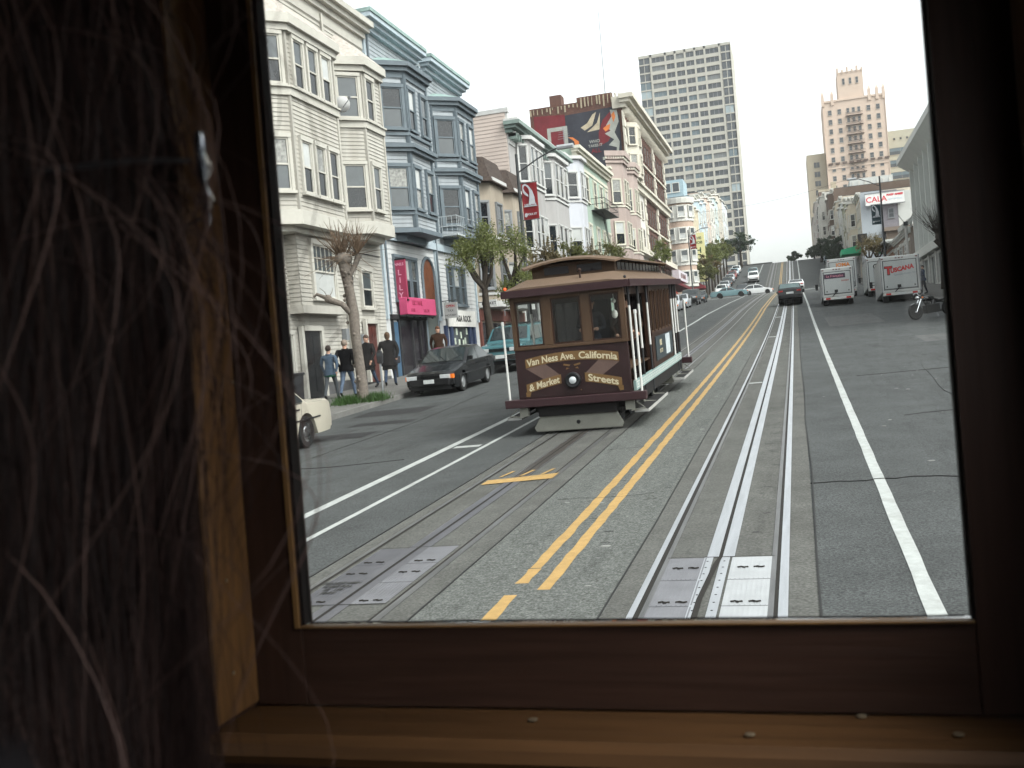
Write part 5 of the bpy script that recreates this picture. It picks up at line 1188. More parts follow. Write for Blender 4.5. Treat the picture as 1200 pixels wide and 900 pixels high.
park('sedan', 'dark sedan parked below the pale blue van on the hill', 'car', 6.3, 183, SEDAN, P_dark, rz=PI, detail=False)

# --- delivery trucks seen from behind
M_trk = mat('white truck body', (.48, .49, .48), .5, 0, .08, 1, dirt=.4, stretch=(1, 1, .3)); M_trkd = mat('truck door grey white', (.4, .42, .415), .5, 0, .1, 1, dirt=.4, stretch=(1, 1, .3))
def truck(label, x, y, W, Hh, L, z0, fn, cab=True, facing=PI):
    rx = -slope(y); t = thing('delivery_truck', label, 'truck', (x, y, g(x, y) + .01)); t.rotation_mode = 'ZXY'; t.rotation_euler = (rx, 0, facing)
    h = W / 2   # local: nose towards -y, tail face at y = 0
    b = MB(); b.box(-h, h, -L, 0, z0, Hh); bd = b.build('box_body', M_trk, t, bevel=.07)
    b = MB(); b.box(-h + .17, h - .17, .0, .035, z0 + .22, Hh - .3); b.build('roller_door', M_trkd, t, bevel=.015)
    b = MB()
    for (a, c, d, e) in ((-h + .12, h - .12, Hh - .3, Hh - .255), (-h + .12, -h + .17, z0 + .15, Hh - .3), (h - .17, h - .12, z0 + .15, Hh - .3), (-h + .12, h - .12, z0 + .17, z0 + .22)): b.box(a, c, 0, .02, d, e)
    b.build('door_frame', mat('dark door seal', (.06, .065, .065), .6), t)
    b = MB(); b.box(-h + .05, h - .05, -.3, .12, z0 - .18, z0 - .02); b.build('rear_bumper', M_white, t, bevel=.02)
    b = MB()
    for k in (-1, 0, 1): b.box(k * .18 - .05, k * .18 + .05, .0, .02, Hh - .16, Hh - .11)
    for s in (-1, 1): b.box(s * (h - .12) - .06, s * (h - .12) + .06, .0, .02, Hh - .17, Hh - .11)
    b.build('clearance_lamp', mat('dim red lamp', (.12, .03, .025), .4), t)
    for s in (-1, 1):
        b = MB(); b.box(s * (h - .34) - .14, s * (h - .34) + .14, .12, .14, z0 - .16, z0 - .04); b.build('tail_light', M_redl, t)
        b = MB(); b.box(s * (h - .3) - .03, s * (h - .3) + .03, .036, .06, z0 + .32, z0 + .4); b.build('door_latch', M_black, t)
    b = MB(); b.box(-.22, .22, .12, .135, z0 - .17, z0 - .03); b.build('number_plate', M_plate_, t)
    b = MB(); b.box(.0, .2, .036, .1, z0 + .28, z0 + .44); b.tube([(.1, .05, z0 + .28), (.35, .07, z0 + .02)], .025, 5); b.build('door_handle', M_black, t)
    for y_ in (-1.1, -L + .1):
        for s in (-1, 1):
            w_ = MB(); w_.lathe([(.22, -.13), (.39, -.13), (.42, -.09), (.42, .09), (.39, .13), (.22, .13)], (s * (h - .22), y_, .42), 18, 'x'); wo = w_.build('wheel', M_rubber, t, 35)
            w_ = MB(); w_.lathe([(.03, s * .12), (.21, s * .1), (.24, s * .135)], (s * (h - .22), y_, .42), 14, 'x'); w_.build('rim', M_hub, wo, 30)
    for s in (-1, 1):
        for yy_ in (0, -L): b = MB(); b.box(s * h - .045, s * h + .012, yy_ - .04, yy_ + .012, z0 + .02, Hh - .05); b.build('corner_rail', M_steel, t)
        for zz_ in (z0 + .02, Hh - .1): b = MB(); b.box(s * h - .02, s * h + .014, -L, 0, zz_, zz_ + .07); b.build('side_rail', M_steel, t)
        b = MB()
        for k in range(1, 9): b.box(s * h - .004, s * h + .004, -L * k / 9 - .012, -L * k / 9 + .012, z0 + .1, Hh - .1)
        b.build('panel_seam', M_steel, t)
        b = MB(); b.box(s * (h - .22) - .16, s * (h - .22) + .16, -.5, -.485, .1, z0 - .05); b.build('mud_flap', M_rubber, t)
    b = MB(); b.box(-h + .3, h - .3, -L, -.25, .45, z0 - .0); b.build('chassis', M_black, t)
    if cab:
        b = MB(); b.prism([(-L - 1.6, .5), (-L, .5), (-L, 2.1), (-L - .7, 2.1), (-L - 1.1, 1.35), (-L - 1.6, 1.2)], -h + .12, h - .12, 'x'); b.build('cab', M_trk, t, bevel=.05)
        b = MB(); b.prism([(-L - .72, 2.0), (-L - 1.08, 1.4), (-L - 1.1, 1.4), (-L - .74, 2.0)], -h + .25, h - .25, 'x'); b.build('windscreen', M_glcar, t)
    for s in (-1, 1):
        b = MB(); b.tube([(s * (h - .1), -L - .2, 1.9), (s * (h + .22), -L - .25, 1.9)], .02, 4); b.box(s * (h + .22) - .09, s * (h + .22) + .09, -L - .28, -L - .22, 1.55, 1.95); b.build('wing_mirror', M_black, t)
    fn(t, h); return t
# text faces out of the tail (local +y): x mirrored
def tail(b, s, size, x, z, mi=None, bold=.004, sx=1., sk=0., arc=0.): return b.text(s, size, lambda u, v, w: (-(x + u * sx), .036 + w + .004, z + v + sk * u - arc * u * u), .002, bold, mi)
def f1(t, h):
    b = MB(); b.box(-.78 + .0, .5 + .0, .036, .042, 1.72, 2.02); b.v = [Vector((-v.x, v.y, v.z)) for v in b.v]; b.build('sign_panel', mat('plum sign panel', (.06, .035, .06), .5), t)
    b = MB(); b.text('La Française', .21, lambda u, v, w: (.14 - u * 1.0, .045 + w, 1.81 + v), .002, .003); b.build('lettering', mat('pinkish letters', (.5, .2, .25), .5), t)
    b = MB(); tail(b, 'BAKERY', .13, .48, 1.5, bold=.003); b.build('lettering', mat('dull red letters', (.35, .08, .06), .5), t)
truck('white step van with a plum coloured sign panel on its rear door', 2.55, 66.6, 1.92, 2.42, 4.2, .55, f1)
def f3(t, h):
    b = MB(); tail(b, 'T', .62, -.64, 1.72, bold=.026, sx=1.0, sk=.0); tail(b, 'USCANA', .36, .12, 1.86, bold=.02, sx=.9, sk=.13); b.build('lettering', mat('logo red', (.42, .03, .03), .5), t)
    b = MB(); tail(b, 'T', .66, -.64, 1.69, bold=.05); b.v = [v - Vector((0, .003, 0)) for v in b.v]; b.build('letter_shade', M_black, t)
    b = MB(); tail(b, 'Specialty Foods, Inc.', .15, .28, 1.62, bold=.0, sk=.06); b.build('lettering', mat('grey letters', (.2, .22, .25), .5), t)
truck('large white box truck with a red scripted name on its rear door', 6.0, 63.4, 2.15, 2.78, 5.2, .6, f3)
def f2(t, h):
    b = MB(); tail(b, 'IOMA', .4, .1, 2.35, bold=.012); b.build('lettering', mat('orange letters', (.6, .2, .04), .5), t)
truck('cream truck with orange letters showing above the step van', 3.45, 80, 2.1, 3.0, 5.0, .6, f2)
def f4(t, h):
    b = MB(); b.lathe([(.2, .036), (.2, .042)], (.45, 0, 2.1), 20, 'y'); b.lathe([(.13, .0425), (.13, .046)], (.45, 0, 2.1), 20, 'y', 1); b.build('round_logo', [M_black, M_white], t)
    b = MB(); tail(b, 'P', .5, -.1, 1.5, bold=.01); tail(b, 'I', .5, -.1, 1.0, bold=.01); b.build('lettering', M_black, t)
truck('white truck with a round black emblem half hidden by the large box truck', 5.95, 74.5, 2.2, 2.75, 4.5, .6, f4)

# --- motorcycle parked across the kerb
mc = thing('motorcycle', 'black cruiser motorcycle parked nose out from the kerb', 'motorcycle', (4.78, 45.15, g(4.8, 45.2)), (0, rad(-4), rad(24) * 0 + math.atan2(.75, 1.42) * .9))
def wheel_mc(x, r):
    b = MB(); b.lathe([(r - .1, -.045), (r - .03, -.06), (r, -.02), (r, .02), (r - .03, .06), (r - .1, .045)], (x, 0, r), 24, 'y'); w_ = b.build('wheel', M_rubber, mc, 40)
    b = MB(); b.lathe([(r - .12, -.03), (r - .09, -.035), (r - .09, .035), (r - .12, .03)], (x, 0, r), 24, 'y'); b.lathe([(.05, -.06), (.05, .06)], (x, 0, r), 10, 'y')
    for i in range(14): a = 2 * PI * i / 14; b.tube([(x, 0, r), (x + math.cos(a) * (r - .1), 0, r + math.sin(a) * (r - .1))], .005, 3)
    b.build('rim', M_chrome, w_)
wheel_mc(0, .33); wheel_mc(1.52, .31)
for s in (-1, 1): b = MB(); b.tube([(0, s * .085, .33), (.28, s * .085, .86)], .03, 6); b.build('fork', M_chrome, mc)
b = MB(); b.tube([(.22, -.36, 1.06), (.34, -.3, 1.12), (.3, -.05, .98), (.3, .05, .98), (.34, .3, 1.12), (.22, .36, 1.06)], .016, 6); b.build('handlebar', M_chrome, mc)
b = MB(); b.ball((.18, 0, .9), .09, .085, .085, 12); b.build('headlight', M_chrome, mc, 60)
b = MB(); b.prism([(-.3, 0.44), (-.2, .64), (0, .705), (.25, .68), (.25, .66), (0, .68), (-.18, .62), (-.28, .44)], -.07, .07, 'y'); b.build('front_mudguard', M_black, mc)
b = MB(); b.prism([(1.2, .55), (1.3, .64), (1.52, .66), (1.75, .6), (1.9, .4), (1.86, .4), (1.72, .57), (1.52, .63), (1.3, .6)], -.09, .09, 'y'); b.build('rear_mudguard', M_black, mc)
b = MB(); b.ball((.62, 0, .82), .3, .15, .12, 14); b.build('fuel_tank', P_black, mc, 60)
b = MB(); b.prism([(.85, .72), (1.05, .64), (1.3, .66), (1.55, .76), (1.56, .8), (1.3, .73), (1.05, .72), (.86, .8)], -.13, .13, 'y'); b.build('saddle', mat('black leather', (.012, .012, .012), .5), mc, bevel=.03)
b = MB(); b.box(.42, 1.05, -.16, .16, .2, .56)
for x in (.6, .8): b.M = Matrix.Translation((x, 0, .5)) @ Matrix.Rotation(rad(-20 if x < .7 else 20), 4, 'Y'); b.lathe([(.09, -.02), (.1, .0), (.1, .22), (.07, .26)], n=10)
b.M = Matrix(); b.build('engine', mat('engine alloy', (.06, .06, .06), .35, .8), mc, bevel=.015)
b = MB(); b.tube([(.7, .16, .35), (.9, .18, .24), (1.3, .18, .24), (1.85, .18, .3)], [.03, .035, .045, .05], 8); b.build('exhaust', M_chrome, mc)
b = MB(); b.tube([(.3, 0, .95), (.55, 0, .45), (1.0, 0, .25), (1.5, 0, .31)], .03, 6); b.tube([(.3, 0, .9), (.8, 0, .66), (1.4, 0, .6)], .03, 6); b.build('frame', M_black, mc)
b = MB(); b.tube([(.85, -.1, .25), (.8, -.38, .01)], .012, 5); b.build('side_stand', M_chrome, mc)
b = MB(); b.box(1.86, 1.93, -.09, .09, .5, .62); b.build('tail_light', M_redl, mc)
for s in (-1, 1): b = MB(); b.ball((.28, s * .2, .9), .035); b.build('indicator', M_amber, mc)
# ================================================================ PEOPLE
M_skin = mat('skin', (.42, .25, .18), .55, 0, .06, 6); M_skin2 = mat('brown skin', (.2, .11, .075), .55, 0, .06, 6)
def cloth(name, c): return mat(name + ' cloth', c, .95, 0, .25, 7, .4, 30, spec=.06)
def skinmesh(name, J, E, rootj, sub=2):
    """one continuous surface grown round a skeleton: J name -> (x,y,z,r)"""
    me = bpy.data.meshes.new(name); bm = bmesh.new(); lay = bm.verts.layers.skin.verify(); vv = {}
    for k, (x, y, z, r) in J.items():
        v = bm.verts.new((x, y, z)); v[lay].radius = (r, r) if not isinstance(r, tuple) else r; vv[k] = v
        v[lay].use_root = (k == rootj)
    for a, c in E: bm.edges.new((vv[a], vv[c]))
    bm.to_mesh(me); bm.free()
    o = bpy.data.objects.new(name, me); COL.objects.link(o)
    m = o.modifiers.new('s', 'SKIN'); m.use_smooth_shade = True
    m2 = o.modifiers.new('u', 'SUBSURF'); m2.levels = sub; m2.render_levels = sub
    dg = bpy.context.evaluated_depsgraph_get(); out = bpy.data.meshes.new_from_object(o.evaluated_get(dg))
    bpy.data.objects.remove(o); bpy.data.meshes.remove(me)
    return out
def seg_d(p, a, b):
    ab = b - a; t = max(0, min(1, (p - a).dot(ab) / max(ab.length_squared, 1e-9))); return (p - a - ab * t).length
def person(label, loc, rz, H=1.74, top=None, legs=None, shoes=None, skin=None, hair=(.03, .02, .015), stride=.24, coat=0., arms='swing', bulk=1., lean=0., cat_='person', hairlen=0., hat=None):
    skin = skin or M_skin; k = H / 1.74
    t = thing('person', label, cat_, loc, (0, 0, rz))
    s = stride; J = {}
    J['pel'] = (0, 0, .95, (.155 * bulk, .115 * bulk)); J['waist'] = (0, .01 + lean * .3, 1.12, (.145 * bulk, .11 * bulk)); J['chest'] = (0, .02 + lean, 1.32, (.175 * bulk, .125 * bulk)); J['nb'] = (0, lean * 1.2, 1.47, .075); J['neck'] = (0, .0 + lean * 1.3, 1.53, .055); J['h1'] = (0, .025 + lean * 1.4, 1.61, .085); J['h2'] = (0, .015 + lean * 1.4, 1.68, .086)
    for sd, nm in ((-1, 'l'), (1, 'r')):
        f = s * sd
        J['hip' + nm] = (sd * .1, 0, .90, .1 * bulk); J['kn' + nm] = (sd * .11, f * .55 + .04, .50, .066); J['an' + nm] = (sd * .11, f - (.06 if f < 0 else 0), .09 + (.06 if f < -.1 else 0), .045); J['to' + nm] = (sd * .125, f + .15, .04 + (.02 if f < -.1 else 0), .036)
        a = -f * .7
        J['sh' + nm] = (sd * .2 * bulk, lean, 1.42, .072 * bulk)
        if arms == 'pockets': J['el' + nm] = (sd * .31, -.1 + lean, 1.16, .055 * bulk); J['wr' + nm] = (sd * .23, .05, .96, .042); J['ha' + nm] = (sd * .2, .08, .92, .04)
        elif arms == 'front': J['el' + nm] = (sd * .27, .03, 1.15, .05); J['wr' + nm] = (sd * .17, .27, 1.12, .04); J['ha' + nm] = (sd * .13, .33, 1.12, .036)
        else: J['el' + nm] = (sd * .28 * bulk, a * .4 - .03, 1.15, .052 * bulk); J['wr' + nm] = (sd * .27, a + .04, .92, .038); J['ha' + nm] = (sd * .265, a + .06, .85, .034)
    E = [('pel', 'waist'), ('waist', 'chest'), ('chest', 'nb'), ('nb', 'neck'), ('neck', 'h1'), ('h1', 'h2')]
    for nm in 'lr': E += [('pel', 'hip' + nm), ('hip' + nm, 'kn' + nm), ('kn' + nm, 'an' + nm), ('an' + nm, 'to' + nm), ('chest', 'sh' + nm), ('sh' + nm, 'el' + nm), ('el' + nm, 'wr' + nm), ('wr' + nm, 'ha' + nm)]
    me = skinmesh('person_body', J, E, 'pel')
    P = {q: Vector(v[:3]) for q, v in J.items()}
    mats_ = [skin, top, legs, shoes or M_black]
    for m in mats_: me.materials.append(m)
    for p in me.polygons:
        c = p.center; best = min(E, key=lambda e: seg_d(c, P[e[0]], P[e[1]])); n = best[1]
        if n in ('h1', 'h2', 'neck') and c.z > 1.5: i = 0
        elif n[:2] == 'ha': i = 0
        elif n[:2] in ('to',) or (n[:2] == 'an' and c.z < .1 + (.06 if P[n].z > .12 else 0)): i = 3
        elif n[:2] in ('kn', 'an', 'hi'): i = 1 if c.z > .82 - coat else 2
        else: i = 1 if c.z > .86 - coat else 2
        p.material_index = i
    body = bpy.data.objects.new('body', me); COL.objects.link(body); body.parent = t; body.scale = (k, k, k)
    # face and fingers joined to the body mesh
    b = MB(); hx = P['h2']
    b.add([(-.014, hx.y + .08, 1.655), (.014, hx.y + .08, 1.655), (0, hx.y + .082, 1.69), (0, hx.y + .115, 1.657)], [(0, 1, 3), (1, 2, 3), (2, 0, 3), (0, 2, 1)])
    for sd in (-1, 1): b.ball((sd * .083, hx.y - .005, 1.655), .014, .025, .034, 8); b.ball((sd * .033, hx.y + .078, 1.69), .012, .008, .008, 6)
    for sd, nm in ((-1, 'l'), (1, 'r')):
        h_ = P['ha' + nm]; d = (h_ - P['wr' + nm]).normalized()
        for i in range(4):
            o_ = Vector((0, (i - 1.5) * .017, 0)); L = (.07, .08, .076, .06)[i]
            b.tube([h_ + o_ + d * .01, h_ + o_ + d * (L * .6), h_ + o_ + d * L + Vector((-sd * .02, .0, .0))], [.010, .009, .007], 5)
        b.tube([h_ + Vector((0, .02, .02)), h_ + Vector((-sd * .01, .045, -.01)), h_ + Vector((-sd * .015, .05, -.035))], [.012, .01, .008], 5)
    bm = bmesh.new(); bm.from_mesh(me); n0 = len(bm.faces); t2 = b.mesh('tmp', skin); bm.from_mesh(t2); bm.to_mesh(me); bm.free()
    bpy.data.meshes.remove(t2)
    me.polygons.foreach_set('use_smooth', [True] * len(me.polygons))
    b = MB(); hy = P['h2'].y
    n = 14; rows = 6; vs = []; fs = []
    for i in range(rows + 1):
        ph = (PI * .62) * i / rows
        for j in range(n):
            th = 2 * PI * j / n; front = max(0, math.sin(th)); ph2 = ph * (1 - .42 * front + .3 * max(0, -math.sin(th)))
            z = 1.68 + .112 * math.cos(ph2) - (hairlen * max(0, -math.sin(th) * .6 + .6) if i == rows else 0)
            r_ = .1 * math.sin(ph2) + .002
            vs.append((r_ * math.cos(th) * .93, hy - .008 + r_ * math.sin(th) * 1.06, z))
    fs = [(i * n + j, i * n + (j + 1) % n, (i + 1) * n + (j + 1) % n, (i + 1) * n + j) for i in range(rows) for j in range(n)]
    b.add(vs, fs); ho = b.build('hair', mat('hair %.3f %.3f' % hair[:2], hair, .6, 0, .3, 30), t, 60); ho.scale = (k, k, k)
    if True:          # hem, collar and belt line of the jacket
        b = MB(); n = 16; vs = []; lo_ = .84 - coat
        for z, w_, d_ in ((1.0, .185, .15), (.9, .2, .165), (lo_ - .02, .205, .17), (lo_ - .022, .18, .15)):
            for j in range(n): th = 2 * PI * j / n; vs.append((w_ * bulk * math.cos(th), d_ * bulk * math.sin(th) + lean * .3, z + .012 * math.sin(2 * th + bulk * 9)))
        b.add(vs, [(i * n + j, i * n + (j + 1) % n, (i + 1) * n + (j + 1) % n, (i + 1) * n + j) for i in range(3) for j in range(n)]); co = b.build('jacket_hem', top, t, 60); co.scale = (k, k, k)
        b = MB(); b.tube([(.085 * math.cos(2 * PI * j / 10), P['nb'].y + .075 * math.sin(2 * PI * j / 10), 1.49 + .02 * math.sin(2 * PI * j / 10)) for j in range(11)], .026, 6); co = b.build('collar', top, t, 60); co.scale = (k, k, k)
    if coat > .1:     # skirt of a long coat
        b = MB(); n = 16; vs = []
        for z, w_, d_ in ((1.1, .175, .135), (.95, .2, .16), (.95 - coat, .235, .205), (.95 - coat - .005, .22, .19)):
            for j in range(n): th = 2 * PI * j / n; vs.append((w_ * bulk * math.cos(th), d_ * bulk * math.sin(th), z + .01 * math.sin(3 * th)))
        b.add(vs, [(i * n + j, i * n + (j + 1) % n, (i + 1) * n + (j + 1) % n, (i + 1) * n + j) for i in range(3) for j in range(n)]); co = b.build('coat_skirt', top, t, 60); co.scale = (k, k, k)
    return t
jeans = cloth('faded jeans', (.09, .12, .17)); djeans = cloth('dark jeans', (.035, .05, .08)); blackc = cloth('black jacket', (.008, .008, .009)); denim = cloth('blue denim jacket', (.06, .09, .13)); grey_t = cloth('grey trousers', (.07, .078, .085)); green_ = cloth('green sweater', (.012, .06, .038)); dark_c = cloth('dark coat', (.012, .011, .011)); brown_c = cloth('brown coat', (.035, .02, .014))
pp = person('person in a blue denim jacket with a green hem walking up the pavement', (-14.15, 28.35, sw(-14.15, 28.35)), rad(8), 1.68, denim, grey_t, stride=.3, bulk=1.05)
b = MB(); n = 16; vs = []
for z, w_, d_ in ((.86, .195, .16), (.74, .2, .165), (.735, .17, .14)):
    for j in range(n): th = 2 * PI * j / n; vs.append((w_ * math.cos(th), d_ * math.sin(th), z))
b.add(vs, [(i * n + j, i * n + (j + 1) % n, (i + 1) * n + (j + 1) % n, (i + 1) * n + j) for i in range(2) for j in range(n)]); b.build('sweater_hem', green_, pp, 60)
person('broad person in a black jacket and pale jeans walking past the bare tree', (-13.87, 28.95, sw(-13.87, 28.95)), rad(5), 1.8, blackc, jeans, hair=(.2, .16, .13), stride=.3, bulk=1.2, arms='pockets')
person('person in a black coat half hidden behind the bare tree trunk', (-14.3, 31.6, sw(-14.3, 31.6)), rad(170), 1.84, dark_c, djeans, hair=(.05, .03, .02), stride=.26, coat=.2, bulk=1.08)
person('person in a long dark coat and jeans standing by the parking meter', (-13.75, 32.15, sw(-13.75, 32.15)), rad(14), 1.86, dark_c, djeans, hair=(.07, .04, .02), stride=.3, coat=.26, bulk=1.18, hairlen=.05)
person('person in a brown coat walking behind the black parked sedan', (-13.8, 37.4, sw(-13.8, 37.4)), rad(200), 1.8, brown_c, djeans, hair=(.09, .035, .015), stride=.18, coat=.2, bulk=1.1)
person('person in dark blue work clothes reaching up beside the large box truck', (7.75, 67.8, sw(7.75, 67.8)), rad(100), 1.8, cloth('navy work jacket', (.03, .045, .08)), cloth('dark work trousers', (.02, .022, .03)), stride=.1, arms='front')
bg_ = thing('shoulder_bag', 'dark shoulder bag hanging at the hip of the person in the long dark coat', 'bag', (-13.48, 32.2, sw(-13.5, 32.2) + .78)); b = MB(); b.prism([(-.05, 0), (.07, .02), (.08, .26), (-.06, .28)], -.17, .17, 'y'); b.build('bag_body', mat('dark canvas bag', (.02, .02, .025), .8), bg_, bevel=.03); b = MB(); b.tube([(0, -.12, .27), (-.1, -.05, .7), (-.18, 0, .8), (-.1, .06, .7), (0, .12, .27)], .012, 5); b.build('strap', mat('dark canvas bag', (.02,) * 3), bg_)
# the gripman behind the cable car's middle front window
person('person in dark uniform standing at the lever inside the cable car', (CX + .05, CY + 1.75, g(CX, CY + 1.75) + .69), rad(180), 1.7, cloth('dark uniform', (.012, .013, .018)), blackc, stride=.05, arms='front', hair=(.02, .015, .012))
person('passenger in a brown jacket sitting back in the cable car behind the last front window', (CX + .62, CY + 2.55, g(CX, CY + 2.5) + .69), rad(190), 1.65, brown_c, blackc, stride=.04, arms='pockets')
person('person in a red top at the kerb under the long red awning', (-12.9, 112, sw(-12.9, 112)), rad(20), 1.75, cloth('red top', (.3, .05, .04)), djeans)
# ================================================================ TREES AND STREET FURNITURE
M_bark = mat('grey bark', (.135, .115, .098), .9, 0, .35, 14, .6, 30); M_barkd = mat('dark bark', (.035, .028, .022), .9, 0, .35, 12, .6, 30); M_twig = mat('brown twigs', (.11, .075, .05), .9)
def leafmat(name, c, tr=.35):
    if name in MATS: return MATS[name]
    m = mat(name, c, .55, 0, .45, 1.6, spec=.3); nt = m.node_tree; b = nt.nodes['Principled BSDF']
    out = nt.nodes['Material Output']; t_ = nt.nodes.new('ShaderNodeBsdfTranslucent'); mx = nt.nodes.new('ShaderNodeMixShader'); mx.inputs[0].default_value = tr; t_.inputs[0].default_value = (c[0] * 1.3, c[1] * 1.4, c[2] * .8, 1)
    nt.links.new(b.outputs[0], mx.inputs[1]); nt.links.new(t_.outputs[0], mx.inputs[2]); nt.links.new(mx.outputs[0], out.inputs[0]); return m
L_lime = leafmat('spring leaf green', (.125, .14, .05)); L_dark = leafmat('dark evergreen leaf', (.022, .04, .018)); L_olive = leafmat('olive leaf', (.095, .1, .035)); L_brn = leafmat('budding brown leaf', (.11, .085, .045))
def leaf(b, c, s, rr):
    a = Vector((rr.gauss(0, 1), rr.gauss(0, 1), rr.gauss(0, .8))).normalized(); u = a.orthogonal().normalized(); w = a.cross(u); th = rr.uniform(0, 6.28)
    u, w = u * math.cos(th) + w * math.sin(th), w * math.cos(th) - u * math.sin(th)
    c = Vector(c); s2 = s * rr.uniform(.35, .55)
    b.add([c - u * s, c + w * s2 + a * s * .12, c + u * s, c - w * s2 + a * s * .12], [(0, 1, 2, 3)])
def tree(name, label, x, y, base, H, trunk, clumps, leafm, seed, tr=.12, nleaf=900, ls=.09, bark=None, group=None, spread=.75, shoots=0):
    """clumps: (dx, dy, z, r) from the base; limbs run from the trunk to each clump"""
    rr = random.Random(seed); t = thing(name, label, 'tree', (x, y, base), group=group); b = MB()
    top = Vector(trunk[-1]); n = len(trunk)
    b.tube([(p[0] + rr.uniform(-.02, .02), p[1] + rr.uniform(-.02, .02), p[2]) for p in trunk], [tr * (1.25 if i == 0 else 1) * (1 - .35 * i / max(1, n - 1)) for i in range(n)], 9)
    for c in clumps:
        e = Vector(c[:3]); m = top.lerp(e, .5) + Vector((rr.uniform(-.1, .1), rr.uniform(-.1, .1), -.12 * (e - top).length))
        b.tube([top, m, e], [tr * .6, tr * .45, tr * .25], 6)
        for i in range(5):
            d = Vector((rr.gauss(0, 1), rr.gauss(0, 1), rr.gauss(.4, .8))).normalized() * c[3] * rr.uniform(.5, .95); b.tube([e, e + d * .5 + Vector((0, 0, .03)), e + d], [tr * .2, tr * .12, tr * .04], 4)
    b.build('trunk', bark or M_barkd, t, 60)
    b = MB(); tot = sum(c[3] ** 2 for c in clumps)
    for c in clumps:
        k = int(nleaf * c[3] ** 2 / tot); subs = []
        for i in range(max(5, k // 45)):
            d = Vector((rr.gauss(0, 1), rr.gauss(0, 1), rr.gauss(0, .8))).normalized() * c[3] * rr.uniform(.35, 1.0); subs.append(Vector(c[:3]) + d)
        for i in range(k):
            q = rr.choice(subs); p = q + Vector((rr.gauss(0, 1), rr.gauss(0, 1), rr.gauss(0, .9))) * c[3] * .2 * spread
            leaf(b, p, ls * rr.uniform(.6, 1.3), rr)
        for i in range(shoots):
            d = Vector((rr.gauss(0, .5), rr.gauss(0, .5), 1)).normalized(); L_ = c[3] * rr.uniform(.8, 1.7)
            for q in range(9): leaf(b, Vector(c[:3]) + d * L_ * (q / 9 + .1), ls * .8, rr)
    b.build('crown', leafm, t)
    return t
# bare pollarded tree beside the people
bx, by = -12.7, 27.45; t = thing('bare_tree', 'bare pollarded tree with a knobbly trunk and a brush of thin twigs', 'tree', (bx, by, sw(bx, by))); rr = random.Random(5); b = MB()
b.tube([(0, 0, -.1), (.03, 0, .5), (-.01, 0, 1.2), (-.05, .0, 2.0), (-.04, 0, 2.6), (-.12, .02, 3.3), (-.2, .02, 3.9), (-.22, 0, 4.3)], [.2, .16, .155, .15, .165, .15, .16, .2], 10)
for i in range(40): a = rr.uniform(0, 6.28); z = rr.uniform(.1, 4.1); b.ball((.15 * math.cos(a) - .05 * z * .9, .15 * math.sin(a), z), .05, .05, .06, 6)
b.tube([(-.03, 0, 2.55), (-.3, -.2, 2.95), (-.62, -.35, 3.1)], [.1, .085, .1], 7); b.ball((-.66, -.36, 3.14), .13, .12, .13, 8); b.tube([(-.66, -.36, 3.14), (-.95, -.5, 3.3), (-1.05, -.52, 3.22)], [.07, .05, .04], 6)
b.ball((-.22, 0, 4.3), .28, .26, .22, 10); b.tube([(-.15, .02, 3.7), (.1, .1, 4.1), (.25, .1, 4.4)], [.09, .08, .1], 6)
b.build('trunk', M_bark, t, 60)
b = MB()
for i in range(230):
    o = rr.choice(((-.22, 0, 4.3), (-.3, 0, 4.35), (.2, .1, 4.4), (-.2, .1, 4.2), (-.66, -.36, 3.15)) if i % 9 == 0 else ((-.22, 0, 4.3), (-.35, 0, 4.35), (.2, .1, 4.4)))
    d = Vector((rr.gauss(0, .42), rr.gauss(0, .42), 1)).normalized() if rr.random() < .75 else Vector((rr.gauss(0, 1), rr.gauss(0, 1), rr.gauss(-.2, .5))).normalized(); L_ = rr.uniform(.5, 1.25) * (.5 if o[2] < 4 else 1)
    o = Vector(o); e = o + d * L_; m = o + d * L_ * .5 + Vector((rr.gauss(0, .05), rr.gauss(0, .05), .04)); b.tube([o, m, e], [.013, .009, .004], 3)
b.build('twig', M_twig, t)
gr = MB(); rr = random.Random(3)
for i in range(1700):
    cx = rr.choice((-.45, .4)); p = Vector((bx + cx * .7 + rr.gauss(0, .2), by - .1 + rr.gauss(0, .26) + cx * .6, 0)); p.z = sw(p.x, p.y) + .0; h_ = rr.uniform(.12, .3); w_ = Vector((rr.gauss(0, 1), rr.gauss(0, 1), 0)).normalized() * .012; d = Vector((rr.gauss(0, .1), rr.gauss(0, .1), h_))
    gr.add([p - w_, p + w_, p + d], [(0, 1, 2)])
tag(gr.build('grass', leafmat('rough grass', (.035, .075, .018), .3)), 'tufts of bright green grass round the foot of the bare tree', 'grass', kind='stuff')
# leafy pollards by the teal truck
tree('street_tree', 'leafy pollarded tree with forked black trunk in front of the tan house', -12.7, 40.8, sw(-12.7, 40.8), 6, [(0, 0, -.1), (.02, 0, 1.4), (-.05, .02, 2.6), (-.05, 0, 3.2)], [(-.7, -.5, 4.5, .62), (-.2, .2, 5.1, .75), (.45, -.1, 4.7, .6), (-.9, .1, 4.9, .5), (.1, .1, 5.5, .5)], L_lime, 21, .2, 3600, .06, shoots=30, spread=1.25)
tree('street_tree', 'leafy pollarded tree hanging down beside the cable car roof corner', -12.6, 44.6, sw(-12.6, 44.6), 6, [(0, 0, -.1), (.02, 0, 1.5), (.05, .02, 2.8), (.0, 0, 3.4)], [(-.4, -.2, 5.1, .65), (.3, .1, 5.3, .7), (.55, -.2, 3.6, .6), (-.3, -.3, 3.1, .55), (.1, 0, 2.6, .5), (.7, 0, 4.6, .45)], L_lime, 22, .2, 3600, .06, shoots=24, spread=1.25)
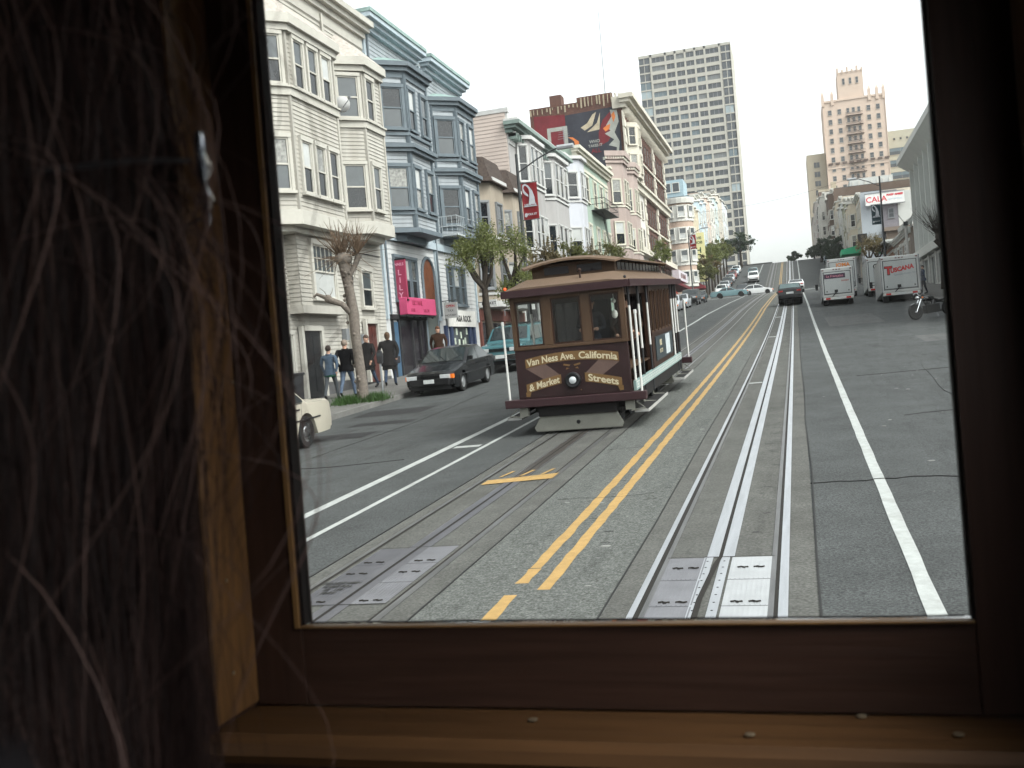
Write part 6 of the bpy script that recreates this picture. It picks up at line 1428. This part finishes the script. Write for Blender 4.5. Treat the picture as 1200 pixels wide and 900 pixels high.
sp = [(52, 5.0, L_brn, 'budding brown pollard behind the cable car roof'), (58.5, 5.2, L_olive, 'olive pollard behind the cable car roof, past the lamp'), (65, 5.0, L_brn, 'sparse budding pollard before the green building'), (73, 5.4, L_olive, 'olive pollard in front of the green building'), (101, 6.4, L_lime, 'lime green pollard in front of the brick block')]
for i, (y, h_, lm, lb) in enumerate(sp):
    tree('street_tree', lb, -12.7, y, sw(-12.7, y), h_, [(0, 0, -.1), (0, .02, 1.6), (.03, 0, h_ * .58)], [(-.5, -.5, h_ * .8, .8), (.4, .4, h_ * .85, .85), (0, -.1, h_ * .95, .8), (.5, -.6, h_ * .75, .6)], lm, 30 + i, .15, 1500, .11, shoots=16, group='pollards along the kerb')
b_ = [(150, 5.2, L_olive), (155, 6.0, L_brn), (161, 7.4, L_lime), (167, 7.6, L_lime), (174, 7.2, L_olive), (182, 7.0, L_lime), (191, 6.6, L_olive), (200, 6.6, L_dark)]
lb = ['small olive tree at the far corner of the crossing', 'bare looking brownish tree past the crossing', 'bright green round tree past the crossing', 'bright green tree with the fullest crown on the hill', 'olive tree next up the hill from the fullest crown', 'lime green tree two thirds up the hill', 'olive tree near the top of the hill', 'dark tree nearest the crest under the tower']
for i, (y, h_, lm) in enumerate(b_):
    tree('street_tree', lb[i], -12.6, y, sw(-12.6, y), h_, [(0, 0, -.1), (0, 0, h_ * .5)], [(-.9, -1, h_ * .7, 1.3), (.7, .8, h_ * .75, 1.3), (0, 0, h_ * .86, 1.4), (.9, -.9, h_ * .66, 1.1)], lm, 50 + i, .16, 1500, .2, group='trees lining the hill')
tree('round_tree', 'dark round evergreen on the crest beside the foot of the tower', -10.6, 216, sw(-10.6, 216), 6, [(0, 0, -.1), (0, 0, 3.2)], [(-1.2, 0, 4.6, 1.8), (1.2, 0, 4.8, 1.8), (0, 0, 6.0, 1.7)], L_dark, 71, .3, 2600, .22)
for i, (x, y, h_, lb) in enumerate(((6.9, 190, 5.2, 'dark shaggy tree on the sign side halfway up the hill'), (5.2, 203, 4.6, 'round dark tree leaning over the street near the crest'), (7.6, 180, 5.6, 'dark bushy tree above the step van'), (4.5, 236, 3.4, 'small dark tree standing beyond the crest'), (0.2, 243, 3.2, 'small round tree at the very end of the street'))):
    tree('dark_tree', lb, x, y, sw(x, y) if y < 230 else g(x, y), h_, [(0, 0, -.2), (.1, 0, h_ * .45)], [(-.9, 0, h_ * .5, h_ * .27), (.9, .3, h_ * .55, h_ * .28), (0, 0, h_ * .78, h_ * .25), (-.2, -.8, h_ * .38, h_ * .24)], L_dark, 80 + i, .22, 2200, .2)
for i, (x, y, lb) in enumerate(((8.1, 118, 'brownish bare pollard behind the trucks near the signal'), (9.2, 121, 'straw brown bare pollard before the orange brown shop'))):
    tree('street_tree', lb, x, y, sw(x, y), 7, [(0, 0, -.1), (0, 0, 2.6)], [(-.7, -.6, 3.9, .85), (.7, .4, 4.0, .85), (0, 0, 4.5, .8)], L_brn, 90 + i, .2, 1300, .1, shoots=26)
# bare pollard in front of the finned building
x, y = 9.45, 72.0; t = thing('bare_tree', 'bare dark pollard with long upright twigs before the finned building', 'tree', (x, y, sw(x, y))); rr = random.Random(6); b = MB(); b.tube([(0, 0, -.1), (.1, 0, 1.5), (.25, 0, 2.9), (.1, 0, 3.5)], [.2, .17, .17, .22], 8); b.ball((.1, 0, 3.5), .42, .4, .4, 10); b.tube([(.2, 0, 2.6), (-.3, .1, 3.3)], [.13, .15], 6); b.build('trunk', M_barkd, t, 60); b = MB()
for i in range(120): d = Vector((rr.gauss(-.25, .35), rr.gauss(0, .35), 1)).normalized(); o = Vector((.1 + rr.gauss(0, .15), rr.gauss(0, .15), 3.6)); L_ = rr.uniform(1., 2.6); b.tube([o, o + d * L_ * .5 + Vector((-.08, 0, 0)), o + d * L_], [.02, .014, .006], 3)
b.build('twig', M_barkd, t)
# --- lamp posts with banners
M_lamp_ = mat('dark lamp post', (.045, .048, .05), .5, .3); M_ban = mat('dark red banner', (.2, .018, .022), .8, 0, .1, 2); M_banw = mat('banner grey white', (.42, .43, .46), .8)
def lamp(label, x, y, H, ax, bannerm, blabel, side=1, zb=None, second=None):
    t = thing('street_lamp', label, 'street lamp', (x, y, sw(x, y))); b = MB(); b.tube([(0, 0, -.1), (0, 0, .4), (0, 0, .45), (0, 0, H)], [.15, .14, .1, .07], 10); b.build('pole', M_lamp_, t, 40)
    b = MB(); b.tube([(0, 0, H - .9), (ax * .5, 0, H - .35), (ax * .9, 0, H - .02), (ax, 0, H)], .035, 6); b.build('arm', M_lamp_, t, 40)
    b = MB(); s = 1 if ax > 0 else -1; b.prism([(-.13, 0), (.13, 0), (.16, .1), (.08, .2), (-.08, .2), (-.16, .1)], ax - s * .05, ax + s * .75, 'x'); b.M = Matrix(); b.v = [Vector((v.x, v.y, v.z + H - .06)) for v in b.v]; b.build('lamp_head', mat('grey lamp head', (.3, .31, .32), .5), t)
    bt = thing('banner', blabel, 'banner', (x, y, sw(x, y) + zb)); w, h_ = .78, 1.75; s = side
    b = MB(); n = 8; vs = []
    for i in range(n + 1):
        for j in range(2): u = i / n; vs.append((s * (.12 + w * u), .03 * math.sin(u * 5), -h_ if j == 0 else 0))
    b.add(vs, [(2 * i, 2 * i + 2, 2 * i + 3, 2 * i + 1) for i in range(n)]); o = b.build('cloth', bannerm, bt); so = o.modifiers.new('thick', 'SOLIDIFY'); so.thickness = .008
    b = MB(); b.tube([(0, 0, .03), (s * (.14 + w), 0, .03)], .018, 5); b.tube([(0, 0, -h_ - .02), (s * (.14 + w), 0, -h_ - .02)], .018, 5); b.build('rod', M_lamp_, bt)
    b = MB(); xo = .12 if s > 0 else -.12 - w; q = lambda u, v: (xo + w * u, -v * 0 - h_ + h_ * v)
    def pl(poly, dy): b.prism([(xo + w * u, -h_ + h_ * v) for u, v in poly], -.05 - dy, -.045 - dy, 'y')
    pts = [(.06, .88), (.1, .96), (.25, .985), (.45, .93), (.68, .78), (.8, .6), (.82, .42), (.4, .40), (.46, .56), (.5, .72), (.46, .84), (.3, .93), (.18, .93), (.13, .86), (.2, .78), (.4, .68), (.42, .62), (.2, .68), (.08, .76)]
    pl(pts, 0); b.text('LOS ALTOS', .13, lambda u, v, z: (xo + w * .5 + u * .88, -.055 - z, -h_ + h_ * .37 + v), .002, .008); pl([(.06, .345), (.94, .345), (.94, .365), (.06, .365)], 0)
    b.text('POLK ST', .13, lambda u, v, z: (xo + w * .55 + u, -.055 - z, -h_ + h_ * .11 + v), .002, .004); pl([(.08, .08), (.2, .06), (.3, .12), (.2, .18), (.1, .16)], 0)
    b.build('emblem', second or M_banw, bt)
    return t
lamp('tall dark street lamp with an arm reaching out over the kerb before the flats', -12.5, 47.0, 9.6, 2.1, M_ban, 'dark red banner with a looped white ribbon on the lamp before the flats', 1, 8.15)
lamp('dark street lamp beside the lime green pollard near the crossing', -12.5, 128, 9.0, 1.8, M_ban, 'dark red banner on the lamp near the crossing', 1, 8.3)
lamp('tall dark street lamp whose arm passes in front of the rooftop sign', 7.95, 96.0, 9.9, -2.0, mat('dark green grey banner', (.03, .05, .06), .8), 'dark green banner with a pale ribbon on the lamp below the rooftop sign', -1, 7.4)
t = thing('utility_pole', 'pale wooden utility pole with a crossarm between the large box truck and the finned building', 'pole', (8.1, 79, sw(8.1, 79))); b = MB(); b.tube([(0, 0, -.1), (0, 0, 4.9)], .11, 8); b.tube([(0, 0, 4.7), (.9, 0, 6.0)], .03, 5); b.tube([(0, 0, 4.8), (-.5, 0, 5.6)], .03, 5); b.build('pole', mat('pale pole', (.36, .35, .33), .7), t); b = MB(); b.box(-.14, .14, -.14, .14, 4.7, 5.0); b.build('fitting', M_lamp_, t)
t = thing('traffic_signal', 'grey traffic signal post standing behind the gap between the trucks', 'traffic signal', (8.15, 128.5, sw(8.1, 128.5))); b = MB(); b.tube([(0, 0, -.2), (0, 0, 4.9)], .2, 8); b.build('pole', M_steel, t); b = MB(); b.box(-.5, .6, -.4, .1, 4.5, 5.9); b.build('signal_head', M_black, t, bevel=.05)
for i in range(3):
    b = MB(); b.lathe([(.18, -.41), (.18, -.46)], (.05, 0, 5.6 - i * .42), 12, 'y'); b.build('signal_lens', mat('dark signal lens', (.05, .04, .03), .3), t)
t = thing('street_name_sign', 'green street name plate on a mast arm above the large box truck', 'sign', (10.5, 128.8, sw(9.2, 128.8) + 3.55)); b = MB(); b.box(-.9, 1.3, -.03, .03, -.3, .35); b.build('plate', mat('street sign green', (.1, .3, .16), .5), t); b = MB(); b.text('Larkin', .42, lambda x, y, z: (x + .2, -.035 - z, y - .12), .003, .006); b.build('lettering', M_white, t); b = MB(); b.tube([(-1.9, .1, .1), (2.4, .1, .3)], .06, 6); b.build('arm', M_white, t)
t = thing('shop_awning', 'bright green awning on the hillside row behind the step van', 'awning', (8.6, 149, 11.9)); b = MB(t.location); b.prism([(9.35, 14.1), (6.6, 13.6), (6.6, 12.9), (9.35, 12.9)], 149.5, 155, 'y'); b.build('canopy', mat('bright green awning', (.03, .28, .14), .7), t)
for x, y, lb in ((-12.4, 28.3, 'grey parking meter beside the bare tree'),):
    t = thing('parking_meter', lb, 'parking meter', (x, y, sw(x, y))); b = MB(); b.tube([(0, 0, -.05), (0, 0, 1.05)], .03, 8); b.build('post', M_steel, t); b = MB(); b.prism([(-.08, 1.05), (.08, 1.05), (.1, 1.25), (.09, 1.38), (.04, 1.46), (-.04, 1.46), (-.09, 1.38), (-.1, 1.25)], -.06, .06, 'y'); b.build('head', M_darkiron, t, bevel=.02); b = MB(); b.box(-.06, .06, -.068, -.06, 1.28, 1.38); b.build('dial', M_glass2, t)
t = thing('waste_bin', 'black ribbed bin against the cream house beside the cream sedan', 'bin', (-14.75, 26.6, sw(-14.75, 26.6))); b = MB(); b.prism([(-.35, 0), (.35, 0), (.42, .95), (-.42, .95)], -.35, .35, 'y'); 
for i in range(6): b.box(-.36 + i * .14, -.33 + i * .14, -.37, -.35, .08, .9)
b.build('bin_body', mat('black plastic', (.02, .02, .022), .6), t); b = MB(); b.box(-.45, .45, -.4, .4, .95, 1.03); b.build('lid', mat('black plastic', (.02,) * 3), t, bevel=.02)
# overhead wires
for y0, z0, y1, z1, lb in ((150, 21.5, 152, 24.0, 'thin overhead wire strung across the street past the crossing'),):
    b = MB(); b.tube([(-15.3 + 24.7 * i / 16, y0 + (y1 - y0) * i / 16, z0 + (z1 - z0) * i / 16 - .9 * (1 - (i / 8 - 1) ** 2)) for i in range(17)], .022, 4); tag(b.build('overhead_wire', M_darkiron), lb, 'wire')
t = thing('mast_antenna', 'whip antenna with bars on the roof of the green building', 'antenna', (-16.5, 77, 17.8)); b = MB(); b.tube([(0, 0, 0), (0, 0, 2.2)], .03, 5); b.build('mast', M_steel, t); b = MB()
for i in range(5): b.tube([(-.5 + i * .04, 0, 1.3 + i * .18), (.5 - i * .04, 0, 1.3 + i * .18)], .015, 4)
b.build('element', M_steel, t)
# ================================================================ THE CAR WE LOOK OUT OF
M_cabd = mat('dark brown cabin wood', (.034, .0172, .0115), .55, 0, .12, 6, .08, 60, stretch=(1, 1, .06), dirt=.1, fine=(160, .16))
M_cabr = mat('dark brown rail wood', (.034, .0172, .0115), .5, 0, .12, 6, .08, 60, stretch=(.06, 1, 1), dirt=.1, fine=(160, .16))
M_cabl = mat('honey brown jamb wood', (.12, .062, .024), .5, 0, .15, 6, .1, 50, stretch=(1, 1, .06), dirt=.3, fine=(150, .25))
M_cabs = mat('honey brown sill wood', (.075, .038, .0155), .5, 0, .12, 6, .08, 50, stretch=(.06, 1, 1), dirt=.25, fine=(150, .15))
M_bead = mat('gold bead and lit edge', (.16, .09, .034), .45, 0, .15, 12)
M_scr = mat('brass screw', (.3, .25, .17), .4, .7)
CB = thing('cable_car_interior', 'dark brown wooden cable car end wall, sash and sill around the view', 'cable car', (0, 0, 2.25), (-.028, 0, 0))
def cp(fn, name, m, parent=CB, bev=.002):
    b = MB(); fn(b); return b.build(name, m, parent, bevel=bev)
# end wall: panel below, piers between the three windows, header
def _w(b):
    b.box(-1.78, .27, .668, .745, -1.55, -.262); b.box(-1.78, .27, .66, .745, .44, .62)
cp(_w, 'end_wall', M_cabd)
for x0, x1 in ((-.54, -.4335), (-1.17, -1.06), (-1.78, -1.69)): cp(lambda b: b.box(x0, x1, .635, .746, -.2615, .44), 'pier', M_cabd, bev=.004)
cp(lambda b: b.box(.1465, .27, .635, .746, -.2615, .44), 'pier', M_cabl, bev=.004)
# jamb faces (honey coloured) on each side of the openings
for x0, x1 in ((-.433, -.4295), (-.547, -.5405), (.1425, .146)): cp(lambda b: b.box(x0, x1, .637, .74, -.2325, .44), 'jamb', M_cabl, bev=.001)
# sill with rounded nose and screws
def _s(b):
    b.prism([(.745, -.2355), (.745, -.262), (.645, -.262), (.634, -.258), (.629, -.2505), (.631, -.2425), (.638, -.2372)], -1.76, .1465, 'x')
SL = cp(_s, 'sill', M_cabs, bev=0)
for x in (-.2, -.05, .075, .02): 
    b = MB(); y = (.672, .652, .66, .69)[(-.2, -.05, .075, .02).index(x)]; b.lathe([(.0032, -.2358), (.0036, -.2350), (.0018, -.2343)], (x, y, 0), 10); b.build('screw', M_scr, SL)
cp(lambda b: b.box(-1.76, .27, .652, .668, -.30, -.2625), 'sill_moulding', M_cabd, bev=.003)
# sashes
def sash(x0, x1, bars=True):
    s = thing('sash', None, None); s.parent = CB
    def q(n, m, bv, *bx):
        b = MB(); b.box(*bx); return b.build(n, m, s, bevel=bv)
    q('stile', M_cabd, .0008, x0, x0 + .042, .692, .712, -.2345, .43); q('stile', M_cabd, .0008, x1 - .048, x1, .692, .712, -.2345, .43)
    q('rail', M_cabr, .0008, x0 + .0424, x1 - .0484, .6925, .7115, -.2345, -.1745); q('rail', M_cabr, .0008, x0 + .0424, x1 - .0484, .6925, .7115, .37, .43)
    q('bead', M_bead, .0006, x0 + .038, x0 + .0422, .6885, .6918, -.1745, .37); q('bead', M_cabd, .0003, x1 - .0482, x1 - .0472, .6885, .6918, -.1745, .37); q('bead', M_bead, .0004, x0 + .0425, x1 - .0485, .689, .698, -.1744, -.1728)  # bottom bead coloured pale to stand for light along its top edge
    q('gasket', M_gask, 0, x0 + .0424, x0 + .0448, .693, .704, -.1726, .37); q('gasket', M_gask, 0, x1 - .0502, x1 - .0486, .693, .704, -.1726, .37)
    rr_ = random.Random(3); X = x0 + .047; pts = []
    while X < x1 - .052: pts.append((X, .7, -.1727 + rr_.uniform(0, .0008))); X += rr_.uniform(.01, .04)
    b = MB(); b.tube(pts, .0009, 4); b.build('putty', M_gask, s)
    q('pane', M_sashglass, 0, x0 + .043, x1 - .049, .7005, .7035, -.1735, .371)
M_sashglass = M_clear.copy(); M_sashglass.name = 'thin sash glass'; [setattr(n.inputs[0], 'default_value', 1.22) for n in M_sashglass.node_tree.nodes if n.type == 'FRESNEL']
M_gask = mat('dark putty', (.014, .011, .01), .9)
sash(-.4292, .1422); sash(-1.0595, -.5475); sash(-1.689, -1.171)
for x, y, z in ((-.4294, .66, -.13), (-.4294, .69, .02), (-.4294, .66, -.2)): b = MB(); b.lathe([(.0016, 0), (.0014, .0008)], (0, 0, 0), 8, 'x'); b.v = [v + Vector((x, y, z)) for v in b.v]; b.build('nail_head', M_scr, CB)
# the rest of the cabin
cp(lambda b: b.box(-1.8, .27, -3.2, .745, -1.58, -1.5), 'floor', mat('worn floor boards', (.05, .04, .03), .8, 0, .2, 5, stretch=(6, .3, 1)))
cp(lambda b: b.box(-1.9, .36, -3.2, .95, .62, .68), 'roof', M_brnd)
cp(lambda b: b.box(-1.78, .25, -3.2, -3.12, -1.5, .62), 'bulkhead', M_brnd)
for x in (-1.74, -1.08, -.5, .2): cp(lambda b: b.box(x - .04, x + .04, -3.2, -3.12, -.35, .62), 'bulkhead_post', M_brnd)
for x in (-1.76, .23):
    for y in (-.3, -1.3, -2.3): cp(lambda b: b.box(x - .03, x + .03, y - .04, y + .04, -1.5, .62), 'post', M_brnd, bev=.006)
    cp(lambda b: b.box(x - .02, x + .02, -3.12, .63, -1.5, -.22), 'side_panel', M_brnd)
    if x > 0: cp(lambda b: b.box(x - .018, x + .018, .3, .63, -.35, .0), 'light_baffle', M_brnd)  # unseen screen added to cut side light and its reflection in the pane
    cp(lambda b: b.box(x - .03, x + .03, -3.12, .63, .27, .62), 'side_header', M_brnd)
def _b(b):
    for i in range(5): b.box(-1.7, -1.05, -2.9 + i * .1, -2.82 + i * .1, -1.06, -1.02)
    b.box(-1.7, -1.05, -2.9, -2.4, -1.5, -1.07)
cp(_b, 'bench', M_brnd)

# ---------------------------------------------------------------- the woman by the window
M_hair = mat('long dark brown hair', (.010, .0064, .006), .55, 0, .3, 25, spec=.12)
WM_ = person('person with long dark brown hair and sunglasses standing close beside the sash window', (-.335, .285, .80), rad(-62), 1.6, cloth('black sweater', (.012, .011, .012)), cloth('black trousers', (.01, .01, .012)), stride=.04, arms='pockets', hair=(.027, .016, .013))
hc = Vector((-.312, .307, 2.25 + .088)); fa = rad(32)     # facing direction angle from +x
rr = random.Random(17)
fd = Vector((math.cos(fa), math.sin(fa), 0))
b = MB()
def lockpath(az, top, L, flare, tw, out):
    """guide of one lock: over the scalp, then hanging"""
    d = Vector((math.cos(az), math.sin(az), 0)); per = Vector((-d.y, d.x, 0)); rx, rz = .092 + out, .116 + out; pts = []
    for i in range(6):
        a = top + (PI / 2 - top) * i / 5; pts.append(hc + d * rx * math.sin(a) + per * .012 * (i / 5 - 1) * tw + Vector((0, 0, rz * math.cos(a))))
    for i in range(1, 11):
        t = i / 10; pts.append(hc + d * (rx + flare * t * t - .014 * math.sin(t * 2.0)) + per * tw * (.022 * t + .010 * math.sin(6 * t + tw * 9)) + d * .004 * math.sin(7 * t + az * 5) + Vector((0, 0, -L * t)))
    return pts, d, per
nl = 0
while nl < 230:
    az = rr.uniform(0, 2 * PI); rel = abs((az - fa + PI) % (2 * PI) - PI)
    if rel < .5: continue
    if math.sin(az) > .4 and rr.random() > .3: continue
    nl += 1
    pts, d, per = lockpath(az, rr.uniform(.04, .9), rr.uniform(.25, .44), rr.uniform(-.022, .012), rr.uniform(-1.1, 1.1), rr.gauss(0, .003))
    lm = 1 if d.y < 0 and .032 < d.x * .092 < .074 and rr.random() < .8 else 0
    for k in range(50):
        o1, o2 = rr.gauss(0, .0036), rr.gauss(0, .009); e_ = rr.uniform(.75, 1.25); ph = rr.uniform(0, 6.28); am = rr.uniform(.0002, .0012) * (2.5 if rr.random() < .08 else 1)
        q = []
        for i, p in enumerate(pts):
            t = i / (len(pts) - 1); s_ = .45 + .55 * math.sin(PI * min(1, t * e_ * .95 + .05)); q.append(p + d * (o1 * s_ + am * math.sin(9 * t + ph)) + per * (o2 * s_ + am * 1.5 * math.cos(7 * t + ph)))
        r = rr.choice((.0001, .00015, .0002)); b.tube(q, [r] * (len(q) - 3) + [r * .8, r * .6, r * .3], 3, cap=False, mi=(rr.choice((0, 0, 2, 2, 1)) if lm else rr.choice((0, 0, 0, 0, 2, 2))))
# flyaway wisps crossing the jamb and the window
for i in range(190):
    az = fa + rr.uniform(-1.3, -.2); d = Vector((math.cos(az), math.sin(az), 0)); z0 = rr.uniform(-.03, .1) if rr.random() < .75 else rr.uniform(-.14, .1)
    p0 = hc + d * .09 + Vector((0, 0, z0)); o = abs(rr.gauss(0, .027)) + .006; L_ = rr.uniform(.06, .2); pts = []; sk = rr.uniform(.6, 1.6); dy = rr.uniform(-.02, .02); dz = rr.uniform(-.01, .03)
    for k in range(13): t = k / 12; pts.append(p0 + Vector((o * math.sin(PI * t ** sk) + .006 * math.sin(6 * t + i), dy * t, -L_ * t + dz * math.sin(t * 3))))
    r = rr.choice((.00014, .0002, .00026)); b.tube(pts, [r] * 9 + [r * .8, r * .6, r * .4, r * .2], 3, cap=False, mi=rr.choice((0, 2, 2, 1, 2)))
hair_ = b.build('long_hair', [M_hair, mat('lighter brown hair', (.095, .062, .053), .55, 0, .3, 25, spec=.12), mat('mid brown hair', (.026, .0155, .0135), .55, 0, .3, 25, spec=.12)], None); hair_.parent = WM_; hair_.matrix_parent_inverse = (Matrix.Translation(WM_.location) @ Matrix.Rotation(rad(-62), 4, 'Z')).inverted()
# inner mass so that no light shows between the locks
b = MB(); n = 22; vs = []
prof_ = [(0, .112), (.045, .104), (.072, .08), (.086, .03), (.087, -.03), (.083, -.1), (.08, -.17), (.076, -.25), (.06, -.3)]
for r_, z in prof_:
    for k in range(n):
        a = 2 * PI * k / n; rel = abs((a - fa + PI) % (2 * PI) - PI); q = r_ * (1 if rel > .8 or z > .06 else .62); vs.append(hc + Vector((q * math.cos(a), q * math.sin(a), z)))
b.add(vs, [(i * n + k, i * n + (k + 1) % n, (i + 1) * n + (k + 1) % n, (i + 1) * n + k) for i in range(len(prof_) - 1) for k in range(n)])
o = b.build('hair_mass', M_hair, None, 80); o.parent = WM_; o.matrix_parent_inverse = hair_.matrix_parent_inverse
# sunglasses
sg = thing('sunglasses', 'dark sunglasses with a shining rim worn at the edge of the long dark hair', 'sunglasses', tuple(hc)); M_lens = mat('dark sunglass lens', (.01, .01, .014), .06, 0, .1, 5, spec=.7); M_frm = mat('gunmetal glasses rim', (.25, .27, .32), .16, .9)
rt = Vector((fd.y, -fd.x, 0))   # her right hand side, towards the camera
for s in (-1, 1):
    b = MB(); c = fd * .099 + rt * s * .033 + Vector((0, 0, -.006)); ring = []
    for k in range(20): a = 2 * PI * k / 20; ring.append(c + rt * .028 * math.cos(a) + Vector((0, 0, .0105 * math.sin(a))))
    b.add(ring + [c + fd * .004], [(k, (k + 1) % 20, 20) for k in range(20)]); b.build('lens', M_lens, sg, 60)
    b = MB(); b.tube(ring + [ring[0], ring[1]], .0016, 5); b.build('rim', M_frm, sg, 60)
    b = MB(); e = c + rt * s * .03; b.tube([e - fd * .004 + Vector((0, 0, -.004)), e + rt * s * .022 - fd * .02 + Vector((0, 0, -.008)), fd * .03 + rt * s * .082 + Vector((0, 0, -.018)), fd * -.0 + rt * s * .079 + Vector((0, 0, -.02))], .001, 5); b.build('temple_arm', M_black, sg, 60)
b = MB(); b.tube([fd * .097 + rt * -.006 + Vector((0, 0, -.012)), fd * .1 + Vector((0, 0, -.01)), fd * .097 + rt * .006 + Vector((0, 0, -.012))], .0014, 5); b.build('bridge', M_frm, sg)
# ================================================================ CAMERA, SKY, AIR
cam = bpy.data.cameras.new('camera'); co = bpy.data.objects.new('camera', cam); COL.objects.link(co); S.camera = co
yaw, pitch, roll = .2839, -.0252, .0868
F = Vector((-math.sin(yaw) * math.cos(pitch), math.cos(yaw) * math.cos(pitch), math.sin(pitch))); Rv = Vector((math.cos(yaw), math.sin(yaw), 0)); U = Rv.cross(F)
R2 = Rv * math.cos(roll) - U * math.sin(roll); U2 = U * math.cos(roll) + Rv * math.sin(roll)
m = Matrix((R2, U2, -F)).transposed().to_4x4(); m.translation = (0, 0, 2.25); co.matrix_world = m
cam.sensor_width = 36; cam.lens = 36 * 1167 / 1200; cam.clip_start = .02; cam.clip_end = 5000
cam.dof.use_dof = True; cam.dof.focus_distance = 24; cam.dof.aperture_fstop = 16
w = bpy.data.worlds.new('World'); S.world = w; w.use_nodes = True; nt = w.node_tree; bg = nt.nodes['Background']
sky = nt.nodes.new('ShaderNodeTexSky'); sky.sky_type = 'NISHITA'; sky.sun_disc = False; sky.sun_elevation = rad(48); sky.sun_rotation = rad(115); sky.air_density = 1.2; sky.dust_density = 4.0; sky.ozone_density = 1.0
hs = nt.nodes.new('ShaderNodeHueSaturation'); hs.inputs['Saturation'].default_value = .12; hs.inputs['Value'].default_value = 1.0
nt.links.new(sky.outputs[0], hs.inputs['Color']); nt.links.new(hs.outputs[0], bg.inputs[0]); bg.inputs[1].default_value = .15
su = bpy.data.lights.new('sun', 'SUN'); so = bpy.data.objects.new('sun', su); COL.objects.link(so); su.energy = .65; su.angle = rad(28); su.color = (1, .96, .9)
az, el = rad(115), rad(48); d = Vector((math.sin(az) * math.cos(el), math.cos(az) * math.cos(el), math.sin(el))); so.rotation_euler = d.to_track_quat('Z', 'Y').to_euler(); so.location = (0, 0, 200)
hz = MB(); hz.box(-230, 230, -60, 480, -20, 118); hv = bpy.data.materials.new('air'); hv.use_nodes = True; nt = hv.node_tree; nt.nodes.clear(); o_ = nt.nodes.new('ShaderNodeOutputMaterial'); pv = nt.nodes.new('ShaderNodeVolumePrincipled')
pv.inputs['Color'].default_value = (1, 1, 1, 1); pv.inputs['Density'].default_value = HAZE; pv.inputs['Anisotropy'].default_value = .2; nt.links.new(pv.outputs[0], o_.inputs['Volume'])
if HAZE > 0: tag(hz.build('haze', hv), kind='stuff')
v = S.view_settings; v.view_transform = 'Standard'; v.look = 'None'; v.gamma = 1; v.use_curve_mapping = False; v.exposure = EXPO
c = S.cycles; c.use_denoising = True; c.max_bounces = 8; c.transparent_max_bounces = 16; c.diffuse_bounces = 4; c.glossy_bounces = 3; c.use_adaptive_sampling = True; c.adaptive_threshold = .02; c.volume_bounces = 0; c.volume_step_rate = 4; c.caustics_reflective = False; c.caustics_refractive = False
